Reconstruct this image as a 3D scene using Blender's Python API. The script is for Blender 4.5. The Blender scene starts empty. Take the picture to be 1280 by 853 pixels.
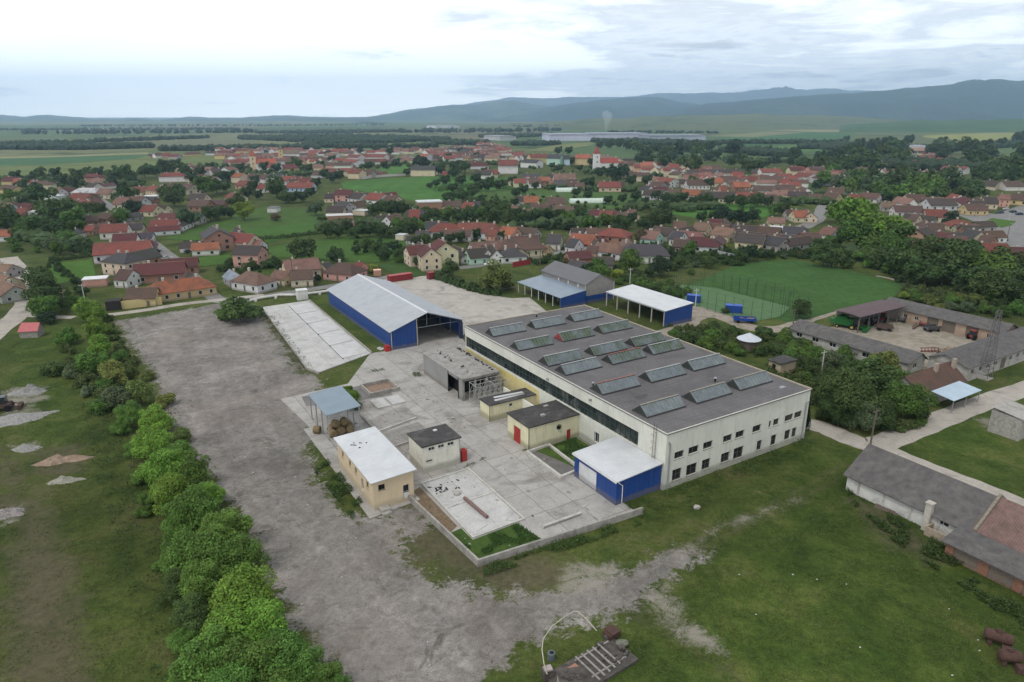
import bpy, math, random
import numpy as np
from mathutils import Vector, noise as mnoise
random.seed(7)
rng = np.random.default_rng(7)
sc = bpy.context.scene
col = sc.collection
PI = math.pi

# ------------------------------------------------------------------ camera, sky, sun, exposure
FPX, YH, CAMH = 853.0, 145.0, 55.0
PITCH = math.atan((426.5 - YH) / FPX)
cd = bpy.data.cameras.new('camera')
cam = bpy.data.objects.new('camera', cd)
col.objects.link(cam)
cam.location = (0, 0, CAMH)
cam.rotation_euler = (PI / 2 - PITCH, 0, 0)
cd.sensor_width = 36.0
cd.lens = FPX / 1280.0 * 36.0
cd.clip_start = 1.0
cd.clip_end = 60000.0
sc.camera = cam

SUN_EL, SUN_AZ = math.radians(58), math.radians(215)     # azimuth clockwise from +Y
w = bpy.data.worlds.new('World')
sc.world = w
w.use_nodes = True
nt = w.node_tree
for n in list(nt.nodes):
    nt.nodes.remove(n)
N = nt.nodes.new
Lk = nt.links.new
out = N('ShaderNodeOutputWorld')
bg_sky = N('ShaderNodeBackground')
bg_cl = N('ShaderNodeBackground')
sky = N('ShaderNodeTexSky')
sky.sky_type = 'NISHITA'
sky.sun_disc = False
sky.sun_elevation = SUN_EL
sky.sun_rotation = SUN_AZ
sky.altitude = 400
Lk(sky.outputs[0], bg_sky.inputs[0])
bg_sky.inputs[1].default_value = 0.12
# a cloud deck: the view direction projected on a high plane, so cloud cells shrink towards the horizon
tc = N('ShaderNodeTexCoord')
sep = N('ShaderNodeSeparateXYZ')
Lk(tc.outputs['Generated'], sep.inputs[0])
def wmath(op, a, b=None, c=None, clamp=False):
    m = N('ShaderNodeMath'); m.operation = op; m.use_clamp = clamp
    for i, v in enumerate((a, b, c)):
        if v is None: continue
        if isinstance(v, (int, float)): m.inputs[i].default_value = v
        else: Lk(v, m.inputs[i])
    return m.outputs[0]
zc = wmath('MAXIMUM', sep.outputs[2], 0.0)
zd = wmath('ADD', zc, 0.075)
px_ = wmath('DIVIDE', sep.outputs[0], zd)
py_ = wmath('DIVIDE', sep.outputs[1], zd)
cmb = N('ShaderNodeCombineXYZ')
Lk(px_, cmb.inputs[0]); Lk(py_, cmb.inputs[1])
def wnoise(scale, detail, rough, off=0.0, dist=0.0):
    mp = N('ShaderNodeMapping'); mp.inputs['Location'].default_value = (off, off * .7, off * .3)
    Lk(cmb.outputs[0], mp.inputs[0])
    t = N('ShaderNodeTexNoise'); t.inputs['Scale'].default_value = scale
    t.inputs['Detail'].default_value = detail; t.inputs['Roughness'].default_value = rough
    t.inputs['Distortion'].default_value = dist
    Lk(mp.outputs[0], t.inputs['Vector'])
    return t.outputs[0]
n1 = wnoise(0.30, 9, 0.58, 3.1, .3)
n2 = wnoise(1.1, 9, 0.66, 9.7, .5)
mixn = wmath('ADD', wmath('MULTIPLY', n1, 0.6), wmath('MULTIPLY', n2, 0.4))
# thicker, greyer cloud towards +X, thin bright veil towards -X
side = wmath('MULTIPLY_ADD', sep.outputs[0], 1.3, 0.48, clamp=True)
dens = wmath('ADD', mixn, wmath('MULTIPLY_ADD', side, 0.13, -0.13))
ramp = N('ShaderNodeValToRGB')
Lk(dens, ramp.inputs[0])
e = ramp.color_ramp.elements
e[0].position = 0.36; e[0].color = (0.97, 0.975, 0.98, 1)
e[1].position = 0.60; e[1].color = (0.38, 0.40, 0.43, 1)
for p_, c_ in ((0.44, (0.90, 0.91, 0.92, 1)), (0.48, (0.70, 0.72, 0.745, 1)), (0.51, (0.55, 0.57, 0.60, 1)), (0.545, (0.66, 0.68, 0.71, 1))):
    k = e.new(p_); k.color = c_
Lk(ramp.outputs[0], bg_cl.inputs[0])
# the thin cloud glows brighter low down, where it is seen edge-on and far off
glow = wmath('MULTIPLY_ADD', wmath('POWER', 2.718, wmath('MULTIPLY', zc, -6.5)), 1.35, 0.84)
Lk(glow, bg_cl.inputs[1])
mixs = N('ShaderNodeMixShader')
cover = wmath('MULTIPLY_ADD', mixn, 0.6, 0.66, clamp=True)
Lk(cover, mixs.inputs[0]); Lk(bg_sky.outputs[0], mixs.inputs[1]); Lk(bg_cl.outputs[0], mixs.inputs[2])
Lk(mixs.outputs[0], out.inputs[0])

sd = bpy.data.lights.new('sun', 'SUN')
sun = bpy.data.objects.new('sun', sd)
col.objects.link(sun)
sd.energy = 1.2
sd.angle = math.radians(15)
sd.color = (1.0, 0.97, 0.92)
sdir = Vector((math.sin(SUN_AZ) * math.cos(SUN_EL), math.cos(SUN_AZ) * math.cos(SUN_EL), math.sin(SUN_EL)))
sun.rotation_euler = sdir.to_track_quat('Z', 'Y').to_euler()
sun.location = (0, 0, 300)

vs = sc.view_settings
vs.view_transform = 'Standard'
vs.look = 'None'
vs.exposure = 0.42
vs.gamma = 1.0
vs.use_curve_mapping = False
sc.cycles.max_bounces = 5
sc.cycles.diffuse_bounces = 3
sc.cycles.glossy_bounces = 2
sc.cycles.transmission_bounces = 3
sc.cycles.transparent_max_bounces = 8
sc.cycles.volume_bounces = 2
sc.cycles.use_denoising = True
sc.cycles.caustics_reflective = False
sc.cycles.caustics_refractive = False

# ------------------------------------------------------------------ the survey: photo pixel -> point on a level plane
CP, SP = math.cos(PITCH), math.sin(PITCH)
def ray(px, py):
    x = (px - 640) / FPX; y = (426.5 - py) / FPX
    return (x, CP + y * SP, -SP + y * CP)
def G(px, py, z=0.0):
    d = ray(px, py); t = (z - CAMH) / d[2]
    return (d[0] * t, d[1] * t)
def dist_at(px, py, z=0.0):
    x, y = G(px, py, z)
    return math.sqrt(x * x + y * y + (CAMH - z) ** 2)
TH = math.radians(31.5)                 # the works and its yard share one grid, turned by TH
UX, UY = math.cos(TH), math.sin(TH)
FD = (23.3, 92.9)                       # front corner of the factory
def UV(u, v):                           # metres along / across the factory, from its front corner
    return (FD[0] + u * UX - v * UY, FD[1] + u * UY + v * UX)
def V3(p): return (p[0], p[1], 0.0)
def toUV(x, y):
    dx, dy = x - FD[0], y - FD[1]
    return (dx * UX + dy * UY, -dx * UY + dy * UX)

# ------------------------------------------------------------------ mesh helpers
class MB:
    def __init__(s): s.v = []; s.f = []
    def add(s, vs_, fs_):
        o = len(s.v); s.v += [tuple(p) for p in vs_]; s.f += [tuple(i + o for i in f) for f in fs_]; return s
    def box(s, x0, x1, y0, y1, z0, z1):
        return s.add([(x0, y0, z0), (x1, y0, z0), (x1, y1, z0), (x0, y1, z0), (x0, y0, z1), (x1, y0, z1), (x1, y1, z1), (x0, y1, z1)],
                     [(3, 2, 1, 0), (4, 5, 6, 7), (0, 1, 5, 4), (1, 2, 6, 5), (2, 3, 7, 6), (3, 0, 4, 7)])
    def quad(s, *p): return s.add(p, [tuple(range(len(p)))])
    def prism(s, poly, z0, z1):
        n = len(poly)
        a = sum(poly[i][0] * poly[(i + 1) % n][1] - poly[(i + 1) % n][0] * poly[i][1] for i in range(n))
        if a < 0: poly = poly[::-1]
        return s.add([(x, y, z0) for x, y in poly] + [(x, y, z1) for x, y in poly],
                     [tuple(range(n))[::-1], tuple(range(n, 2 * n))] + [(i, (i + 1) % n, (i + 1) % n + n, i + n) for i in range(n)])
    def xprism(s, poly, x0, x1):        # poly in (y, z), drawn out along x
        n = len(poly)
        return s.add([(x0, y, z) for y, z in poly] + [(x1, y, z) for y, z in poly],
                     [tuple(range(n))[::-1], tuple(range(n, 2 * n))] + [(i, (i + 1) % n, (i + 1) % n + n, i + n) for i in range(n)])
    def cyl(s, a, b, r, r2=None, n=8, caps=True):
        a = Vector(a); b = Vector(b); r2 = r if r2 is None else r2
        d = (b - a).normalized()
        t = d.cross(Vector((0, 0, 1)) if abs(d.z) < .9 else Vector((1, 0, 0))).normalized(); q = d.cross(t)
        v = []
        for c, rr in ((a, r), (b, r2)):
            for i in range(n):
                an = 2 * PI * i / n
                v.append(tuple(c + t * (rr * math.cos(an)) + q * (rr * math.sin(an))))
        f = [(i, (i + 1) % n, (i + 1) % n + n, i + n) for i in range(n)]
        if caps: f += [tuple(range(n))[::-1], tuple(range(n, 2 * n))]
        return s.add(v, f)
    def tube(s, pts, r, n=6):
        for i in range(len(pts) - 1): s.cyl(pts[i], pts[i + 1], r, n=n)
        return s
    def lathe(s, prof, n=16, c=(0, 0)):
        v = []; f = []
        for r, z in prof:
            for i in range(n):
                an = 2 * PI * i / n; v.append((c[0] + r * math.cos(an), c[1] + r * math.sin(an), z))
        for k in range(len(prof) - 1):
            for i in range(n): f.append((k * n + i, k * n + (i + 1) % n, (k + 1) * n + (i + 1) % n, (k + 1) * n + i))
        f += [tuple(range(n))[::-1], tuple(range((len(prof) - 1) * n, len(prof) * n))]
        return s.add(v, f)
    def blob(s, c, r, seed=0, sub=1, jit=.25):
        import bmesh
        bm = bmesh.new(); bmesh.ops.create_icosphere(bm, subdivisions=sub, radius=1)
        rr = random.Random(seed); idx = {}
        vv = []
        for i, v in enumerate(bm.verts):
            k = 1 + rr.uniform(-jit, jit); idx[v] = i
            vv.append((c[0] + v.co.x * r[0] * k, c[1] + v.co.y * r[1] * k, c[2] + v.co.z * r[2] * k))
        s.add(vv, [tuple(idx[v] for v in f.verts) for f in bm.faces]); bm.free(); return s
    def rot(s, k0, ang, c=(0, 0)):
        ca, sa = math.cos(ang), math.sin(ang)
        for i in range(k0, len(s.v)):
            x, y, z = s.v[i]; x -= c[0]; y -= c[1]
            s.v[i] = (c[0] + x * ca - y * sa, c[1] + x * sa + y * ca, z)
        return s
    def mesh(s, name, m=None, smooth=False):
        me = bpy.data.meshes.new(name); me.from_pydata(s.v, [], s.f); me.update()
        if m: me.materials.append(m)
        if smooth: me.polygons.foreach_set('use_smooth', [True] * len(me.polygons))
        return me

def tag(o, label=None, cat=None, group=None, kind=None):
    if label: o['label'] = label
    if cat: o['category'] = cat
    if group: o['group'] = group
    if kind: o['kind'] = kind
    return o
def obj(name, m, mat=None, parent=None, color=None, smooth=False):
    me = m.mesh(name, mat, smooth) if isinstance(m, MB) else m
    o = bpy.data.objects.new(name, me); col.objects.link(o)
    if parent: o.parent = parent
    if color: o.color = (*color, 1)
    return o
def thing(name, label, cat, loc=(0, 0, 0), rz=0.0, group=None):
    o = bpy.data.objects.new(name, None); col.objects.link(o)
    o.empty_display_size = .5
    o.location = loc if len(loc) == 3 else (*loc, 0); o.rotation_euler = (0, 0, rz)
    return tag(o, label, cat, group)
def struct(name, m, mat, z=None, **k):
    o = obj(name, m, mat, **k); o['kind'] = 'structure'; return o
def dup(root, loc=None, rz=None, scale=None, label=None, group=None, color=None, cat=None):
    r = root.copy(); col.objects.link(r)
    if loc is not None: r.location = loc if len(loc) == 3 else (*loc, 0)
    if rz is not None: r.rotation_euler = (0, 0, rz)
    if scale is not None: r.scale = scale
    if label: r['label'] = label
    if group: r['group'] = group
    if cat: r['category'] = cat
    for ch in list(root.children):
        c = ch.copy(); col.objects.link(c); c.parent = r
        for g in ch.children:
            d = g.copy(); col.objects.link(d); d.parent = c
    if color:
        for c in [r] + list(r.children):
            key = c.name.split('.')[0]
            if key in color: c.color = (*color[key], 1)
            for g in c.children:
                kg = g.name.split('.')[0]
                if kg in color: g.color = (*color[kg], 1)
    return r

# ------------------------------------------------------------------ material helpers
class NT:
    def __init__(s, name, rough=.9, metal=0.0):
        s.m = bpy.data.materials.new(name); s.m.use_nodes = True; s.t = s.m.node_tree
        s.b = s.t.nodes['Principled BSDF']; s.b.inputs['Roughness'].default_value = rough; s.b.inputs['Metallic'].default_value = metal
        s.b.inputs['Specular IOR Level'].default_value = .25
    def n(s, k): return s.t.nodes.new(k)
    def l(s, a, b): s.t.links.new(a, b)
    def val(s, inp, v):
        if isinstance(v, (int, float)): inp.default_value = v
        elif isinstance(v, tuple): inp.default_value = (*v, 1) if len(v) == 3 and len(inp.default_value) == 4 else v
        else: s.l(v, inp)
    def pos(s, rot=0, scale=(1, 1, 1)):
        g = s.n('ShaderNodeNewGeometry'); m = s.n('ShaderNodeMapping'); m.inputs['Rotation'].default_value = (0, 0, rot); m.inputs['Scale'].default_value = scale
        s.l(g.outputs['Position'], m.inputs[0]); return m.outputs[0]
    def ob(s, scale=(1, 1, 1)):
        g = s.n('ShaderNodeTexCoord'); m = s.n('ShaderNodeMapping'); m.inputs['Scale'].default_value = scale
        s.l(g.outputs['Object'], m.inputs[0]); return m.outputs[0]
    def noise(s, vec, scale, detail=4, rough=.6, dist=0):
        t = s.n('ShaderNodeTexNoise'); s.val(t.inputs['Scale'], scale); t.inputs['Detail'].default_value = detail
        t.inputs['Roughness'].default_value = rough; t.inputs['Distortion'].default_value = dist; s.l(vec, t.inputs['Vector']); return t.outputs[0]
    def vor(s, vec, scale, out='Distance', feat='F1'):
        t = s.n('ShaderNodeTexVoronoi'); t.feature = feat; t.inputs['Scale'].default_value = scale; s.l(vec, t.inputs['Vector']); return t.outputs[out]
    def wave(s, vec, scale, axis='X', dist=0, prof='SIN'):
        t = s.n('ShaderNodeTexWave'); t.bands_direction = axis; t.wave_profile = prof; t.inputs['Scale'].default_value = scale; t.inputs['Distortion'].default_value = dist
        s.l(vec, t.inputs['Vector']); return t.outputs['Fac']
    def ramp(s, f, *stops):
        r = s.n('ShaderNodeValToRGB'); e = r.color_ramp.elements
        e[0].position, e[1].position = stops[0][0], stops[-1][0]
        def c4(c): return (c, c, c, 1) if isinstance(c, (int, float)) else (*c, 1)
        e[0].color = c4(stops[0][1]); e[1].color = c4(stops[-1][1])
        for p, c in stops[1:-1]: k = e.new(p); k.color = c4(c)
        s.l(f, r.inputs[0]); return r.outputs[0]
    def math(s, op, a, b=None, c=None, clamp=False):
        m = s.n('ShaderNodeMath'); m.operation = op; m.use_clamp = clamp
        for i, v in enumerate((a, b, c)):
            if v is not None: s.val(m.inputs[i], v)
        return m.outputs[0]
    def mix(s, f, a, b, mode='MIX'):
        m = s.n('ShaderNodeMix'); m.data_type = 'RGBA'; m.blend_type = mode; s.val(m.inputs[0], f)
        s.val(m.inputs[6], a); s.val(m.inputs[7], b); return m.outputs[2]
    def attr(s, name):
        a = s.n('ShaderNodeAttribute'); a.attribute_name = name; return a.outputs['Fac']
    def oi(s, o='Color'): return s.n('ShaderNodeObjectInfo').outputs[o]
    def base(s, c): s.val(s.b.inputs['Base Color'], c); return s
    def bump(s, h, st=.3, d=.05):
        b = s.n('ShaderNodeBump'); b.inputs['Strength'].default_value = st; b.inputs['Distance'].default_value = d
        s.l(h, b.inputs['Height']); s.l(b.outputs[0], s.b.inputs['Normal']); return s

MATS = {}
def simple(name, c, rough=.85, metal=0.0, var=.18, sc_=.8, stain=None, amt=.35, bump=0.0, streak=0.0):
    if name in MATS: return MATS[name]
    t = NT(name, rough, metal); p = t.pos()
    n = t.noise(p, sc_, 6, .65)
    k = t.ramp(n, (.3, 1 - var), (.7, 1 + var * .5))
    cc = t.mix(1.0, c, k, 'MULTIPLY')
    if stain:
        s2 = t.noise(p, sc_ * .37, 8, .7, .6)
        cc = t.mix(t.math('MULTIPLY', t.ramp(s2, (.5, 0.0), (.66, 1.0)), amt), cc, stain)
    if streak:          # rain streaks that run down the wall
        q = t.pos(0, (1.3, 1.3, .12)); s3 = t.ramp(t.noise(q, 1.6, 6, .75), (.52, 0.0), (.72, 1.0))
        cc = t.mix(t.math('MULTIPLY', s3, streak), cc, (.24, .22, .18))
        sp = t.n('ShaderNodeSeparateXYZ'); t.l(p, sp.inputs[0]); low = t.ramp(t.math('MULTIPLY_ADD', n, -1.6, sp.outputs[2]), (-.7, 1.0), (.6, 0.0))
        cc = t.mix(t.math('MULTIPLY', low, streak * 1.3), cc, (.15, .14, .10))
    t.base(cc)
    if bump: t.bump(n, bump, .05)
    MATS[name] = t.m; return t.m

def tinted(name, rough, kind):
    t = NT(name, rough)
    o = t.oi('Color'); rnd = t.oi('Random')
    p = t.pos()
    if kind == 'roof':
        q = t.ob()
        rows = t.wave(q, 1.1, 'Y', .4)
        cols = t.wave(q, 1.6, 'X', .4)
        n = t.noise(p, 1.3, 8, .75); n2 = t.noise(p, .25, 5, .65, .5)
        c = t.mix(1.0, o, t.ramp(n, (.25, .62), (.5, .98), (.78, 1.3)), 'MULTIPLY')
        c = t.mix(t.math('MULTIPLY', t.ramp(n2, (.47, 0.0), (.68, 1.0)), .55), c, (.06, .052, .042))
        c = t.mix(t.math('MULTIPLY', rows, .22), c, (.02, .016, .014))
        c = t.mix(t.math('MULTIPLY', cols, .10), c, (.02, .016, .014))
        t.base(c); t.bump(rows, .4, .05)
    elif kind == 'plaster':
        n = t.noise(p, .9, 7, .7); n2 = t.noise(p, .3, 5, .65)
        sp = t.n('ShaderNodeSeparateXYZ'); t.l(p, sp.inputs[0])
        c = t.mix(1.0, o, t.ramp(n, (.25, .8), (.6, 1.0), (.8, 1.06)), 'MULTIPLY')
        c = t.mix(t.math('MULTIPLY', t.ramp(n2, (.52, 0.0), (.72, 1.0)), .35), c, (.23, .20, .17))
        low = t.ramp(t.math('ADD', t.math('MULTIPLY', sp.outputs[2], 1.0), t.math('MULTIPLY', n, -.8)), (-.1, 1.0), (.35, 0.0))
        c = t.mix(t.math('MULTIPLY', low, .55), c, (.17, .15, .125))
        t.base(c)
    elif kind == 'metal':
        n = t.noise(p, .5, 6, .65); q = t.ob()
        seams = t.ramp(t.wave(q, .32, 'X', 0), (.93, 0.0), (1.0, 1.0))
        c = t.mix(1.0, o, t.ramp(n, (.3, .85), (.7, 1.05)), 'MULTIPLY')
        c = t.mix(t.math('MULTIPLY', seams, .35), c, (.12, .12, .12))
        t.base(c); t.b.inputs['Metallic'].default_value = .0; t.b.inputs['Specular IOR Level'].default_value = .5
    elif kind == 'leaf':
        isl = t.n('ShaderNodeNewGeometry').outputs['Random Per Island']
        q = t.ob(); n = t.noise(q, 2.2, 3, .6)
        k = t.math('MULTIPLY', t.math('MULTIPLY_ADD', isl, .7, .62), t.ramp(n, (.3, .62), (.7, 1.32)))
        c = t.mix(1.0, o, k, 'MULTIPLY')
        h = t.n('ShaderNodeHueSaturation'); t.l(c, h.inputs['Color']); t.val(h.inputs['Hue'], t.math('MULTIPLY_ADD', isl, .03, .485))
        t.base(h.outputs[0])
        tr = t.n('ShaderNodeBsdfTranslucent'); t.l(h.outputs[0], tr.inputs[0])
        ms = t.n('ShaderNodeMixShader'); ms.inputs[0].default_value = .22
        t.l(t.b.outputs[0], ms.inputs[1]); t.l(tr.outputs[0], ms.inputs[2])
        t.l(ms.outputs[0], t.t.nodes['Material Output'].inputs[0])
        t.b.inputs['Specular IOR Level'].default_value = .15
    elif kind == 'plain':
        n = t.noise(p, 2.0, 5, .65)
        t.base(t.mix(1.0, o, t.ramp(n, (.3, .75), (.7, 1.1)), 'MULTIPLY'))
    return t.m
M_ROOF = tinted('roof_tiles', .9, 'roof')
M_PLASTER = tinted('painted_plaster', .92, 'plaster')
M_METAL = tinted('sheet_metal', .45, 'metal')
M_LEAF = tinted('leaves', .75, 'leaf')
M_PLAIN = tinted('painted', .7, 'plain')
M_BARK = simple('bark', (.10, .08, .06), sc_=5)
M_GLASS = NT('window_glass', .12); M_GLASS.base((.018, .022, .026)); M_GLASS.b.inputs['Specular IOR Level'].default_value = .5; M_GLASS = M_GLASS.m
M_DARK = simple('dark_void', (.012, .012, .013), var=.3)  # near-black: paints indoor shade, and also colours tyres and dark fittings
M_FRAMEW = simple('white_frame', (.62, .62, .6), .6)
M_STEEL = simple('galvanised_steel', (.34, .35, .36), .45, .3)
M_RUST = simple('rusty_steel', (.085, .047, .038), .9, sc_=4, var=.4, stain=(.035, .022, .02))
M_WOOD = simple('weathered_wood', (.16, .13, .105), sc_=5, var=.3)
M_CONC = simple('old_concrete', (.36, .34, .31), sc_=2.2, var=.3, stain=(.16, .15, .13), amt=.6, bump=.15)
M_BLACKROOF = None
# ------------------------------------------------------------------ ground: one sheet out to the horizon
def axis(lo, hi, step, far_lo, far_hi, g=1.05):
    a = list(np.arange(lo, hi + 1e-6, step)); s = step; x = a[-1]
    while x < far_hi: s *= g; x += s; a.append(x)
    b = []; s = step; x = lo
    while x > far_lo: s *= g; x -= s; b.append(x)
    return np.array(b[::-1] + a)
gx = axis(-85, 95, .75, -24000, 24000, 1.045)
gy = axis(50, 175, .65, -6000, 24000, 1.03)
XX, YY = np.meshgrid(gx, gy)
P2 = np.stack([XX.ravel(), YY.ravel()], 1)
def polymask(poly, soft, pts=None):
    """1 inside, 0 outside, a ramp SOFT metres wide across the edge"""
    P = P2 if pts is None else pts
    A = np.array(poly, float); B = np.roll(A, -1, 0)
    lo = A.min(0) - soft; hi = A.max(0) + soft
    sel = np.where((P[:, 0] > lo[0]) & (P[:, 0] < hi[0]) & (P[:, 1] > lo[1]) & (P[:, 1] < hi[1]))[0]
    q = P[sel]; d2 = np.full(len(q), 1e18); ins = np.zeros(len(q), bool)
    for a, b in zip(A, B):
        ab = b - a; t = np.clip(((q - a) @ ab) / max(ab @ ab, 1e-9), 0, 1)
        d2 = np.minimum(d2, ((q - a - t[:, None] * ab) ** 2).sum(1))
        with np.errstate(divide='ignore', invalid='ignore'):
            c = (a[1] > q[:, 1]) != (b[1] > q[:, 1])
            xi = (b[0] - a[0]) * (q[:, 1] - a[1]) / (b[1] - a[1] + 1e-12) + a[0]
        ins ^= c & (q[:, 0] < xi)
    d = np.sqrt(d2) * np.where(ins, 1, -1)
    m = np.zeros(len(P)); m[sel] = np.clip(.5 + d / soft, 0, 1); return m
def pxpoly(pp, z=0): return [G(x, y, z) for x, y in pp]
def uvpoly(pp): return [UV(*p) for p in pp]
def masks(polys, soft): 
    m = np.zeros(len(P2))
    for p in polys: m = np.maximum(m, polymask(p, soft))
    return m
gravel = masks([pxpoly([(146, 402), (215, 390), (285, 379), (322, 386), (343, 420), (372, 465), (400, 476), (390, 532), (385, 565), (392, 600), (430, 640), (462, 652),
                        (500, 655), (508, 672), (492, 692), (545, 728), (600, 742), (650, 745), (715, 738), (780, 715), (850, 692), (880, 690), (835, 725), (800, 752), (742, 775), (680, 792), (640, 806),
                        (622, 830), (600, 870), (560, 960), (380, 960), (436, 850), (400, 820), (345, 740), (318, 680), (262, 600), (235, 560), (205, 510), (196, 470), (172, 440)]),
                pxpoly([(476, 640), (520, 628), (540, 655), (505, 668)])], 9.0)
pale = masks([pxpoly([(0, 485), (60, 482), (60, 500), (40, 505), (55, 515), (30, 530), (0, 535)]),
              pxpoly([(0, 632), (28, 632), (20, 655), (0, 658)]), pxpoly([(14, 556), (50, 553), (45, 562), (15, 567)]),
              pxpoly([(800, 742), (835, 722), (850, 760), (905, 800), (915, 830), (870, 812), (820, 780)]),
              pxpoly([(1215, 520), (1280, 527), (1280, 548), (1230, 535)]),
              pxpoly([(700, 700), (780, 705), (760, 740), (690, 745)]),
              pxpoly([(838, 692), (900, 655), (1000, 622), (1003, 626), (905, 662), (850, 700)])], 3.0)
brown = masks([pxpoly([(25, 630), (60, 640), (95, 720), (110, 853), (10, 900), (0, 760)]), pxpoly([(20, 770), (90, 770), (100, 900), (0, 900)]),
               pxpoly([(490, 670), (560, 655), (640, 690), (720, 700), (700, 740), (600, 735), (520, 705)]),
               pxpoly([(0, 560), (30, 590), (25, 640), (0, 640)]),
               pxpoly([(40, 565), (100, 560), (105, 590), (50, 600)]),
               pxpoly([(1060, 620), (1110, 640), (1180, 690), (1150, 700), (1090, 665)]),
               pxpoly([(170, 425), (205, 420), (250, 470), (215, 520)]),
               pxpoly([(320, 395), (350, 400), (400, 465), (370, 465)])], 7.0)
lush = masks([pxpoly([(1010, 560), (1280, 640), (1280, 900), (700, 900), (840, 800), (900, 700)]),
              pxpoly([(0, 415), (110, 400), (120, 470), (60, 560), (0, 470)]),
              pxpoly([(1120, 545), (1280, 500), (1280, 640)]), pxpoly([(390, 372), (470, 435), (490, 440), (410, 375)]),
              pxpoly([(215, 300), (460, 262), (520, 330), (300, 345)])], 9.0)
def trackmask(lines, wd):
    m = np.zeros(len(P2))
    for ln in lines:
        q = [np.array(G(*p_)) for p_ in ln]
        for a, b_ in zip(q[:-1], q[1:]):
            lo = np.minimum(a, b_) - 6; hi = np.maximum(a, b_) + 6; sel = np.where((P2 > lo).all(1) & (P2 < hi).all(1))[0]; ab = b_ - a
            tt = np.clip(((P2[sel] - a) @ ab) / (ab @ ab), 0, 1); d = np.sqrt(((P2[sel] - a - tt[:, None] * ab) ** 2).sum(1))
            w_ = np.clip(1 - np.abs(d - .85) / wd, 0, 1); m[sel] = np.maximum(m[sel], w_)
    return m
ruts = trackmask([[(262, 390), (270, 440), (300, 520), (350, 600), (420, 680), (520, 760), (600, 800)], [(235, 395), (232, 450), (262, 520), (330, 640), (430, 740), (520, 860)], [(310, 400), (340, 470), (360, 560), (400, 640), (470, 700), (600, 755), (720, 755), (840, 700), (920, 655), (1005, 622)],
                  [(280, 440), (330, 500), (372, 540), (380, 600)], [(650, 770), (760, 745), (850, 690), (960, 640), (1060, 585)], [(760, 750), (850, 790), (900, 830), (940, 900)], [(30, 560), (45, 640), (55, 720), (60, 800), (50, 900)], [(60, 560), (50, 640), (75, 720), (95, 800), (110, 900)], [(420, 690), (380, 720), (400, 790), (470, 850)]], .8)
nv = len(P2); nxg, nyg = len(gx), len(gy)
Z = np.zeros(nv)
near = (np.abs(P2[:, 0]) < 95) & (P2[:, 1] < 180)
me = bpy.data.meshes.new('ground')
ii, jj = np.meshgrid(np.arange(nxg - 1), np.arange(nyg - 1)); a0 = (jj * nxg + ii).ravel()
F = np.stack([a0, a0 + 1, a0 + 1 + nxg, a0 + nxg], 1)
me.vertices.add(nv); me.vertices.foreach_set('co', np.column_stack([P2, Z]).ravel().astype(np.float32))
me.loops.add(F.size); me.loops.foreach_set('vertex_index', F.ravel().astype(np.int32))
me.polygons.add(len(F)); me.polygons.foreach_set('loop_start', (np.arange(len(F)) * 4).astype(np.int32))
me.update(calc_edges=True)
for nm, arr in (('gravel', gravel), ('pale', pale), ('brown', brown), ('lush', lush), ('ruts', ruts)):
    at = me.attributes.new(nm, 'FLOAT', 'POINT'); at.data.foreach_set('value', arr.astype(np.float32))

t = NT('ground_cover', 1.0); p = t.pos(); t.b.inputs['Specular IOR Level'].default_value = .1
big = t.noise(p, .018, 6, .6, .3); mid = t.noise(p, .11, 8, .68, .4); fine = t.noise(p, 1.1, 7, .72); tuft = t.noise(p, 5.0, 3, .7)
g1 = t.ramp(mid, (.28, (.026, .038, .011)), (.42, (.042, .060, .014)), (.52, (.060, .078, .019)), (.62, (.080, .084, .030)), (.74, (.105, .094, .048)))
g2 = t.ramp(mid, (.28, (.025, .042, .010)), (.43, (.040, .066, .013)), (.55, (.060, .086, .018)), (.68, (.098, .108, .032)))
grass = t.mix(t.attr('lush'), g1, g2)
grass = t.mix(1.0, grass, t.ramp(big, (.3, .68), (.5, 1.0), (.7, 1.3)), 'MULTIPLY')
grass = t.mix(1.0, grass, t.ramp(fine, (.25, .50), (.5, 1.0), (.78, 1.5)), 'MULTIPLY')
grass = t.mix(1.0, grass, t.ramp(tuft, (.3, .62), (.7, 1.4)), 'MULTIPLY')
# yellow and white flower heads, dry stalks
fl = t.vor(p, 2.6); flm = t.math('MULTIPLY', t.ramp(fl, (.05, 1.0), (.09, 0.0)), t.ramp(t.noise(p, .07, 3), (.5, 0.0), (.62, 1.0)))
grass = t.mix(t.math('MULTIPLY', flm, .7), grass, (.30, .29, .14))
br = t.math('ADD', t.attr('brown'), t.math('MULTIPLY_ADD', t.noise(p, .22, 8, .7, .5), 2.2, -1.1))
brm = t.ramp(br, (.30, 0.0), (.85, 1.0))
soil = t.ramp(fine, (.3, (.060, .050, .034)), (.6, (.105, .088, .060)), (.8, (.15, .125, .09)))
c = t.mix(t.math('MULTIPLY', brm, .72), grass, soil)
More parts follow.
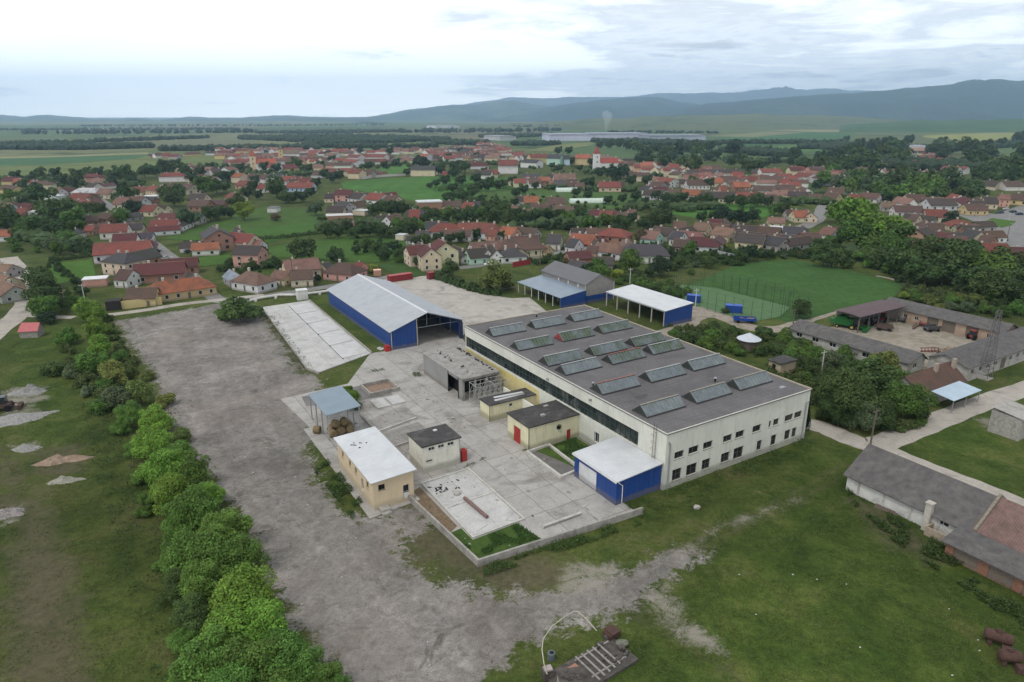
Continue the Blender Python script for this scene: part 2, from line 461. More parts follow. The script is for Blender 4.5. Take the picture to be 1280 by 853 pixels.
# far country: a patchwork of fields
vc = t.n('ShaderNodeTexVoronoi'); vc.inputs['Scale'].default_value = .0022; vc.inputs['Randomness'].default_value = .9
mpv = t.n('ShaderNodeMapping'); mpv.inputs['Scale'].default_value = (.8, .34, 1); mpv.inputs['Rotation'].default_value = (0, 0, .15)
t.l(t.pos(), mpv.inputs[0]); t.l(mpv.outputs[0], vc.inputs['Vector'])
sepc = t.n('ShaderNodeSeparateColor'); t.l(vc.outputs['Color'], sepc.inputs[0])
patch = t.ramp(sepc.outputs[0], (0.0, (.045, .085, .030)), (.22, (.11, .13, .05)), (.38, (.06, .105, .036)), (.55, (.17, .16, .08)), (.7, (.08, .12, .044)), (.85, (.135, .125, .07)), (1.0, (.055, .10, .033)))
gr = t.vor(p, .012); patch = t.mix(t.math('MULTIPLY', t.ramp(t.noise(p, .006, 8, .75), (.52, 0.0), (.6, 1.0)), .75), patch, (.022, .038, .018))
sp = t.n('ShaderNodeSeparateXYZ'); t.l(p, sp.inputs[0])
far = t.ramp(t.math('MULTIPLY', sp.outputs[1], .001), (.9, 0.0), (1.5, 1.0))
c = t.mix(far, c, patch)
# gravel yard
gm = t.math('ADD', t.attr('gravel'), t.math('ADD', t.math('MULTIPLY_ADD', t.noise(p, .35, 8, .72, .6), 1.6, -.8), t.math('MULTIPLY_ADD', t.noise(p, 2.2, 5, .7), .7, -.35)))
gmm = t.ramp(gm, (.40, 0.0), (.56, 1.0))
st = t.noise(p, 7.0, 4, .75); st2 = t.noise(p, .09, 7, .65, .8); st3 = t.noise(p, .5, 8, .75, .8)
gc = t.ramp(st3, (.28, (.110, .096, .082)), (.45, (.185, .169, .152)), (.6, (.245, .227, .207)), (.78, (.310, .288, .260)))
gc = t.mix(1.0, gc, t.ramp(st2, (.3, .62), (.45, .92), (.55, 1.05), (.7, 1.34)), 'MULTIPLY')
gc = t.mix(1.0, gc, t.ramp(st, (.28, .50), (.5, 1.0), (.75, 1.45)), 'MULTIPLY')
gc = t.mix(1.0, gc, t.ramp(t.noise(p, 2.2, 6, .8), (.3, .70), (.5, 1.0), (.72, 1.22)), 'MULTIPLY')
pud = t.ramp(t.noise(p, .16, 9, .7, 1.0), (.58, 0.0), (.67, 1.0)); gc = t.mix(t.math('MULTIPLY', pud, .75), gc, (.075, .068, .055))
pink = t.ramp(t.noise(p, .05, 4, .6, .5), (.5, 0.0), (.7, 1.0)); gc = t.mix(t.math('MULTIPLY', pink, .35), gc, (.26, .205, .175))
weed = t.ramp(t.noise(p, .8, 9, .78, .5), (.60, 0.0), (.68, 1.0)); gc = t.mix(t.math('MULTIPLY', weed, .5), gc, (.085, .085, .045))
rt = t.math('MULTIPLY', t.attr('ruts'), t.ramp(t.noise(p, .5, 6, .75), (.35, 0.0), (.6, 1.0)))
gc = t.mix(t.math('MULTIPLY', rt, .55), gc, (.115, .102, .088)); c = t.mix(t.math('MULTIPLY', rt, .6), c, (.10, .088, .05))
c = t.mix(gmm, c, gc)
pm = t.ramp(t.math('ADD', t.attr('pale'), t.math('ADD', t.math('MULTIPLY_ADD', t.noise(p, .3, 8, .78, .8), 3.2, -1.75), t.math('MULTIPLY_ADD', t.noise(p, 2.5, 5, .75), 1.2, -.6))), (.3, 0.0), (1.3, 1.0))
c = t.mix(t.math('MULTIPLY', pm, .85), c, t.ramp(st, (.3, (.17, .15, .12)), (.7, (.33, .30, .26))))
t.base(c); t.bump(t.math('ADD', t.math('MULTIPLY', fine, .5), t.math('MULTIPLY', tuft, .25)), .5, .25)
me.materials.append(t.m)
go = bpy.data.objects.new('ground', me); col.objects.link(go); go['kind'] = 'structure'

# ------------------------------------------------------------------ paving, roads and field sheets (each a few mm to cm above the last)
def grass_mat(name, c, sc_=.2, stripes=None, var=.25, rot=0.0):
    t = NT(name, 1.0); p = t.pos(rot); t.b.inputs['Specular IOR Level'].default_value = .1
    n = t.noise(p, sc_, 8, .7, .3); f = t.noise(p, sc_ * 8, 5, .7)
    cc = t.mix(1.0, c, t.ramp(n, (.3, 1 - var), (.7, 1 + var)), 'MULTIPLY'); cc = t.mix(1.0, cc, t.ramp(f, (.3, .75), (.7, 1.25)), 'MULTIPLY')
    if stripes:
        wv = t.wave(p, stripes, 'X', .6); cc = t.mix(t.math('MULTIPLY', wv, .25), cc, tuple(x * .55 for x in c))
    t.base(cc); return t.m
def sheet(name, poly, z, mat, kind='structure', thick=0.0):
    b = MB()
    if thick: b.prism(poly, z - thick, z)
    else:
        n = len(poly); a = sum(poly[i][0] * poly[(i + 1) % n][1] - poly[(i + 1) % n][0] * poly[i][1] for i in range(n))
        if a < 0: poly = poly[::-1]
        b.add([(x, y, z) for x, y in poly], [tuple(range(n))])
    o = obj(name, b, mat); o['kind'] = kind; return o
def concrete(name, base, joint=(5.0, 6.0), stain=.5, jw=.5):
    t = NT(name, .95); p = t.pos(-TH)
    n = t.noise(p, .35, 8, .7, .4); f = t.noise(p, 4, 6, .72); s2 = t.noise(p, .12, 6, .65, .8)
    br_ = t.n('ShaderNodeTexBrick'); br_.offset = 0.0; br_.inputs['Scale'].default_value = 1.0
    br_.inputs['Brick Width'].default_value = joint[0]; br_.inputs['Row Height'].default_value = joint[1]; br_.inputs['Mortar Size'].default_value = .05; br_.inputs['Mortar Smooth'].default_value = .2
    br_.inputs['Color1'].default_value = (1, 1, 1, 1); br_.inputs['Color2'].default_value = (.86, .86, .86, 1); br_.inputs['Mortar'].default_value = (.30, .29, .24, 1)
    wob = t.n('ShaderNodeVectorMath'); wob.operation = 'ADD'; t.l(p, wob.inputs[0])
    nn = t.n('ShaderNodeTexNoise'); nn.inputs['Scale'].default_value = .5; t.l(p, nn.inputs['Vector'])
    sc2 = t.n('ShaderNodeVectorMath'); sc2.operation = 'SCALE'; sc2.inputs['Scale'].default_value = .55; t.l(nn.outputs['Color'], sc2.inputs[0]); t.l(sc2.outputs[0], wob.inputs[1])
    t.l(wob.outputs[0], br_.inputs['Vector'])
    c = t.mix(1.0, base, t.ramp(n, (.25, .72), (.5, 1.0), (.75, 1.14)), 'MULTIPLY')
    c = t.mix(1.0, c, t.ramp(f, (.28, .8), (.7, 1.14)), 'MULTIPLY')
    c = t.mix(jw, c, br_.outputs['Color'], 'MULTIPLY')
    c = t.mix(t.math('MULTIPLY', t.ramp(s2, (.52, 0.0), (.68, 1.0)), stain), c, (.15, .135, .115))
    cr = t.vor(wob.outputs[0], .10, 'Distance', 'DISTANCE_TO_EDGE'); crm = t.math('MULTIPLY', t.ramp(cr, (.0, 1.0), (.010, 0.0)), t.ramp(n, (.50, 0.0), (.60, 1.0)))
    c = t.mix(t.math('MULTIPLY', crm, .6), c, (.085, .085, .055))
    t.base(c); t.bump(f, .15, .03); return t.m
M_YARD = concrete('yard_concrete', (.365, .345, .318), stain=.75, jw=.85)
M_SLABW = concrete('pale_slab_concrete', (.46, .45, .43), (7.0, 9.0), .35)
M_NYARD = concrete('worn_yard_concrete', (.40, .37, .33), (3.0, 14.0), .6, .35)
M_LANE = concrete('lane_concrete', (.37, .335, .29), (4.0, 5.0), .6, .25)
M_ASPH = simple('asphalt', (.20, .195, .185), sc_=.4, var=.25, stain=(.12, .11, .10), amt=.5)
M_DIRT = simple('dirt_track', (.29, .25, .20), sc_=.5, var=.35, stain=(.14, .13, .08), amt=.7)

sheet('north_yard', pxpoly([(472, 348), (500, 351), (528, 345), (556, 341), (574, 360), (610, 369), (640, 373), (662, 372), (690, 395), (760, 395), (585, 412), (575, 425), (520, 440)]), .010, M_NYARD)
yard = [(-15.8, 84.9), (-27, 68.5), (-41.5, 67.5), (-40.2, 52.0), (-40.2, 18.0), (-34.6, 17.3), (-33.3, -1.6), (-7.5, -3.2), (-7.5, 5), (-0.2, 15), (-0.2, 66), (7.6, 79.2), (9.0, 84.6), (-10.4, 84.5)]
sheet('works_yard', uvpoly(yard), .018, M_YARD)
def ribbon(name, pts, wd, z, mat, px=True):
    q = [Vector((*(G(*p_) if px else p_), 0)) for p_ in pts]; b = MB(); L_ = []; R_ = []
    # smooth the line
    sm = []
    for i in range(len(q) - 1):
        for k in range(6):
            tt = k / 6; p0 = q[max(i - 1, 0)]; p1 = q[i]; p2 = q[i + 1]; p3 = q[min(i + 2, len(q) - 1)]
            sm.append(.5 * ((2 * p1) + (-p0 + p2) * tt + (2 * p0 - 5 * p1 + 4 * p2 - p3) * tt ** 2 + (-p0 + 3 * p1 - 3 * p2 + p3) * tt ** 3))
    sm.append(q[-1])
    for i, p_ in enumerate(sm):
        d = (sm[min(i + 1, len(sm) - 1)] - sm[max(i - 1, 0)]).normalized(); n_ = Vector((-d.y, d.x, 0))
        ww = (wd if isinstance(wd, (int, float)) else np.interp(i / (len(sm) - 1), [0, 1], wd)) / 2
        ww *= 1 + .05 * math.sin(i * 1.7)
        L_.append(p_ + n_ * ww); R_.append(p_ - n_ * ww)
    v = [(a.x, a.y, z) for a in L_] + [(a.x, a.y, z) for a in R_]; n = len(sm)
    b.add(v, [(i + n, i + 1 + n, i + 1, i) for i in range(n - 1)])
    return struct(name, b, mat)
ribbon('village_road', [(120, 245), (143, 262), (165, 281), (190, 303), (222, 328), (245, 350), (268, 372), (290, 377), (340, 369), (400, 360), (470, 349), (530, 340), (600, 332), (660, 323), (720, 312)], 5.0, .012, M_ASPH)
ribbon('road', [(135, 394), (180, 388), (230, 380), (285, 374), (330, 369)], 3.5, .020, M_LANE)
ribbon('road', [(-60, 460), (-5, 415), (28, 388), (36, 365), (28, 345), (10, 322)], 6.5, .012, M_LANE)
ribbon('path', [(30, 394), (60, 396), (93, 397)], 3.0, .016, M_LANE)
ribbon('lane', [(1000, 528), (1030, 535), (1060, 548), (1092, 556), (1130, 543), (1180, 523), (1230, 503), (1300, 480)], 5.2, .012, M_LANE)
ribbon('lane', [(1085, 552), (1130, 572), (1180, 592), (1240, 615), (1310, 645)], 4.0, .016, M_LANE)
ribbon('dirt_track', [(820, 420), (850, 412), (868, 396), (900, 395), (940, 410), (985, 410), (1010, 398), (1045, 388)], [7, 5.0], .010, M_DIRT)
ribbon('dirt_track', [(850, 390), (880, 388), (905, 392)], 9.0, .013, M_DIRT)
ribbon('path', [(1095, 345), (1115, 349), (1140, 358), (1160, 361)], 2.0, .012, M_DIRT)
ribbon('street', [(1002, 285), (1022, 274), (1028, 262), (1031, 253)], 8.0, .012, M_ASPH)
sheet('road_junction', pxpoly([(1195, 268), (1210, 262), (1245, 268), (1280, 255), (1330, 250), (1330, 330), (1265, 310), (1248, 295), (1232, 283)]), .014, M_ASPH)
sheet('traffic_island', pxpoly([(1233, 276), (1240, 273), (1262, 276), (1270, 277), (1264, 282), (1252, 285), (1240, 281)]), .14, grass_mat('island_grass', (.06, .12, .02)), thick=.13)
ribbon('kerb_path', [(452, 224), (480, 221), (515, 219), (550, 218)], 3.0, .02, M_LANE)

FIELDS = [  # photo outline, colour, stripes
 ([(-60, 199), (110, 194), (200, 191), (280, 196), (300, 206), (225, 214), (120, 218), (0, 222), (-60, 222)], (.085, .105, .035), None),
 ([(-60, 201), (100, 196), (190, 194), (170, 199), (60, 207), (-60, 209)], (.040, .085, .035), None),
 ([(-60, 198), (60, 195.5), (185, 191), (190, 192.5), (100, 196), (-60, 200)], (.17, .16, .085), None),
 ([(100, 182), (240, 174), (320, 172), (320, 180), (200, 187)], (.095, .10, .055), None),
 ([(380, 187.5), (440, 181), (545, 178.5), (548, 183), (470, 190), (400, 191)], (.06, .10, .035), None),
 ([(470, 212), (500, 206), (515, 208), (510, 216), (480, 220)], (.05, .11, .022), None),
 ([(425, 228), (460, 225), (550, 220), (640, 222), (700, 228), (640, 240), (570, 250), (520, 252), (480, 244), (430, 236)], (.042, .10, .020), .02),
 ([(585, 240), (640, 236), (760, 240), (860, 252), (760, 262), (690, 250), (600, 250)], (.048, .085, .022), .06),
 ([(655, 189), (700, 181), (745, 178), (740, 182), (690, 190)], (.11, .12, .045), None),
 ([(840, 268), (842, 262), (900, 253), (955, 256), (972, 268), (940, 275), (870, 273)], (.055, .135, .022), None),
 ([(925, 186), (1000, 181.5), (1062, 182), (1050, 190), (960, 191)], (.055, .105, .030), None),
 ([(900, 172), (1000, 165), (1068, 167), (1060, 179), (1000, 179.5), (930, 183)], (.035, .085, .030), None),
 ([(960, 163), (1165, 157.5), (1165, 164), (1020, 165.5)], (.16, .15, .08), None),
 ([(1150, 170), (1210, 167.5), (1275, 166.5), (1270, 173), (1230, 177), (1160, 173)], (.16, .165, .05), None),
 ([(1225, 186), (1240, 178), (1330, 178), (1330, 196), (1250, 197)], (.06, .09, .035), None),
 ([(880, 170.5), (960, 165), (1010, 165.5), (940, 172)], (.12, .125, .06), None),
 ([(200, 300), (330, 258), (380, 262), (440, 272), (400, 290), (260, 300)], (.055, .10, .022), .12),
 ([(215, 300), (400, 276), (480, 273), (440, 290), (380, 293), (330, 305)], (.050, .11, .020), .10),
 ([(330, 310), (440, 296), (520, 300), (500, 330), (400, 325), (345, 322)], (.052, .105, .020), .16),
 ([(60, 330), (115, 325), (120, 345), (70, 356)], (.055, .115, .020), None),
 ([(215, 325), (290, 318), (300, 328), (235, 336)], (.055, .11, .022), .2),
 ([(470, 332), (520, 328), (572, 336), (565, 343), (500, 347)], (.045, .085, .022), .45),
 ([(1000, 226), (1050, 232), (1010, 236), (985, 234)], (.05, .08, .02), None),
]
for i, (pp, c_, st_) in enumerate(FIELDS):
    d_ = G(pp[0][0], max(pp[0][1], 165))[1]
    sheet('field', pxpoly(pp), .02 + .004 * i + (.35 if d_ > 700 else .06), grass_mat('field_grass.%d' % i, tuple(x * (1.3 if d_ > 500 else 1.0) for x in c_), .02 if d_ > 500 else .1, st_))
sheet('sports_pitch', pxpoly([(858, 358), (900, 340), (930, 329), (990, 325), (1060, 338), (1129, 356), (1118, 371), (1062, 384), (1012, 399), (985, 403), (930, 387)]), .03, grass_mat('pitch_grass', (.042, .092, .024), .06, None, .2))
sheet('court', pxpoly([(852, 356), (893, 360), (988, 384), (975, 396), (938, 403), (838, 372)]), .045, grass_mat('artificial_turf', (.085, .150, .070), .3, None, .15))

# ------------------------------------------------------------------ hills on the horizon
def hill_mat(name, forest, pasture, k=.5, scale=.0012):
    t = NT(name, 1.0); p = t.pos(); t.b.inputs['Specular IOR Level'].default_value = .05
    n = t.noise(p, scale, 9, .68, .6); f = t.noise(p, scale * 12, 6, .75)
    c = t.mix(t.ramp(n, (k - .05, 0.0), (k + .05, 1.0)), forest, pasture)
    c = t.mix(1.0, c, t.ramp(f, (.3, .6), (.7, 1.35)), 'MULTIPLY'); t.base(c); return t.m
def ridge(name, pts, dist, foot, back, mat, seed=0, amp=.26, step=3):
    xs = np.arange(pts[0][0], pts[-1][0] + 1e-6, step); ys = np.interp(xs, [p_[0] for p_ in pts], [p_[1] for p_ in pts])
    rows = 26; b = MB(); v = []; n = len(xs)
    for j in range(rows):
        s = j / (rows - 1) * 1.35                       # 0 foot .. 1 crest .. 1.35 back
        for x, y in zip(xs, ys):
            nz = mnoise.fractal(Vector((x * .03, seed * 7.3, 0)), 1.0, 2.0, 5) * 1.0
            yy = y - nz * 1.7
            d = ray(x, yy); tt = dist / d[1]; cz = CAMH + d[2] * tt; cx_ = d[0] * tt
            if s <= 1:
                Y = foot + (dist - foot) * s; prof = (1 - math.cos(PI * min(s, 1) ** .9)) / 2 * .55 + s * .45
            else:
                Y = dist + back * (s - 1) / .35; prof = 1 - ((s - 1) / .35) ** 1.2 * .8
            X = cx_ * Y / dist
            g = mnoise.fractal(Vector((X * .0011, Y * .0006, seed)), 1.0, 2.1, 6)
            z = cz * prof + abs(cz) * amp * (g - .35 * abs(mnoise.noise(Vector((X * .0028, Y * .0007, seed + 5))))) * math.sin(PI * min(s, 1)) * 2.0
            v.append((X, Y, max(z, -2) - (4 if j == 0 else 0)))
    b.add(v, [(j * n + i, j * n + i + 1, (j + 1) * n + i + 1, (j + 1) * n + i) for j in range(rows - 1) for i in range(n - 1)])
    o = struct(name, b, mat, smooth=True); return o
HF = hill_mat('wooded_slopes', (.012, .025, .018), (.035, .055, .03), .58)
HF2 = hill_mat('mixed_slopes', (.016, .030, .020), (.075, .10, .05), .52)
HP = hill_mat('pasture_slopes', (.045, .065, .028), (.10, .115, .05), .42, .004)
ridge('hills', [(520, 140), (560, 133), (640, 122), (700, 122.5), (750, 122), (790, 119), (830, 116), (870, 116), (920, 114), (980, 113), (1050, 111), (1090, 113), (1150, 116), (1300, 120), (1400, 130)], 14500, 11500, 1500, HF, 1)
ridge('hills', [(-160, 142), (-60, 139), (0, 142.5), (30, 146), (60, 143.5), (100, 147.5), (116, 148.6), (200, 148.6), (250, 146), (300, 147.5), (350, 144.5), (380, 146), (430, 147), (470, 144.5), (500, 139.5), (545, 133.5), (590, 130), (640, 125.5), (680, 132), (720, 140), (760, 146)], 10500, 7600, 1800, HF2, 2)
ridge('hills', [(600, 147), (640, 147), (665, 138), (700, 131), (740, 125.5), (780, 121.5), (810, 120), (840, 124), (870, 130), (900, 137), (940, 146)], 9200, 6800, 1500, HF, 3)
ridge('hills', [(820, 146), (850, 137), (885, 129), (925, 126), (950, 124), (975, 121.5), (1005, 119.5), (1040, 117), (1075, 114.5), (1105, 111.5), (1150, 109), (1190, 107), (1215, 101.5), (1240, 98.5), (1262, 98), (1285, 98), (1340, 96), (1420, 104)], 7600, 5600, 1600, HF, 4)
ridge('hillside', [(600, 158), (640, 155), (700, 151), (760, 148.5), (830, 145), (900, 143.5), (960, 143), (1020, 144), (1100, 148), (1150, 152), (1180, 156)], 4300, 2900, 900, HP, 5, .05)
ridge('hillside', [(1050, 157), (1100, 153), (1150, 150.5), (1200, 149.5), (1290, 149), (1400, 149)], 3300, 2450, 700, hill_mat('green_slope', (.040, .088, .03), (.055, .10, .035), .5, .002), 6, .03)
ridge('hills', [(440, 155), (455, 153), (470, 152.5), (500, 155), (520, 157)], 5600, 5000, 600, HF, 8)
# ------------------------------------------------------------------ the works: helpers for walls with real openings
def wall_open(b, A, B, z0, z1, ops, rv=.22):
    """outer face of a wall from A to B (outside on the right of A->B); OPS = (s0, s1, za, zb) holes with reveals"""
    A = Vector((*A, 0)); B = Vector((*B, 0)); L = (B - A).length; d = (B - A) / L; inn = Vector((-d.y, d.x, 0))
    xs = sorted({0, L, *[o[0] for o in ops], *[o[1] for o in ops]}); zs = sorted({z0, z1, *[o[2] for o in ops], *[o[3] for o in ops]})
    for i in range(len(xs) - 1):
        for k in range(len(zs) - 1):
            xm, zm = (xs[i] + xs[i + 1]) / 2, (zs[k] + zs[k + 1]) / 2
            if any(o[0] < xm < o[1] and o[2] < zm < o[3] for o in ops): continue
            p = [A + d * xs[i], A + d * xs[i + 1]]
            b.quad((*p[0].xy, zs[k]), (*p[1].xy, zs[k]), (*p[1].xy, zs[k + 1]), (*p[0].xy, zs[k + 1]))
    for s0, s1, za, zb in ops:
        p, q = A + d * s0, A + d * s1; pi, qi = p + inn * rv, q + inn * rv
        b.quad((*p.xy, za), (*pi.xy, za), (*pi.xy, zb), (*p.xy, zb)); b.quad((*q.xy, zb), (*qi.xy, zb), (*qi.xy, za), (*q.xy, za))
        b.quad((*p.xy, za), (*q.xy, za), (*qi.xy, za), (*pi.xy, za)); b.quad((*p.xy, zb), (*pi.xy, zb), (*qi.xy, zb), (*q.xy, zb))
    return b
def window(parent, A, B, op, mull=1, rv=.2, frame=None, pane=None, sill=True, name='window', rail=0):
    A = Vector((*A, 0)); B = Vector((*B, 0)); d = (B - A).normalized(); inn = Vector((-d.y, d.x, 0)); s0, s1, za, zb = op
    ang = math.atan2(d.y, d.x); o = A + d * s0 + inn * (rv - .06); wd = s1 - s0; b = MB(); t_ = .07
    b.box(0, wd, 0, .05, za, za + t_); b.box(0, wd, 0, .05, zb - t_, zb); b.box(0, t_, 0, .05, za + t_, zb - t_); b.box(wd - t_, wd, 0, .05, za + t_, zb - t_)
    for k in range(mull):
        x = wd * (k + 1) / (mull + 1); b.box(x - .025, x + .025, 0, .05, za + t_, zb - t_)
    for k in range(rail):
        z = za + (zb - za) * (k + 1) / (rail + 1); b.box(t_, wd - t_, .052, .09, z - .025, z + .025)
    if sill: b.box(-.08, wd + .08, -rv + .0, .02, za - .05, za - .003)
    b.rot(0, ang); b.v = [(x + o.x, y + o.y, z) for x, y, z in b.v]
    f = obj(name, b, frame or M_FRAMEW, parent)
    g = MB(); q, r = o + inn * .055, o + d * wd + inn * .055
    g.quad((*q.xy, za), (*r.xy, za), (*r.xy, zb), (*q.xy, zb)); obj('pane', g, pane or M_GLASS, f)
    return f
def building(name, label, cat, uv, Lx, Ly, h, walls, ops, wallmat, roofmat, roof_t=.25, over=.25, z=0, group=None, slope=(0, 0), color=None, fascia=None):
    """a flat-roofed block in the works' grid: walls with holes, a roof slab; OPS['s'|'e'|'n'|'w'] openings"""
    r = thing(name, label, cat, UV(*uv), TH, group); C_ = {'s': ((0, 0), (Lx, 0)), 'e': ((Lx, 0), (Lx, Ly)), 'n': ((Lx, Ly), (0, Ly)), 'w': ((0, Ly), (0, 0))}
    b = MB()
    for k, (A, B) in C_.items(): wall_open(b, A, B, z, h, ops.get(k, []))
    wo = obj('wall', b, wallmat, r, color)
    i = MB(); i.box(.25, Lx - .25, .25, Ly - .25, z + .02, h - .05); obj('interior_shade', i, M_DARK, wo)  # near-black block, the shade of the rooms put into its colour
    rf = MB(); o = over
    zz = lambda x, y: slope[0] * (x / Lx) + slope[1] * (y / Ly)
    P = [(-o, -o), (Lx + o, -o), (Lx + o, Ly + o), (-o, Ly + o)]
    rf.add([(x, y, h + .004 + zz(x, y)) for x, y in P] + [(x, y, h + roof_t + zz(x, y)) for x, y in P], [(3, 2, 1, 0), (4, 5, 6, 7), (0, 1, 5, 4), (1, 2, 6, 5), (2, 3, 7, 6), (3, 0, 4, 7)])
    ro = obj('roof', rf, roofmat, r)
    return r, C_, wo, ro

def yprism(b, poly, y0, y1):
    n = len(poly); return b.add([(x, y0, z) for x, z in poly] + [(x, y1, z) for x, z in poly], [tuple(range(n)), tuple(range(n, 2 * n))[::-1]] + [(i + n, (i + 1) % n + n, (i + 1) % n, i) for i in range(n)])
M_CREAM = simple('cream_render', (.70, .69, .60), var=.10, sc_=.35, stain=(.42, .40, .33), amt=.4, streak=.4)
M_FWALL = simple('pale_render', (.61, .61, .54), var=.10, sc_=.25, stain=(.40, .39, .34), amt=.45, streak=.4)
M_FELT = NT('roof_felt', .95); _t = M_FELT; _p = _t.pos(-TH)
_c = _t.mix(1.0, (.122, .115, .116), _t.ramp(_t.noise(_p, .14, 8, .65, .5), (.28, .72), (.7, 1.3)), 'MULTIPLY')
_c = _t.mix(1.0, _c, _t.ramp(_t.noise(_p, 3.5, 6, .75), (.3, .8), (.7, 1.18)), 'MULTIPLY')
_c = _t.mix(_t.math('MULTIPLY', _t.ramp(_t.wave(_p, .31, 'Y', .8), (.95, 0.0), (1.0, 1.0)), .35), _c, (.05, .047, .05))
_c = _t.mix(_t.math('MULTIPLY', _t.ramp(_t.noise(_p, .35, 7, .7, 1.2), (.62, 0.0), (.70, 1.0)), .55), _c, (.19, .175, .17))
_t.base(_c); M_FELT = M_FELT.m
M_RIBBON = NT('ribbon_glazing', .25); _t = M_RIBBON; _p = _t.pos(-TH)
_v = _t.n('ShaderNodeTexVoronoi'); _v.inputs['Scale'].default_value = .55; _t.l(_p, _v.inputs['Vector']); _s = _t.n('ShaderNodeSeparateColor'); _t.l(_v.outputs['Color'], _s.inputs[0])
_t.base(_t.ramp(_s.outputs[0], (0.0, (.012, .02, .02)), (.5, (.022, .034, .034)), (.8, (.035, .05, .046)), (.9, (.09, .10, .095)), (1.0, (.02, .03, .028)))); M_RIBBON = M_RIBBON.m
M_YWALL = simple('yellow_render', (.60, .50, .20), var=.15, sc_=.5, stain=(.55, .53, .44), amt=.6)

M_WFR = simple('grimy_frame', (.13, .115, .10), .7)
# factory
LX, LY, FH = 34.0, 65.1, 9.45
fac = thing('factory', 'large flat roofed cream factory with rows of ridge skylights and a dark window ribbon', 'factory', UV(0, 0), TH)
topw = [(1.9, 3.9), (4.9, 7.1), (8.1, 10.2), (12.6, 14.7), (15.5, 17.6), (19.6, 21.7), (23.65, 24.3), (24.8, 26.3), (27.8, 30.0), (30.3, 32.4)]
botw = [(1.75, 3.75, 1.0, 3.0), (4.8, 7.1, 1.0, 2.95), (8.2, 10.1, 1.05, 2.9), (12.55, 14.6, 1.1, 2.85), (15.5, 17.9, .9, 3.0), (21.2, 22.5, 1.0, 2.9), (24.75, 26.2, 1.0, 3.0), (28.35, 29.9, 1.1, 3.0), (30.3, 31.6, 1.1, 3.0)]
S_ops = [(a, b_, 4.75, 6.0) for a, b_ in topw] + botw
W_ops = [(LY - 64.9, LY - 6.2, 4.75, 7.35)]
wl = [(LY - 17.2, LY - 15.9, 1.1, 3.0)]
b = MB()
wall_open(b, (0, 0), (LX, 0), 0, FH, S_ops, .3); wall_open(b, (LX, 0), (LX, LY), 0, FH, [], .3); wall_open(b, (LX, LY), (0, LY), 0, FH, [], .3)
fw = obj('wall', b, M_FWALL, fac)
b = MB(); wall_open(b, (0, LY), (0, 0), 0, FH, W_ops + wl, .45); obj('wall', b, M_FWALL, fac)
b = MB(); b.box(.6, LX - .6, .6, LY - .6, .02, FH - .2); obj('interior_shade', b, M_DARK, fw)  # black filler that paints the unlit factory inside
for i, op in enumerate(S_ops):
    window(fac, (0, 0), (LX, 0), op, 1 if op[1] - op[0] > 1.2 else 0, .28, rail=1 if op[2] < 2 else 0, pane=M_DARK if i in (1, 5, 11, 16) else None, frame=M_WFR)  # missing panes: a black sheet paints the dark room behind
b = MB(); a_, c_ = .42, W_ops[0]
b.quad((a_, 6.2, 4.75), (a_, 6.2, 7.35), (a_, 64.9, 7.35), (a_, 64.9, 4.75)); rg = obj('window_ribbon', b, M_RIBBON, fac)
b = MB()
for k in range(50): y = 6.2 + k * 1.198; b.box(.30, .40, y - .03, y + .03, 4.76, 7.34)
b.box(.31, .39, 6.25, 64.85, 6.02, 6.09); obj('glazing_bars', b, simple('green_steel', (.06, .075, .07), .6), rg)
window(fac, (0, LY), (0, 0), wl[0], 1, .3)
# yellow painted part of the lower west wall, thin board 2 cm proud
b = MB(); b.box(-.03, -.002, 34.5, 64.9, .1, 4.5); obj('painted_panel', b, M_YWALL, fac)
rf = MB(); rf.box(-.12, LX + .12, -.12, LY + .12, FH + .003, FH + .16); ro = obj('roof', rf, M_FELT, fac)
b = MB(); k_ = simple('roof_edge_flashing', (.33, .29, .22), .8, sc_=2, stain=(.16, .12, .09)); 
b.box(LX - .25, LX + .16, -.16, LY + .16, FH + .163, FH + .36); b.box(-.16, LX - .253, LY - .25, LY + .16, FH + .163, FH + .34); obj('parapet', b, k_, ro)
b = MB(); b.box(-.16, .1, -.16, LY - .26, FH + .163, FH + .24); b.box(.103, LX - .256, -.16, .08, FH + .163, FH + .24); obj('roof_edge', b, simple('pale_flashing', (.50, .49, .44), .8, sc_=3, stain=(.2, .18, .15)), ro)
b = MB(); b.tube([(.75, -.16, 0), (.75, -.16, 7.6), (.5, -.16, 8.1), (.5, -.02, 8.2)], .10, 8); obj('downpipe', b, M_STEEL, fac)
b = MB(); b.tube([(LX - .9, -.16, 0), (LX - .9, -.16, 7.2), (LX - .4, -.16, 7.35), (LX - .4, -.02, 7.35)], .14, 8); obj('downpipe', b, simple('grey_pipe', (.30, .30, .30)), fac)
b = MB()
for y in (1.9, 2.5): b.cyl((-.35, y, .3), (-.35, y, 10.6), .035, n=5)
for k in range(32): b.cyl((-.35, 1.9, .5 + k * .31), (-.35, 2.5, .5 + k * .31), .02, n=4)
for k in range(7):
    z = 3 + k * 1.15; b.tube([(-.35, 1.9, z), (-.8, 1.8, z), (-1.05, 2.2, z), (-.8, 2.6, z), (-.35, 2.5, z)], .018, 4)
for z in (1.5, 5, 9): b.cyl((-.35, 2.2, z), (.0, 2.2, z), .03, n=5)
obj('ladder', b, M_RUST, fac)
for (y, z) in ((31.5, 7.8), (18.5, 8.3)):
    b = MB(); b.box(-.4, 0, y - .2, y + .2, z, z + .35); obj('floodlight', b, M_STEEL, fac)
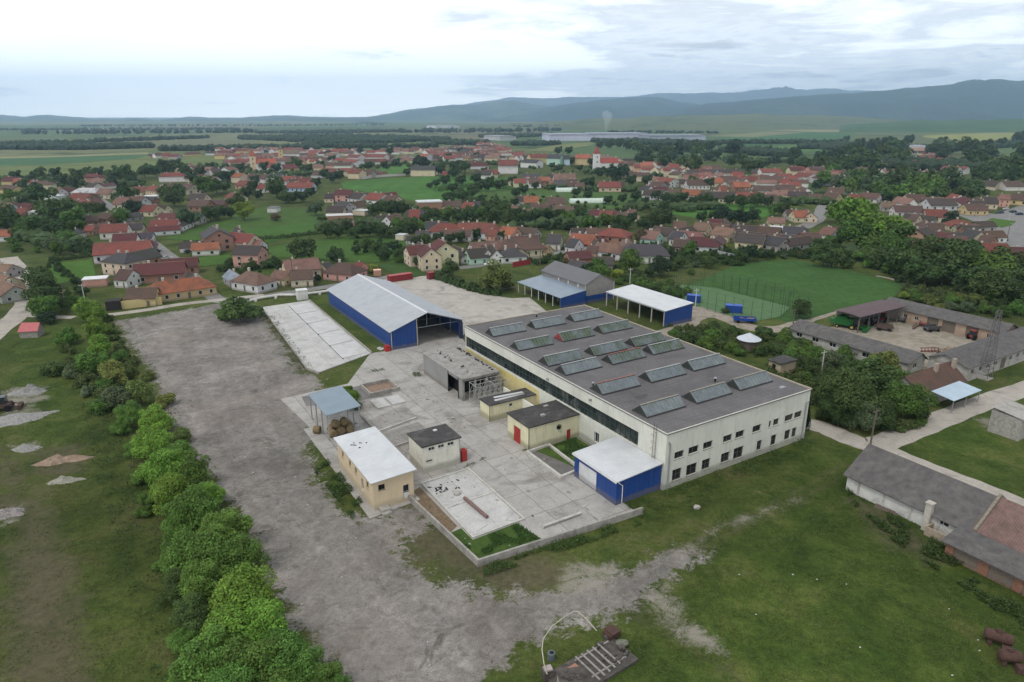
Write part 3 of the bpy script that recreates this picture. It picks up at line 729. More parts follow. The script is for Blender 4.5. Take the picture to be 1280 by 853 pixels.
# three low vents on the roof and the cabling trunk
for (u_, v_, s_) in ((22.3, 11.2, .35), (30.5, 3.0, .5), (2.2, 20.8, .3), (18.0, 62.8, .35)):
    vt = thing('roof_vent', {22.3: 'small dark pipe vent on the factory roof between two glazed ridges', 30.5: 'flat pale metal scrap lying near the rear corner of the factory roof', 2.2: 'little vent stub by the long edge of the factory roof', 18.0: 'small stub vent at the back parapet of the factory roof'}[u_], 'vent', (*UV(u_, v_), FH + .16), TH, 'small vents on the factory roof')
    b = MB()
    if s_ == .5: b.box(-1.0, .6, -.12, .12, 0, .1); b.box(-.5, .5, .15, .6, 0, .07); obj('sheet', b, M_STEEL, vt)
    else:
        b.cyl((0, 0, 0), (0, 0, .7), s_ * .45, n=10); obj('pipe', b, M_DARK, vt)
        b = MB(); b.lathe([(s_ * .9, .72), (s_ * .85, .8), (.03, .98)], 12); obj('cap', b, M_STEEL, vt)
b = MB()
for k in range(22):
    a = 2 * PI * k / 22; b.v.append(((1.5 + .45 * math.sin(3 * a + 1)) * math.cos(a), (.75 + .2 * math.sin(2 * a)) * math.sin(a), 0))
b.f.append(tuple(range(22))); o = obj('puddle', b, NT('wet_felt', .35).base((.035, .03, .032)).m); o.location = (*UV(6.3, 12.9), FH + .168); o.rotation_euler.z = TH
tag(o, 'dark puddle stain on the factory roof between skylights', 'puddle')

# skylights, one built, the rest copied
M_SKYG = NT('mossy_glass', .35); _t = M_SKYG; _q = _t.ob(); _r = _t.oi('Random'); _p = _t.pos()
_n = _t.noise(_p, .9, 6, .7); _col = _t.oi('Color')
_c = _t.mix(_t.ramp(_t.noise(_p, .25, 4, .6), (.42, 0.0), (.58, 1.0)), (.13, .155, .165), _col)
_c = _t.mix(1.0, _c, _t.ramp(_n, (.3, .7), (.7, 1.3)), 'MULTIPLY'); _t.base(_c); M_SKYG = M_SKYG.m
sk = thing('ridge_skylight', 'x', 'skylight', (*UV(5.5, 7.6), FH + .16), TH, 'ridge skylights in rows on the factory roof')
SLn, SWd, SHt = 8.4, 1.75, 1.55
b = MB(); b.xprism([(-SWd, .18), (SWd, .18), (0, SHt)], -SLn / 2 + .05, SLn / 2 - .05); obj('glazing', b, M_SKYG, sk, (.045, .065, .04))
b = MB()
for k in range(12):
    x = -SLn / 2 + .02 + k * (SLn - .04) / 11
    for s_ in (1, -1):
        b.add([(x - .045, s_ * SWd * 1.02, .2), (x + .045, s_ * SWd * 1.02, .2), (x + .045, 0, SHt + .07), (x - .045, 0, SHt + .07), (x - .045, s_ * SWd, .15), (x + .045, s_ * SWd, .15), (x + .045, 0, SHt), (x - .045, 0, SHt)],
              [(0, 1, 2, 3), (7, 6, 5, 4), (0, 4, 5, 1), (0, 3, 7, 4), (1, 5, 6, 2)])
obj('glazing_bars', b, simple('bar_metal', (.17, .18, .18), .6), sk)
b = MB(); b.box(-SLn / 2, SLn / 2, -.13, .13, SHt + .06, SHt + .13); obj('ridge_cap', b, M_PLAIN, sk, (.36, .37, .36))
b = MB(); b.box(-SLn / 2 - .05, SLn / 2 + .05, -SWd - .1, -SWd + .06, 0, .25); b.box(-SLn / 2 - .05, SLn / 2 + .05, SWd - .06, SWd + .1, 0, .25)
b.box(-SLn / 2 - .05, -SLn / 2 + .1, -SWd + .063, SWd - .063, 0, .2); b.box(SLn / 2 - .1, SLn / 2 + .05, -SWd + .063, SWd - .063, 0, .2); obj('kerb', b, simple('kerb_felt', (.06, .058, .06)), sk)
for s_ in (-1, 1):
    b = MB(); x = s_ * (SLn / 2 - .02); b.xprism([(-SWd, .18), (SWd, .18), (0, SHt + .02)], x, x + .05 * s_); 
    for k in (-.9, -.3, .3, .9): b.box(min(x + .055 * s_, x + .09 * s_), max(x + .055 * s_, x + .09 * s_), k - .03, k + .03, .2, SHt * (1 - abs(k) / SWd))
    obj('end_panel', b, M_PLAIN, sk, (.045, .05, .045))
rows = [(7.6, 'first row from the windowed end'), (18.5, 'second row from the windowed end'), (29.3, 'third row from the windowed end'), (35.0, 'fourth row from the windowed end'), (45.6, 'row next to last at the back'), (56.2, 'row along the back parapet')]
colsk = [(5.5, 'beside the window ribbon'), (16.4, 'in the middle of the roof'), (27.1, 'beside the rear edge')]
for j, (v_, rl) in enumerate(rows):
    for i, (u_, cl) in enumerate(colsk):
        green = (j in (2, 3, 4) or (i > 0 and j == 3)) and not (j == 2 and i == 0); pink = (j == 4 and i == 1); rust = (j == 1 and i in (0,)) or (j == 2 and i == 1) or j == 0
        g = (.062, .088, .050) if green else (.15, .175, .18)
        cap = (.30, .13, .10) if (j == 1 and i == 0) or (j == 2 and i == 1) else (.30, .27, .22) if rust else (.38, .39, .38)
        lab = '%s skylight %s, %s' % ('red ended' if pink else 'mossy green' if green else 'grey glazed', cl, rl)
        kw = dict(label=lab, color={'glazing': g, 'ridge_cap': cap, 'end_panel': (.30, .06, .06) if pink else (.045, .05, .045)})
        if i == 0 and j == 0:
            sk['label'] = lab
            for c__ in sk.children:
                if c__.name in kw['color']: c__.color = (*kw['color'][c__.name], 1)
        else: dup(sk, (*UV(u_ + random.uniform(-.15, .15), v_ + random.uniform(-.15, .15)), FH + .16), TH + random.uniform(-.012, .012), **kw)

# blue annex at the factory's front corner
def metal_mat(name, c, seam, axis_='X', rough=.5, k=.4):
    t = NT(name, rough); q = t.ob(); p = t.pos(); t.b.inputs['Specular IOR Level'].default_value = .4
    s = t.ramp(t.wave(q, seam, axis_, 0), (.80, 0.0), (.98, 1.0))
    c2 = t.mix(1.0, c, t.ramp(t.noise(p, .35, 7, .65), (.3, .86), (.7, 1.08)), 'MULTIPLY')
    c2 = t.mix(t.math('MULTIPLY', s, k), c2, tuple(x * .55 for x in c))
    sp = t.n('ShaderNodeSeparateXYZ'); t.l(p, sp.inputs[0]); low = t.ramp(t.math('MULTIPLY_ADD', t.noise(p, .9, 6, .75), -1.3, sp.outputs[2]), (-.6, 1.0), (.5, 0.0))
    c2 = t.mix(t.math('MULTIPLY', low, .5), c2, (.15, .13, .11)); st_ = t.ramp(t.noise(t.pos(0, (1, 1, .2)), .8, 7, .75), (.56, 0.0), (.74, 1.0)); c2 = t.mix(t.math('MULTIPLY', st_, .22), c2, (.20, .19, .17))
    t.base(c2); t.bump(t.wave(q, seam, axis_, 0), .25, .03); return t.m
M_BLUE = metal_mat('blue_cladding', (.010, .050, .215), .32, 'X', .5, .45)
M_BLUEY = metal_mat('blue_cladding_y', (.010, .050, .215), .32, 'Y', .5, .45)
M_WROOF = metal_mat('white_metal_roof', (.52, .53, .54), .45, 'Y', .4, .18)
M_WROOFX = metal_mat('white_metal_roof_x', (.60, .61, .625), .45, 'X', .4, .18)
M_BLGREY = metal_mat('blue_grey_roof', (.17, .225, .27), .5, 'Y', .4, .25)
AX, AY, AW, AL = -9.0, .5, 8.9, 10.3
ann = thing('blue_annex', 'blue clad lean-to shed with white roof and pale roller door against the factory corner', 'shed', UV(AX, AY), TH)
for y_ in (0, AL - .1):
    b = MB(); yprism(b, [(0.002, 0), (AW, 0), (AW, 4.53), (0.002, 3.99)], y_, y_ + .1); obj('wall', b, M_BLUE, ann)
b = MB(); wall_open(b, (0, AL), (0, 0), 0, 4.0, [(1.0, 5.6, 0.02, 3.2)]); aw = obj('wall', b, M_BLUEY, ann)
b = MB(); b.box(.15, .2, AL - 5.6, AL - 1.0, .02, 3.2); obj('door', b, metal_mat('roller_door', (.60, .60, .61), 1.2, 'Z', .5, .3), ann)
rf = MB(); P = [(-.25, -.3), (AW, -.3), (AW, AL + .3), (-.25, AL + .3)]; zz = lambda x: 4.0 + .55 * x / AW
rf.add([(x, y, zz(x) + .0) for x, y in P] + [(x, y, zz(x) + .14) for x, y in P], [(3, 2, 1, 0), (4, 5, 6, 7), (0, 1, 5, 4), (1, 2, 6, 5), (2, 3, 7, 6), (3, 0, 4, 7)]); obj('roof', rf, M_WROOF, ann)
b = MB(); b.tube([(.1, -.33, 3.95), (.8, -.14, 3.3), (1.1, -.12, 3.1), (1.1, -.12, .1)], .07, 7); obj('downpipe', b, M_FRAMEW, ann)
b = MB(); b.box(-.36, -.255, -.3, AL + .3, 3.86, 4.0); obj('gutter', b, M_FRAMEW, ann)

M_CW = simple('cream_wall', (.66, .62, .42), var=.10, sc_=.4, stain=(.50, .48, .40), amt=.5, streak=.45)
M_DFELT = simple('dark_felt', (.060, .056, .055), .9, var=.4, sc_=.8, stain=(.13, .12, .115), amt=.7)
M_REDP = simple('red_paint', (.36, .035, .03), .6, sc_=3, stain=(.20, .04, .03))
# block with the red doors
U0, V0 = toUV(2.9, 105.8)
r, C_, wo, ro = building('boiler_house', 'cream block with bulging dark felt roof and tall red double doors', 'workshop', (U0, V0), 10.9, 7.0, 4.45, None,
    {'w': [(2.0, 4.3, 0.02, 3.1)], 's': [(8.0, 8.9, .02, 2.1)]}, M_CW, M_DFELT, .22, .2)
for k, (x0, x1) in enumerate(((2.7, 3.82), (3.88, 5.0))):
    b = MB(); b.box(.12, .17, x0, x1, .02, 3.1); b.box(.09, .12, x0 + .1, x1 - .1, 1.5, 1.6); obj('door', b, M_REDP, r)
b = MB(); b.box(8.0, 8.9, .12, .17, .02, 2.1); obj('door', b, M_REDP, r)
b = MB(); b.tube([(-.08, -.1, .1), (-.08, -.1, 4.4)], .06, 6); b.tube([(10.7, -.1, .1), (10.7, -.1, 4.4)], .05, 6); obj('downpipe', b, M_DARK, r)
b = MB(); b.tube([(6.2 + .45 * math.cos(a * .5), -.12, 3.2 + .45 * math.sin(a * .5)) for a in range(13)], .05, 6); b.cyl((6.2, -.25, 3.1), (6.2, 0, 3.1), .35, n=12); obj('fan_housing', b, M_DARK, r)
b = MB(); b.box(4.2, 5.0, 2.3, 2.9, 4.68, 4.95); obj('hatch', b, M_CONC, ro)
b = MB(); b.box(6.9, 7.7, 5.4, 5.9, 4.68, 4.9); obj('hatch', b, M_CONC, ro)
# block with the loose white sheets
U0, V0 = toUV(-4.2, 117.8)
r, C_, wo, ro = building('store_block', 'low cream block with white sheets lying on its dark flat roof', 'outbuilding', (U0, V0), 10.9, 3.7, 3.25, None,
    {'s': [(4.3, 5.1, 2.1, 2.75)], 'e': []}, M_CW, M_DFELT, .2, .15)
window(r, *C_['s'], (4.3, 5.1, 2.1, 2.75), 0)
b = MB(); b.tube([(-.06, -.1, .1), (-.06, -.1, 3.2)], .05, 6); obj('downpipe', b, M_DARK, r)
M_SHT = simple('white_sheet', (.56, .56, .56), .5, var=.1)
for k, (x, y, l_, w_, a, lab) in enumerate(((1.9, .9, 6.6, .75, .03, 'long white metal sheet lying flat along the low block roof'), (2.2, 1.9, 6.2, .7, -.09, 'long white metal sheet crossing askew over the other on the roof'))):
    b = MB(); b.box(0, l_, 0, w_, 0, .06); b.box(0, l_, -.03, 0, 0, .16); o = obj('metal_sheet', b, M_SHT); o.location = (*UV(U0 + x, V0 + y), 3.47 + .18 * k); o.rotation_euler.z = TH + a
    tag(o, lab, 'sheet', 'white sheets on the low block')
# white wall between the blocks and the factory
b = MB(); b.box(0, .25, 0, 21, 0, 3.1); o = obj('yard_wall', b, M_CREAM); o.location = V3(UV(-3.2, 31.2)); o.rotation_euler = (0, 0, TH); o.scale = (1, .55, 1); tag(o, 'pale rendered wall standing between the low block and the factory', 'wall')

# transformer house
U0, V0 = toUV(-14.3, 98.1)
tw = [(1.05, 2.15, 3.75, 4.35), (2.75, 3.85, 3.75, 4.35), (4.45, 5.6, 3.75, 4.35)]
r, C_, wo, ro = building('transformer_house', 'tall cream cube with three slot windows under a black flat roof', 'outbuilding', (U0, V0), 6.7, 5.5, 4.7, None,
    {'s': tw, 'w': [(3.9, 4.7, 2.6, 2.85)]}, M_CREAM, M_DFELT, .25, .22)
for o_ in tw: window(r, *C_['s'], o_, 1)
b = MB(); b.tube([(6.6, -.1, .1), (6.6, -.1, 4.65)], .06, 6); obj('downpipe', b, M_STEEL, r)
b = MB(); b.box(.5, 1.6, -.12, -.02, 2.05, 2.2); obj('bracket', b, M_RUST, r)
b = MB(); b.box(3.9, 4.5, 3.9, 4.4, 4.96, 5.1); obj('hatch', b, M_FRAMEW, ro)
b = MB(); b.box(0, 1.0, 0, 1.1, 0, 2.0); b.box(.05, .95, -.04, 0, .1, 1.9); b.box(-.1, 1.5, .45, .5, 2.0, 2.06)
o = obj('red_cabinet', b, M_REDP); o.location = V3(UV(U0 + 7.1, V0 + .2)); o.rotation_euler.z = TH; tag(o, 'red steel cabinet against the side of the tall cream cube', 'cabinet')
# office with the white roof
U0, V0 = toUV(-20.1, 87.0)
ww = [(2.2, 3.1, 2.6, 3.7), (5.7, 6.6, 2.6, 3.7), (8.4, 9.3, 2.6, 3.7), (13.5, 14.5, 2.6, 3.8)]
r, C_, wo, ro = building('office_building', 'peach rendered two level office with a white overhanging roof', 'office', (U0, V0), 6.3, 16.4, 4.85, None,
    {'w': ww + [(11.2, 12.1, 1.2, 3.2)], 's': [(.8, 1.8, 3.2, 4.1), (4.6, 5.6, .6, 2.9)]}, simple('peach_render', (.62, .50, .34), var=.08, sc_=.4, stain=(.5, .42, .3), amt=.3, streak=.25), M_WROOF, .12, .45, slope=(.25, 0))
M_BROWNF = simple('brown_frame', (.22, .16, .09), .6)
for o_ in ww: window(r, *C_['w'], o_, 1, frame=M_BROWNF)
window(r, *C_['w'], (11.2, 12.1, 1.2, 3.2), 0, frame=M_FRAMEW)
window(r, *C_['s'], (.8, 1.8, 3.2, 4.1), 1, pane=M_DARK, frame=M_DARK)  # no glass here: black sheet paints the dark hole
d_ = window(r, *C_['s'], (4.6, 5.6, .6, 2.9), 0, name='door', sill=False, rail=1)
b = MB(); b.box(4.7, 5.5, .10, .13, .65, 1.6); obj('door_panel', b, M_FRAMEW, d_)
b = MB(); b.box(.6, 2.0, -1.3, -.02, 0, .62); b.box(.6, 2.0, -1.9, -1.303, 0, .3); obj('steps', b, M_CONC, r)
b = MB(); b.box(-.42, -.3, -.4, 16.8, 4.75, 4.87); obj('gutter', b, M_STEEL, ro)
b = MB(); rr_ = random.Random(3)
for k in range(9): 
    x, y, s_ = 2.2 + rr_.uniform(-1.2, 1.6), 11.8 + rr_.uniform(-1, 1.2), rr_.uniform(.1, .3); z_ = 4.98 + .25 * x / 6.3; b.box(x, x + s_, y, y + s_ * .7, z_, z_ + .08)
obj('roof_debris', b, M_DARK, ro)['label'] = 'dark scraps of torn felt on the white roof'
# raised concrete deck under office and canopy
sheet('terrace', uvpoly([(U0 - 1.3, V0 - 1.5), (U0 - 1.3, V0 + 33.0), (U0 + 7.0, V0 + 33.0), (U0 + 7.0, V0 - .6)]), .14, M_YARD, thick=.13)

# blue-grey canopy over hay bales
U0, V0 = toUV(-32.5, 109.1)
ca = thing('open_canopy', 'blue-grey sheet canopy on thin steel posts sheltering round bales', 'canopy', UV(U0, V0), TH)
rf = MB(); P = [(0, 0), (6.4, 0), (6.4, 11.4), (0, 11.4)]
z1 = lambda x: 5.15 + .45 * x / 6.4
rf.add([(x, y, z1(x)) for x, y in P] + [(x, y, z1(x) + .1) for x, y in P], [(3, 2, 1, 0), (4, 5, 6, 7), (0, 1, 5, 4), (1, 2, 6, 5), (2, 3, 7, 6), (3, 0, 4, 7)]); obj('roof', rf, M_BLGREY, ca)
for x in (.3, 6.1):
    for y in (.3, 3.9, 7.5, 11.1):
        b = MB(); b.box(x - .09, x + .09, y - .09, y + .09, .14, z1(x) - .003); obj('post', b, M_STEEL, ca)
b = MB()
for x in (.3, 6.1): b.box(x - .05, x + .05, .1, 11.3, z1(x) - .35, z1(x) - .2)
b.cyl((.3, .3, 4.6), (3, .3, 5.2), .05, n=5); b.cyl((6.1, .3, 3.6), (4.5, .3, 5.4), .05, n=5); obj('brace', b, M_STEEL, ca)
M_HAY = NT('weathered_hay', 1.0); _t = M_HAY; _p = _t.pos(); _t.base(_t.mix(1.0, (.22, .165, .09), _t.ramp(_t.noise(_p, 9, 6, .8), (.3, .45), (.7, 1.35)), 'MULTIPLY')); _t.bump(_t.noise(_p, 12, 5, .8), .8, .08); M_HAY = M_HAY.m
b = MB(); prof = [(.52, -.62), (.68, -.58), (.72, -.3), (.72, .3), (.68, .58), (.52, .62), (.2, .60)]
b.lathe([(.2, -.60)] + prof, 18); b.v = [(z, x, y + .72) for x, y, z in b.v]
bale = obj('hay_bale', b, M_HAY, smooth=True); bale['category'] = 'hay bale'
spots = [(1.3, 1.6, 0, .2, 'round bale standing out in front at the canopy edge'), (3.0, 2.0, 0, .05, 'weathered round bale at the canopy mouth beside the leaning one'), (4.6, 1.9, 0, -.1, 'round bale by the side post of the canopy'), (1.8, 3.6, 0, .3, 'round bale in the second rank behind the mouth of the canopy'),
         (3.7, 3.7, 0, .1, 'round bale in the middle of the second rank under the canopy'), (5.0, 3.8, 0, .0, 'round bale in the second rank against the side posts'), (2.3, 2.6, 1.28, .4, 'round bale stacked on top, over the canopy mouth'), (3.9, 2.8, 1.28, -.2, 'round bale stacked on top near the side posts'), (-.6, 4.6, 0, .9, 'round bale lying just outside the canopy post')]
for k, (x, y, z, a, lab) in enumerate(spots):
    o = bale if k == 0 else bale.copy()
    if k: col.objects.link(o)
    o.location = (*UV(U0 + x, V0 + y), z + .14); o.rotation_euler = (0, 0, TH + a + PI / 2); tag(o, lab, 'hay bale', 'round hay bales under the canopy')

# blue hangar
HU, HV = toUV(-29.7, 159.3); HW, HL, HE, HR = 19.7, 50.3, 4.85, 8.3
hg = thing('blue_hangar', 'long blue clad hangar with pale grey gable roof and one open end', 'hangar', UV(HU, HV), TH)
b = MB(); b.box(0, .12, 0, HL, 0, HE); obj('wall', b, M_BLUEY, hg)
b = MB(); b.box(HW - .12, HW, 0, HL, 0, HE); obj('wall', b, M_BLUEY, hg)
sl = (HR - HE) / (HW / 2)
b = MB(); yprism(b, [(0.002, 0), (6.9, 0), (6.9, HE + sl * 6.9), (0.002, HE)], -.003, .12); obj('end_wall', b, M_BLUE, hg)
b = MB(); yprism(b, [(0.002, 0), (HW - .002, 0), (HW - .002, HE), (HW / 2, HR), (0.002, HE)], HL - .12, HL + .003); obj('end_wall', b, M_BLUE, hg)
b = MB(); b.box(HW - .3, HW - .15, -.02, .3, 0, HE - .4); b.box(HW - 1.1, HW - .3, -.9, 0, .2, 4.5); obj('door_leaf', b, simple('dark_blue_door', (.03, .045, .10), .6, sc_=3, var=.3), hg)
b = MB(); o_ = .5
sec = [(-o_, HE - sl * o_), (-o_, HE - sl * o_ + .12), (HW / 2, HR + .12), (HW / 2, HR)]
M_HROOF = metal_mat('hangar_roof', (.34, .355, .375), .42, 'Y', .5, .15)
yprism(b, sec[::-1], -.5, HL + .3); ro = obj('roof', b, M_HROOF, hg)
b = MB(); yprism(b, [(HW - x, z) for x, z in sec], -.5, HL + .3); obj('roof', b, M_HROOF, hg)
b = MB(); yprism(b, [(HW / 2 - .35, HR + .0), (HW / 2, HR + .2), (HW / 2 + .35, HR + .0)][::-1], -.5, HL + .3); obj('ridge_cap', b, M_SHT, ro)
b = MB(); b.tube([(.08, -.1, 0), (.08, -.1, HE)], .09, 6); b.box(6.85, 7.05, -.1, .0, 0, HE + sl * 6.9); b.box(-o_, HW / 2, -.56, -.503, 0, 0.001); obj('corner_trim', b, simple('buff_trim', (.45, .40, .30)), hg)
b = MB()
for y in np.linspace(.3, HL - .3, 9):
    for x in (.3, HW - .3): b.box(x - .1, x + .1, y - .1, y + .1, 0, HE - .1)
    b.cyl((.3, y, HE - .1), (HW / 2, y, HR - .2), .1, n=5); b.cyl((HW - .3, y, HE - .1), (HW / 2, y, HR - .2), .1, n=5); b.cyl((.3, y, HE - .3), (HW - .3, y, HE - .3), .06, n=5)
    b.cyl((HW / 2, y, HE - .3), (HW / 2, y, HR - .2), .05, n=5)
obj('frame', b, M_STEEL, hg)
b = MB(); b.box(-1.4, -.1, -1.1, .4, 0, .9); b.box(-1.3, -.2, -1.0, .3, .9, 1.4); o = obj('scrap_bin', b, M_REDP); o.location = V3(UV(HU - .3, HV + .6)); o.rotation_euler.z = TH
tag(o, 'small red bin tucked against the hangar corner', 'bin')
b = MB(); b.box(0, 1.6, 0, .9, 0, .12); b.box(.2, 1.2, 1.0, 1.6, 0, .3); o = obj('loose_panel', b, M_SHT); o.location = (*UV(HU - 2.2, HV + 1.2), .05); o.rotation_euler.z = TH + .5; tag(o, 'white panel scrap on the ground beside the red bin', 'panel')

# grey precast shed with a steel lattice
U0, V0 = toUV(-10.0, 127.6); SL2 = 18.8
M_GSH = metal_mat('grey_corrugated', (.27, .265, .255), .9, 'Y', .8, .5); M_GS2 = simple('shed_concrete', (.30, .285, .265), var=.35, sc_=.8, stain=(.14, .13, .115), amt=.7)
gs = thing('grey_shed', 'grey concrete and corrugated shed with debris piled along its roof edges', 'shed', UV(U0, V0), TH)
b = MB(); wall_open(b, (0, SL2), (0, 6.2), 0, 4.6, []); wall_open(b, (0, 1.8), (0, 0), 0, 4.6, []); b.quad((0, 6.2, 4.0), (0, 1.8, 4.0), (0, 1.8, 4.6), (0, 6.2, 4.6)); wo = obj('wall', b, M_GSH, gs)
b = MB(); wall_open(b, (0, 0), (8.6, 0), 0, 4.6, [(.5, 2.9, .05, 4.2), (3.2, 5.6, .05, 4.2), (5.9, 8.3, .05, 4.2)]); wall_open(b, (8.6, 0), (8.6, SL2), 0, 4.6, []); wall_open(b, (8.6, SL2), (0, SL2), 0, 4.6, []); obj('wall', b, M_GS2, gs)
b = MB(); b.box(1.6, 8.3, 4.0, SL2 - .3, .02, 4.5); obj('interior_shade', b, M_DARK, wo)  # black block painting the shade deep in the shed
b = MB(); b.box(-.15, 8.75, -.15, SL2 + .15, 4.604, 4.85); ro = obj('roof', b, M_GS2, gs)
b = MB()
for k in range(60):
    x, s_ = (rr_.gauss(7.9, .2) if k % 3 else rr_.gauss(3.2, .25)), rr_.uniform(.12, .32); y = rr_.uniform(1, 18.4); b.blob((x, y, 4.95), (s_, s_ * .7, s_ * .6), k, 1)
obj('roof_debris', b, simple('dark_scrap', (.05, .047, .045), var=.5), ro)
b = MB(); b.box(-.12, 0, 6.2, 6.4, 0, 4.6); b.box(-.12, 0, 1.6, 1.8, 0, 4.6); b.box(-.12, .0, 1.8, 6.2, 3.9, 4.0); obj('door_frame', b, M_DARK, gs)
lt = thing('steel_lattice', 'white steel lattice of trusses standing against the end of the grey shed', 'steel frame', UV(U0 + 1.2, V0 - 4.4), TH)
for k in range(3):
    b = MB(); y = k * 1.8
    for z in (.2, 2.2, 4.2): b.cyl((0, y, z), (7.5, y, z), .05, n=5)
    for j in range(7): x = j * 1.25; b.cyl((x, y, .1), (x, y, 4.3), .045, n=5); 
    for j in range(6):
        x = j * 1.25; b.cyl((x, y, .2 if j % 2 else 2.2), (x + 1.25, y, 2.2 if j % 2 else .2), .035, n=4); b.cyl((x, y, 4.2 if j % 2 else 2.2), (x + 1.25, y, 2.2 if j % 2 else 4.2), .035, n=4)
    obj('truss', b, simple('pale_steel', (.40, .40, .38), .6, sc_=3), lt)
b = MB()
for x in (0, 3.75, 7.5):
    for z in (.3, 4.2): b.cyl((x, 0, z), (x, 3.6, z), .05, n=5)
obj('tie_bars', b, simple('pale_steel', (.40, .40, .38)), lt)

# canopies and gabled store north of the factory
U0, V0 = toUV(14.4, 197.1)
r = thing('blue_canopy', 'blue-grey lean-to canopy on slim posts with a blue end wall, beside the gabled store', 'canopy', UV(U0, V0), TH)
rf = MB(); P = [(0, 0), (9.8, 0), (9.8, 24.5), (0, 24.5)]; z1 = lambda x: 3.3 + 1.2 * x / 9.8
rf.add([(x, y, z1(x)) for x, y in P] + [(x, y, z1(x) + .12) for x, y in P], [(3, 2, 1, 0), (4, 5, 6, 7), (0, 1, 5, 4), (1, 2, 6, 5), (2, 3, 7, 6), (3, 0, 4, 7)]); obj('roof', rf, metal_mat('blue_grey_roof_b', (.20, .25, .30), .5, 'Y', .4, .25), r)
b = MB(); yprism(b, [(.1, 0), (9.7, 0), (9.7, z1(9.7) - .01), (.1, z1(.1) - .01)], .1, .2); obj('end_wall', b, M_BLUE, r)
for k in range(7):
    b = MB(); y = .3 + k * 3.95; b.box(.2, .38, y - .09, y + .09, 0, z1(.3)); obj('post', b, M_FRAMEW, r)
for k in range(3):
    b = MB(); y = 8 + k * 7.9; b.box(4.8, 4.98, y - .09, y + .09, 0, z1(4.9)); obj('post', b, M_FRAMEW, r)
gb = thing('gabled_store', 'tall grey gabled store with corrugated sides and a blue base', 'warehouse', UV(U0 + 10.1, V0 + 1.0), TH)
GW, GL, GE, GR = 11.0, 24.0, 6.0, 8.6
b = MB(); yprism(b, [(0, 2.4), (0, GE), (GW / 2, GR), (GW, GE), (GW, 2.4)][::-1], 0, GL); obj('wall', b, simple('grey_sheet', (.27, .25, .235), var=.2, sc_=1.2, stain=(.17, .16, .15)), gb)
b = MB(); b.box(-.03, GW + .03, -.03, GL, 0, 2.39); obj('base', b, M_BLUE, gb)
for s_ in (0, 1):
    b = MB(); o_ = .4; sl2 = (GR - GE) / (GW / 2); sec = [(-o_, GE - sl2 * o_ + .004), (-o_, GE - sl2 * o_ + .13), (GW / 2, GR + .13), (GW / 2, GR + .004)]
    yprism(b, sec[::-1] if not s_ else [(GW - x, z) for x, z in sec], -.25, GL + .3); obj('roof', b, metal_mat('grey_ribbed_roof', (.125, .125, .13), .35, 'Y', .7, .3), gb)
for k in range(3):
    b = MB(); y = 3.5 + 5.2 * k; b.box(-.10, -.004, y, y + .5, 3.5, 6.0 - .3); obj('panel', b, M_FRAMEW, gb)
b = MB(); b.tube([(-.1, -.1, 0), (-.1, -.1, GE)], .08, 6); b.tube([(GW + .1, -.1, 0), (GW + .1, -.1, GE)], .08, 6); obj('downpipe', b, M_FRAMEW, gb)
U0, V0 = toUV(41.7, 179.0)
r = thing('white_canopy', 'long white roofed canopy open along one side with a blue end wall', 'canopy', UV(U0, V0), TH)
z1 = lambda x: 4.4 + .9 * x / 10.5
rf = MB(); P = [(0, -.2), (10.5, -.2), (10.5, 25.6), (0, 25.6)]
rf.add([(x, y, z1(x)) for x, y in P] + [(x, y, z1(x) + .14) for x, y in P], [(3, 2, 1, 0), (4, 5, 6, 7), (0, 1, 5, 4), (1, 2, 6, 5), (2, 3, 7, 6), (3, 0, 4, 7)]); obj('roof', rf, M_WROOF, r)
b = MB(); yprism(b, [(.1, 0), (10.4, 0), (10.4, z1(10.4)), (.1, z1(.1))], 0, .1); obj('end_wall', b, M_BLUE, r)
b = MB(); b.box(10.3, 10.4, .102, 25.5, 0, 5.2); obj('back_wall', b, simple('brown_sheet', (.10, .085, .07)), r)
for k in range(6):
    b = MB(); y = .5 + k * 4.95; b.box(.15, .4, y - .12, y + .12, 0, z1(.3)); obj('post', b, simple('pale_post', (.45, .42, .37)), r)
b = MB(); b.box(.02, .1, 0, 25.5, 4.1, 4.39); obj('beam', b, M_STEEL, r)
# ------------------------------------------------------------------ yard floor: slabs, pit, perimeter wall, pipes
sheet('slab', uvpoly([(-30.8, 4.4), (-22.8, 4.6), (-22.6, 21.4), (-30.8, 21.0)]), .10, M_SLABW, thick=.09)
def wall_run(name, label, uvs, th_, h, mat, z=0, cat='wall', group=None, px=False):
    b = MB(); P = [Vector(G(*p_)) if px else Vector(UV(*p_)) for p_ in uvs]
    for i in range(len(P) - 1):
        a, c = P[i], P[i + 1]; d = (c - a).normalized(); n_ = Vector((-d.y, d.x)) * th_ / 2; e_ = d * (th_ / 2 if i < len(P) - 2 else 0)
        q = [a - n_ , c + e_ - n_, c + e_ + n_, a + n_]; b.prism([(v_.x, v_.y) for v_ in q], z, z + h - .003 * i)
    return tag(obj(name, b, mat), label, cat, group)
M_WALLC = simple('stained_wall_concrete', (.33, .31, .28), sc_=1.2, var=.3, stain=(.12, .11, .095), amt=.75)
wall_run('perimeter_wall', 'low stained concrete wall edging the works yard by the grass', [(-34.6, 18.0), (-33.3, -1.5), (-7.0, -3.2)], .3, 1.05, M_WALLC)
M_KERB = simple('pale_kerb', (.50, .48, .44), sc_=2, var=.2, stain=(.2, .18, .15), amt=.5)
wall_run('slab_kerb', 'pale kerb frame around the two part concrete slab', [(-31.0, 21.2), (-31.0, 4.2), (-22.6, 4.4), (-22.5, 21.5), (-31.0, 21.2)], .25, .32, M_KERB, cat='kerb')
wall_run('slab_divider', 'narrow pale kerb dividing the slab into two', [(-30.9, 12.8), (-22.7, 13.1)], .22, .22, M_KERB, cat='kerb')
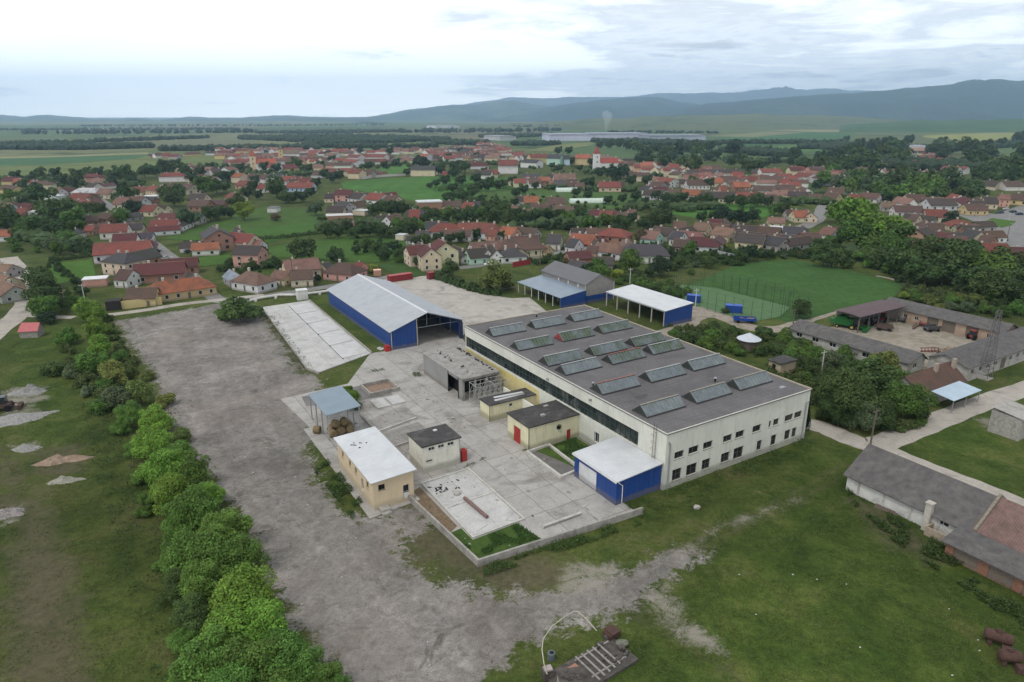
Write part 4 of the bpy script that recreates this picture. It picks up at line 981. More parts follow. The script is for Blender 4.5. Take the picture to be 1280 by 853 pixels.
sheet('planks', uvpoly([(-34.2, 19.5), (-31.6, 20.5), (-31.5, 8.0), (-33.2, 7.0)]), .06, simple('rotten_boards', (.17, .12, .07), sc_=2.5, var=.5, stain=(.28, .24, .19)), thick=.05)
sheet('grass_patch', uvpoly([(-33.1, 7.0), (-31.3, 7.2), (-31.2, 3.9), (-24, 4.2), (-22.9, -1.7), (-32.9, -1.4)]), .05, grass_mat('yard_grass', (.05, .085, .02), .5, None, .3))
sheet('grass_patch', uvpoly([(-9.5, 21.5), (-.4, 22.5), (-.4, 11.5), (-7.0, 12.0)]), .05, grass_mat('yard_grass.001', (.06, .095, .022), .5, None, .35))
b = MB(); b.cyl((0, 0, .38), (6.3, 0, .38), .27, n=14); b.cyl((6.3, 0, .38), (6.31, 0, .38), .20, n=14)
o = obj('pipe', b, simple('rust_pink_pipe', (.19, .12, .11), sc_=3, var=.4)); o.location = V3(UV(-27.4, 13.6)); o.rotation_euler.z = TH - PI / 2 + .06; tag(o, 'rusty pipe lying across the divided pale slab', 'pipe')
b = MB(); b.cyl((0, 0, .35), (6.6, 0, .35), .20, n=12); b.cyl((-.05, 0, .35), (0, 0, .35), .3, n=12)
o = obj('pipe', b, M_KERB); o.location = (*UV(-21.5, 1.2), 0); o.rotation_euler.z = TH + .0; tag(o, 'pale concrete pipe with black mouth lying by the perimeter wall', 'pipe')
b = MB(); b.lathe([(.55, .10), (.6, .3), (.5, .42), (.1, .45)], 12); o = obj('manhole_cover', b, M_CONC); o.location = V3(UV(-27.6, 15.6)); tag(o, 'round concrete lid sitting on the pale slab', 'lid')
# torn felt scraps on the slab
b = MB()
for k in range(26):
    x, y, s_ = rr_.gauss(-28.6, 1.2), rr_.gauss(18.2, .9), rr_.uniform(.15, .5); a = rr_.uniform(0, PI)
    pts = [UV(x + s_ * math.cos(a + j * 1.57) * (1 if j % 2 else .4), y + s_ * math.sin(a + j * 1.57) * (1 if j % 2 else .4)) for j in range(4)]
    if x < -30.5 or x > -23.2 or y > 20.8: continue
    b.prism(pts, .11, .14)
tag(obj('felt_scraps', b, M_DARK), 'dark torn scraps scattered on the pale slab', 'scraps', kind='stuff')
# sunken pit with kerb by the annex
wall_run('pit_kerb', 'raised concrete kerb around the small dark pit', [(-11.2, 21.3), (-11.2, 11.3), (-7.0, 11.8), (-6.5, 21.6), (-11.2, 21.3)], .45, .45, M_KERB, cat='kerb')
sheet('pit_floor', uvpoly([(-10.9, 21.0), (-10.9, 11.6), (-7.2, 12.0), (-6.8, 21.3)]), .03, simple('pit_mud', (.15, .14, .13), var=.3, sc_=.8))
# long slab west of the hangar, panels at its right side
sl = pxpoly([(327, 385), (386, 376.5), (463.6, 442.6), (399, 466.5), (384, 461)])
sheet('long_slab', sl, .22, M_SLABW, thick=.21)
for k in range(5):      # five pale cast panels with dark gaps between them
    L0, L1 = k / 5 + .008, (k + 1) / 5 - .008; a_, b_ = Vector(G(361, 382.3, .25)), Vector(G(429, 449, .25)); c_, d_ = Vector(G(385.5, 378.3, .25)), Vector(G(459.5, 441, .25))
    q_ = [a_.lerp(b_, L0), c_.lerp(d_, L0), c_.lerp(d_, L1), a_.lerp(b_, L1)]; sheet('slab', [(v_.x, v_.y) for v_ in q_], .30, simple('cast_panel', (.49, .485, .475), sc_=.5, var=.15, stain=(.32, .31, .29), amt=.5), thick=.07)
b = MB(); a_, b_ = G(360.5, 382.4, .24), G(428.5, 449.3, .24); b.quad((*a_, .232), (*b_, .232), (b_[0] + .35, b_[1] + .15, .232), (a_[0] + .35, a_[1] + .15, .232)); struct('joint', b, M_DARK)
wall_run('slab_wall', 'thin grey upstand along the far side of the long slab', [(386.5, 376.5), (464.5, 442.2)], .25, .55, M_WALLC, px=True)
wall_run('slab_wall', 'low concrete upstand between the long slab and the gravel', [(327, 385.5), (384, 462), (399, 468)], .3, .5, M_WALLC, px=True)
sheet('tar_patch', uvpoly([(-37.5, 66.5), (-21.0, 65.8), (-21.0, 57.5), (-30, 58.5), (-38, 61)]), .026, simple('old_tar', (.16, .15, .142), var=.3, sc_=.5, stain=(.25, .235, .22), amt=.5))
# ruined basins and footings between canopy and transformer house
def rect(u0, v0, u1, v1): return [(u0, v0), (u1, v0), (u1, v1), (u0, v1), (u0, v0)]
a0 = toUV(*G(474, 485)); 
wall_run('basin_wall', 'square concrete basin with reddish rubble next to the young tree', rect(a0[0] - 3.2, a0[1] - 3.6, a0[0] + 3.0, a0[1] + 2.2), .35, .8, M_WALLC, cat='basin')
sheet('rubble_floor', uvpoly(rect(a0[0] - 3, a0[1] - 3.4, a0[0] + 2.8, a0[1] + 2.0)[:4]), .10, simple('brick_rubble', (.25, .17, .125), var=.4, sc_=2), thick=.09)
a1 = toUV(*G(482, 503))
sheet('slab', uvpoly(rect(a1[0] - 2.6, a1[1] - 2.6, a1[0] + .1, a1[1] + 2.0)[:4]), .30, M_SLABW, thick=.29)
sheet('slab', uvpoly(rect(a1[0] + .6, a1[1] - 2.4, a1[0] + 3.4, a1[1] + 1.8)[:4]), .30, M_SLABW, thick=.29)
M_FOOT = concrete('footing_concrete', (.30, .28, .255), (3, 4), .7, .6)
sheet('footings', pxpoly([(452, 530), (505, 506), (522, 523), (468, 545)]), .08, M_FOOT, thick=.07)
sheet('footings', pxpoly([(470, 545), (523, 528), (545, 548), (510, 562), (508, 575), (500, 583)]), .12, concrete('gravelly_concrete', (.25, .235, .215), (2.2, 3), .8, .6), thick=.11)
wall_run('footing_wall', 'long thin footing wall crossing the broken slabs beside the white roofed office', [(450, 520), (512, 583)], .3, .5, M_WALLC, px=True)
wall_run('footing_wall', 'short footing wall across the broken slabs, ending at the young tree side', [(468, 543), (520, 524)], .3, .42, M_KERB, px=True)
wall_run('footing_wall', 'short footing wall on the broken slabs near the tall cream cube', [(488, 562), (528, 548)], .3, .4, M_WALLC, px=True)
# small rubble lying about
b = MB()
for k in range(150):
    if k < 90: u_, v_ = rr_.uniform(-33, -9), rr_.uniform(0, 60)
    else: u_, v_ = rr_.gauss(-30, 2.2), rr_.gauss(34, 6)
    s_ = rr_.uniform(.08, .3) * (1.3 if rr_.random() > .85 else 1); x, y = UV(u_, v_); b.blob((x, y, s_ * .3 + .05), (s_, s_ * .8, s_ * .5), k, 1)
tag(obj('rubble', b, M_CONC), 'small broken concrete pieces strewn over the yard', 'rubble', kind='stuff')
b = MB()
for k in range(420):
    x, y = rr_.uniform(-60, 20), rr_.uniform(55, 150)
    u_, v_ = toUV(x, y)
    if u_ > -44 or polymask(pxpoly([(180, 440), (345, 420), (372, 465), (385, 565), (430, 640), (600, 742), (780, 715), (742, 775), (620, 830), (560, 960), (436, 850), (318, 680), (235, 560)]), .1, np.array([[x, y]]))[0] < .5: continue
    s_ = rr_.uniform(.05, .2); b.blob((x, y, s_ * .3), (s_, s_, s_ * .6), k, 1)
tag(obj('stones', b, M_CONC), 'loose stones scattered over the gravel ground', 'stones', kind='stuff')

# white block and overground pipe by the road
b = MB(); b.box(-1.6, 1.6, -1.4, 1.4, 0, 3.0); b.box(-1.7, 1.7, -1.5, 1.5, 3.003, 3.15); b.box(-.5, .5, -1.45, -1.402, .1, 2.0); o = obj('pump_hut', b, simple('white_block', (.62, .62, .58), sc_=1, var=.15, stain=(.3, .3, .28))); o.location = V3(G(378, 374)); o.rotation_euler.z = .45
tag(o, 'small white block hut on the pale pipeline by the road', 'hut')
b = MB(); P = [(*G(x, y), .55) for x, y in ((308, 379), (330, 374), (350, 371), (368, 371), (388, 369), (411, 366))]; b.tube(P, .45, 8)
for x, y in ((320, 377), (345, 373), (400, 368.5)): q = G(x, y); b.box(q[0] - .3, q[0] + .3, q[1] - .5, q[1] + .5, 0, .5)
tag(obj('pipeline', b, simple('pale_pipe', (.55, .54, .50), sc_=1)), 'pale overground pipeline running beside the village road', 'pipeline')

# ------------------------------------------------------------------ farm compound on the same grid
M_FROOF = simple('fibre_cement_roof', (.105, .098, .095), sc_=1.0, var=.35, stain=(.16, .15, .13), amt=.5)
M_FARMW = simple('worn_whitewash', (.42, .40, .37), sc_=.8, var=.2, stain=(.20, .14, .11), amt=.7)
M_PEACHW = simple('peach_wall', (.40, .29, .21), sc_=.8, var=.25, stain=(.25, .2, .17))
fu0, fv0 = toUV(0, 0)
def FU(u, v): return (u + fu0, v + fv0)       # the earlier survey's origin
def long_range(name, label, uv, Lx, Ly, he, hr, ridge_at, wallmat, roofmat, ops={}, roofcol=None, wins=True, cat='farm building', open_side=None):
    """range in the works' grid; ridge along the longer side; RIDGE_AT fraction across (0..1)"""
    r = thing(name, label, cat, UV(*uv), TH); alongx = Lx >= Ly; L_, W_ = (Lx, Ly) if alongx else (Ly, Lx)
    C_ = {'s': ((0, 0), (Lx, 0)), 'e': ((Lx, 0), (Lx, Ly)), 'n': ((Lx, Ly), (0, Ly)), 'w': ((0, Ly), (0, 0))}
    b = MB()
    for k, (A, B) in C_.items():
        if open_side and k in open_side: continue
        wall_open(b, A, B, 0, he, ops.get(k, []))
    rd = ridge_at * W_
    T = (lambda a, c, z: (a, c, z)) if alongx else (lambda a, c, z: (c, a, z))
    for a in (0, L_): b.quad(T(a, 0, he), T(a, W_, he), T(a, rd, hr))
    wo = obj('wall', b, wallmat, r)
    if open_side is None:
        i = MB(); i.box(.3, Lx - .3, .3, Ly - .3, .02, he - .1); obj('interior_shade', i, M_DARK, wo)  # solid near-black core stands in for the unlit inside
    o_ = .5; t_ = .14
    for (c0, z0, c1, z1_) in ((0, he, rd, hr), (W_, he, rd, hr)):
        if abs(c1 - c0) < .1: continue
        s = (z1_ - z0) / (c1 - c0); sg = 1 if c1 > c0 else -1; ce = c0 - sg * o_; ze = z0 - abs(s) * o_ + .01
        b = MB(); v = []
        for zz_ in (0, t_):
            for a, c, z in ((-o_, ce, ze), (L_ + o_, ce, ze), (L_ + o_, c1, z1_ + .01), (-o_, c1, z1_ + .01)): v.append(T(a, c, z + zz_))
        b.add(v, [(3, 2, 1, 0), (4, 5, 6, 7), (0, 1, 5, 4), (1, 2, 6, 5), (2, 3, 7, 6), (3, 0, 4, 7)]); obj('roof', b, roofmat, r, roofcol)
    if wins:
        for k, lst in ops.items():
            for op in lst:
                if op[2] > .3: window(r, *C_[k], op, 1, .15, frame=M_WOOD if roofcol else None, sill=False)
                else:
                    A, B = C_[k]; d = (Vector(B) - Vector(A)).normalized(); p0 = Vector(A) + d * op[0] + Vector((-d.y, d.x)) * .12; p1 = Vector(A) + d * op[1] + Vector((-d.y, d.x)) * .12
                    g = MB(); g.quad((*p0, op[2]), (*p1, op[2]), (*p1, op[3]), (*p0, op[3])); obj('door', g, M_WOOD, r)
    return r
wins = [(2.0 + k * 4.3, 3.6 + k * 4.3, 1.0, 2.2) for k in range(8)]
wins[1] = (6.0, 7.9, 1.0, 2.3); wins[4] = (18.2, 20.4, .4, 2.3)
long_range('farm_range', 'long low whitewashed farm range with grey roof and small dark windows', FU(149.9, 75.5), 6.5, 31.0, 2.7, 4.3, .65, M_FARMW, M_FROOF, {'w': [(2, 3.7, 1.1, 2.2), (6.6, 8.4, 1.1, 2.2), (11.4, 13.2, 1.1, 2.2), (20, 22, 1.0, 2.2), (25.8, 27.8, .5, 2.3)], 's': [(2.0, 3.6, 1.0, 2.2)]})
r = long_range('machine_shed', 'open fronted machine shed with a brown purple mono pitch roof', FU(168.8, 99.6), 21.0, 6.8, 4.6, 4.9, .5, M_FARMW, simple('brown_purple_roof', (.115, .082, .085), sc_=.6, var=.2), {}, open_side='sw')
for k in range(5):
    b = MB(); x = .4 + k * 4.5; b.box(x - .12, x + .12, .1, .35, 0, 4.5); obj('post', b, M_WOOD, r)
long_range('farm_range', 'long peach walled range with grey roof and green doors closing the farmyard', FU(190.3, 74.8), 7.4, 31.5, 3.3, 4.9, .55, M_PEACHW, M_FROOF,
           {'w': [(6.5, 7.6, 1.2, 2.2), (9.5, 10.6, 1.2, 2.2), (13.0, 16.0, .02, 3.0), (17.0, 20.4, .02, 3.0), (23.0, 26.0, .02, 3.0), (28, 29, 1.2, 2.2)]})
long_range('farm_range', 'wide grey roofed farm range with a row of square windows under the mast', FU(156.0, 66.2), 42.0, 8.3, 3.4, 4.9, .6, M_FARMW, M_FROOF,
           {'s': [(1.6 + k * 3.4, 3.0 + k * 3.4, 1.5, 2.6) for k in range(11) if k != 4] + [(14.8, 17.2, .02, 2.7)], 'w': [(3, 4.5, 1.2, 2.3)]})
sheet('farmyard', uvpoly([FU(156.4, 75), FU(190.2, 75), FU(190.2, 106), FU(157, 107)]), .02, M_DIRT)
long_range('cottage', 'brown tile roofed house beside the light blue carport', FU(132.8, 63.3), 16.0, 6.6, 3.0, 5.9, .55, M_FARMW, M_ROOF, {'s': [(3, 4.2, 1, 2.2), (11, 12.2, 1, 2.2)]}, roofcol=(.125, .070, .052), cat='house')
b = MB(); b.box(0, .9, 0, .6, 0, 2.4); 
for k, (x, y) in enumerate(((9.0, 2.6), (15.2, 2.2))):
    c_ = obj('chimney', b, simple('pale_brick', (.33, .27, .22), sc_=3)); c_.parent = bpy.data.objects['cottage']; c_.location = (x, y, 4.6)
r = thing('carport', 'light blue sheet carport on posts leaning toward the lane', 'carport', UV(*FU(136.3, 59.0)), TH)
b = MB(); P = [(0, 0), (10.5, 0), (10.5, 5.0), (0, 5.0)]; b.add([(x, y, 2.6 + .12 * y) for x, y in P] + [(x, y, 2.7 + .12 * y) for x, y in P], [(3, 2, 1, 0), (4, 5, 6, 7), (0, 1, 5, 4), (1, 2, 6, 5), (2, 3, 7, 6), (3, 0, 4, 7)]); obj('roof', b, metal_mat('light_blue_sheet', (.40, .50, .58), .8, 'X'), r)
for x in (.3, 5.2, 10.2):
    for y in (.2, 4.7): b = MB(); b.box(x - .06, x + .06, y - .06, y + .06, 0, 2.58 + .12 * y); obj('post', b, M_STEEL, r)
b = MB(); b.box(-2.4, 0, 4.0, 6.5, 0, 2.5); b.add([(-2.6, 3.8, 2.5), (.2, 3.8, 2.5), (.2, 6.7, 3.4), (-2.6, 6.7, 3.4)], [(0, 1, 2, 3)]); o = obj('lean_to', b, simple('pale_blue_wall', (.38, .45, .50))); o.location = V3(UV(*FU(134.0, 60.5))); o.rotation_euler.z = TH; tag(o, 'pale blue lean-to at the bushy end of the brown roofed house', 'shed')
# lattice mast
ms = thing('lattice_mast', 'tall thin grey lattice mast in front of the farm range', 'mast', G(1230, 473), TH)
b = MB(); MH = 15.5
for (sx, sy) in ((1, 1), (1, -1), (-1, -1), (-1, 1)): b.cyl((sx * 1.1, sy * 1.1, 0), (sx * .35, sy * .35, MH), .07, n=5)
ks = 13
for k in range(ks):
    z0_, z1_ = MH * k / ks, MH * (k + 1) / ks; h0, h1 = 1.1 - .75 * z0_ / MH, 1.1 - .75 * z1_ / MH
    cs0 = [(h0, h0), (h0, -h0), (-h0, -h0), (-h0, h0)]; cs1 = [(h1, h1), (h1, -h1), (-h1, -h1), (-h1, h1)]
    for j in range(4):
        b.cyl((*cs0[j], z0_), (*cs1[(j + 1) % 4], z1_), .04, n=4); b.cyl((*cs1[j], z1_), (*cs1[(j + 1) % 4], z1_), .035, n=4)
obj('frame', b, simple('mast_steel', (.13, .12, .12), .7), ms)
b = MB(); b.box(-1.3, 1.3, -1.3, 1.3, 0, .25); obj('base', b, M_CONC, ms)
# kiosk and round pavilion
U0, V0 = toUV(*G(975, 471.5)); U0 -= .2
r, C_, wo, ro = building('brick_kiosk', 'small beige flat roofed kiosk with a dark doorway, among bushes behind the factory', 'outbuilding', (U0, V0), 5.2, 3.2, 3.0, None, {'w': [(.9, 1.9, .02, 2.5)]}, simple('beige_block', (.42, .34, .24), sc_=1, var=.2), M_DFELT, .25, .3)
b = MB(); b.box(.12, .17, 1.3, 2.3, .02, 2.5); obj('door', b, M_DARK, r)
r = thing('round_pavilion', 'round pavilion with a silver conical roof among bushes by the track', 'pavilion', G(935, 436))
b = MB(); b.lathe([(2.9, 2.5), (2.95, 2.62), (.25, 4.0), (.05, 4.15)], 18); obj('roof', b, simple('silver_sheet', (.48, .51, .55), .4, sc_=1.5, var=.15), r)
b = MB(); b.lathe([(2.3, 0), (2.3, 2.48)], 18); obj('wall', b, simple('rust_panel', (.13, .10, .085), sc_=2, var=.3), r)

# ------------------------------------------------------------------ grey barn with lean-tos beside the field
BU, BV = toUV(51.4, 93.0)
u1, v1 = toUV(*G(1084.5, 556, 6.2)); u2, v2 = toUV(*G(1058.7, 593.5, 2.7)); u3, v3 = toUV(*G(1221, 663, 2.7))
WB = max((u1 - u2), 4) * 2; LB = v2 - v3
r = long_range('old_barn', 'long old barn with whitewashed walls and worn dark grey roof', (u2 + .3, v3), WB, LB, 2.75, 6.2, .5, simple('barn_whitewash', (.55, .54, .51), sc_=.7, var=.15, stain=(.22, .2, .18), amt=.6), M_FROOF, {'w': [(LB - 4.5, LB - 3.0, 1.6, 2.4)]})
b = MB()
for k in range(5): y = .2 + k * LB / 4.6; b.box(-.1, 0, y, y + .3, 0, 2.5)
obj('pilaster', b, M_FARMW, r); 
r2 = long_range('barn_annex', 'pinkish brown tiled barn half joined to the grey barn', (u2 + .3, v3 - 14.2), WB, 14.0, 2.75, 6.3, .5, M_FARMW, M_ROOF, {}, roofcol=(.20, .125, .11), cat='barn')
b = MB(); b.add([(0, 0, 2.9), (WB / 2, 0, 6.6), (WB, 0, 2.9), (0, .35, 2.9), (WB / 2, .35, 6.6), (WB, .35, 2.9), (0, 0, 2.5), (WB, 0, 2.5), (0, .35, 2.5), (WB, .35, 2.5)], [(0, 1, 4, 3), (1, 2, 5, 4), (0, 6, 7, 2, 1), (3, 4, 5, 9, 8), (0, 3, 8, 6), (2, 7, 9, 5)]); o = obj('party_gable', b, simple('mossy_gable', (.22, .20, .16), sc_=3, var=.4)); o.parent = r2; o.location = (0, 13.95, .25)
lu, lv = toUV(*G(1183.8, 676, 2.3)); 
r3 = long_range('lean_to_shed', 'long low lean-to with worn grey roof and red brick pillars beside the barn', (lu, lv - 16), max(u2 - lu + .1, 3.5), 16.0, 2.2, 2.9, .97, simple('old_brick', (.24, .12, .08), sc_=3, var=.4), M_FROOF, {'w': [(1, 4, .02, 1.9), (5.2, 8, .02, 1.9), (9, 12, .02, 1.9), (13, 15, .5, 1.9)]})
q = toUV(*G(1160, 668))
b = MB(); b.box(0, .8, 0, .8, 0, 4.2); b.box(-.1, .9, -.1, .9, 4.2, 4.4); o = obj('chimney_stack', b, simple('pale_stack', (.45, .42, .37), sc_=1.5, stain=(.25, .2, .16))); o.location = V3(UV(q[0] + .3, q[1] + .4)); o.rotation_euler.z = TH; tag(o, 'square pale chimney stack standing against the barn wall', 'chimney')
b = MB(); b.box(0, 2.6, 0, .3, 0, 1.4); b.box(0, .3, -4.8, 0, 0, 1.3); b.box(0, 2.6, -5.1, -4.803, 0, 1.2); b.box(.3, 2.6, -4.8, 0, 0, .25); o = obj('manure_bay', b, simple('bay_wall', (.33, .27, .2), sc_=2, var=.35)); o.location = V3(UV(q[0] - .6, q[1] + .0)); o.rotation_euler.z = TH; tag(o, 'low walled bay below the chimney stack of the barn', 'bay')
b = MB()
for k in range(9): b.box(0, 3.2, k * .22, k * .22 + .16, .1 * (k % 3), .1 * (k % 3) + .12)
o = obj('timber_pile', b, M_WOOD); o.location = V3(G(1092, 634)); o.rotation_euler.z = TH - PI / 2 + .2; tag(o, 'dark pile of old boards beside the barn wall', 'timber pile')
b = MB(); b.box(0, 6, 0, 5, 0, 4.2); b.add([(-.2, -.2, 4.2), (6.2, -.2, 4.2), (6.2, 5.2, 4.9), (-.2, 5.2, 4.9)], [(0, 1, 2, 3)]); o = obj('white_shed', b, M_CONC); o.location = V3(G(1272, 552)); o.rotation_euler.z = TH; tag(o, 'pale block hut cut by the edge of the picture beside the field lane', 'shed')

# ------------------------------------------------------------------ containers, vehicles, machines
def container(name, label, px, L_, rz, colr, group=None, W_=2.2, H_=2.2, z=0):
    r = thing(name, label, 'container', (*G(*px), z), rz, group)
    b = MB(); b.box(0, L_, 0, W_, .1, H_)
    k = 0
    while .25 + k * .5 < L_ - .2:
        x = .25 + k * .5; b.box(x, x + .22, -.04, 0, .25, H_ - .15); b.box(x, x + .22, W_, W_ + .04, .25, H_ - .15); k += 1
    m = simple('paint_' + name, colr, .55, sc_=1.2, stain=tuple(x * .5 for x in colr)); obj('body', b, m, r)
    b = MB(); b.box(-.05, L_ + .05, -.06, W_ + .06, H_ + .003, H_ + .08); obj('roof', b, simple('roofpaint_' + name, tuple(min(1, x * 1.5 + .02) for x in colr), .5), r)
    b = MB(); b.box(L_, L_ + .05, .15, W_ / 2 - .03, .25, H_ - .15); b.box(L_, L_ + .05, W_ / 2 + .03, W_ - .15, .25, H_ - .15); obj('door', b, m, r); return r
q0 = G(487.5, 353.5); q1 = G(516, 349.5); an = math.atan2(q1[1] - q0[1], q1[0] - q0[0])
container('red_container', 'long dark red container standing at the edge of the north yard', (487.5, 353.5), math.dist(q0, q1), an, (.24, .03, .03))
container('red_gate_box', 'small dark red box by the hedge end beside the lane', (536.5, 350), 2.4, an, (.19, .03, .035), W_=2.0, H_=2.4)
b = MB(); q0 = G(641, 334.5); q1 = G(664, 330.5); an2 = math.atan2(q1[1] - q0[1], q1[0] - q0[0]); L_ = math.dist(q0, q1)
for k in range(int(L_ / .5)): b.box(k * .5, k * .5 + .46, 0, .08, .05, 2.0 + .05 * (k % 2))
o = obj('red_gate', b, simple('gate_red', (.28, .03, .035))); o.location = V3(q0); o.rotation_euler.z = an2; tag(o, 'dark red plank gate across the drive north of the works', 'gate')
container('blue_container', 'blue container nearest the white canopy, behind the lamp pole', (858, 378), 4.1, -.35, (.012, .055, .27), 'blue containers by the sports court')
container('blue_container', 'blue container beside the wire court fence, in the middle of the three', (906, 391), 4.7, -.30, (.012, .06, .28), 'blue containers by the sports court')
r = thing('blue_trailer', 'low blue trailer with rubbish on it parked by the track', 'trailer', G(917, 404), -.2)
b = MB(); b.box(0, 6, 0, 2.4, .7, .9); b.box(0, 6, 0, .08, .9, 1.5); b.box(0, 6, 2.32, 2.4, .9, 1.5); b.box(0, .08, .083, 2.317, .9, 1.5); b.box(5.92, 6, .083, 2.317, .9, 1.5); obj('body', b, simple('paint_blue_container', (.012, .055, .27)), r)
for x in (1.2, 4.8):
    for y in (.1, 2.3): b = MB(); b.cyl((x, y - .12, .45), (x, y + .12, .45), .45, n=12); obj('wheel', b, M_DARK, r)
b = MB(); 
for k in range(8): b.blob((rr_.uniform(.6, 5.4), rr_.uniform(.5, 1.9), 1.2), (.5, .35, .3), k)
obj('load', b, simple('brown_load', (.22, .17, .13), var=.5, sc_=3), r)
def make_car(paint=(.6, .6, .6)):
    r = thing('parked_car', 'x', 'car')
    b = MB(); v = [(-2.1, .35), (-2.15, .75), (-1.9, .95), (-1.1, 1.0), (-.65, 1.42), (.75, 1.45), (1.45, 1.0), (2.05, .85), (2.15, .5), (2.1, .3)]
    n = len(v); b.add([(x, -.85 * (.86 if z > 1.1 else 1), z) for x, z in v] + [(x, .85 * (.86 if z > 1.1 else 1), z) for x, z in v], [tuple(range(n))[::-1], tuple(range(n, 2 * n))] + [(i, (i + 1) % n, (i + 1) % n + n, i + n) for i in range(n)])
    bd = obj('body', b, M_PLAIN, r, paint); g = MB(); g.add([(-1.08, -.80, 1.02), (1.38, -.80, 1.02), (.78, -.742, 1.40), (-.62, -.742, 1.38)], [(0, 1, 2, 3)]); g.add([(-1.08, .80, 1.02), (1.38, .80, 1.02), (.78, .742, 1.40), (-.62, .742, 1.38)], [(3, 2, 1, 0)])
    g.add([(.80, -.68, 1.44), (1.43, -.75, 1.03), (1.43, .75, 1.03), (.80, .68, 1.44)], [(3, 2, 1, 0)]); g.add([(-.70, -.68, 1.42), (-1.13, -.75, 1.03), (-1.13, .75, 1.03), (-.70, .68, 1.42)], [(0, 1, 2, 3)]); g.v = [(x * 1.005, y * 1.03, z + .02) for x, y, z in g.v]; obj('window', g, M_GLASS, r)
    for x in (-1.3, 1.35):
        for y in (-.78, .78): w_ = MB(); w_.cyl((x, y - .1, .32), (x, y + .1, .32), .32, n=12); obj('wheel', w_, M_DARK, r)
    return r
cars = [((612, 332.5), .25, (.65, .65, .66), 'white car parked before the mint green house'), ((233, 311), .9, (.66, .66, .66), 'white car next to the long white wall with orange roof'), ((237, 316), .9, (.05, .06, .07), 'dark car behind the white one by the long white wall'), ((194, 316), 1.1, (.06, .06, .07), 'dark car at the roadside beside the big red roof'),
        ((206, 325), 1.0, (.45, .46, .47), 'silver car parked on the verge below the red roofs'), ((1250, 267), .3, (.04, .06, .12), 'navy car among those parked beyond the grass island'), ((1257, 262.5), .5, (.5, .5, .52), 'silver car parked beyond the grass island'), ((1266, 266), .2, (.03, .035, .045), 'black car parked beyond the grass island near the plaza'), ((1274, 269), .1, (.02, .04, .09), 'dark blue car cut by the picture edge beyond the island'),
        ((1254, 301), -.1, (.25, .26, .27), 'grey car at the street edge beside the dark red long roof'), ((1034, 256), .1, (.68, .68, .7), 'white van like car on the street between the houses'), ((1176, 488), .9, (.6, .6, .62), 'white car under the light blue carport')]
c0 = make_car()
for k, (px, a, cl, lab) in enumerate(cars):
    if k == 0: c0.location = (*G(*px), .02); c0.rotation_euler.z = a; c0['label'] = lab; c0['group'] = 'parked cars'; [setattr(c_, 'color', (*cl, 1)) for c_ in c0.children if c_.name.startswith('body')]
    else: dup(c0, (*G(*px), .02), a, label=lab, group='parked cars', color={'body': cl})
# combine harvester
r = thing('combine_harvester', 'bright green combine harvester parked in front of the machine shed', 'harvester', G(1043, 407.5), math.atan2(G(1076, 413)[1] - G(1043, 407.5)[1], G(1076, 413)[0] - G(1043, 407.5)[0]))
M_GRN = simple('harvester_green', (.015, .105, .022), .5, sc_=2, var=.15)
b = MB(); b.box(0, 5.6, -1.4, 1.4, 1.1, 3.3); b.box(.3, 3.6, -1.2, 1.2, 3.3, 3.8); b.xprism([(-1.2, 1.3), (1.2, 1.3), (1.0, 2.6), (-1.0, 2.6)], -1.4, 0); obj('body', b, M_GRN, r)
b = MB(); b.box(5.62, 7.0, -1.0, 1.0, 1.7, 3.5); obj('cab', b, M_GLASS, r); b = MB(); b.box(5.6, 7.1, -1.1, 1.1, 3.5, 3.62); obj('cab_roof', b, M_GRN, r)
b = MB(); b.box(7.0, 8.6, -.6, .6, .6, 1.5); b.box(8.6, 9.8, -2.8, 2.8, .15, 1.1); b.cyl((9.7, -2.7, .9), (9.7, 2.7, .9), .5, n=8); obj('header', b, M_GRN, r)
b = MB(); b.cyl((.5, 1.2, 3.7), (4.2, 2.6, 4.0), .18, n=8); obj('auger', b, M_GRN, r); r.scale = (.85, .85, .85)
for x, rr__, y in ((5.4, .85, 1.5), (5.4, .85, -1.5), (1.0, .55, 1.3), (1.0, .55, -1.3)):
    b = MB(); b.cyl((x, y - .25, rr__), (x, y + .25, rr__), rr__, n=16); wv = obj('wheel', b, M_DARK, r); b = MB(); b.cyl((x, y - .27, rr__), (x, y + .27, rr__), rr__ * .5, n=12); obj('rim', b, simple('rim_yellow', (.45, .35, .03)), wv)
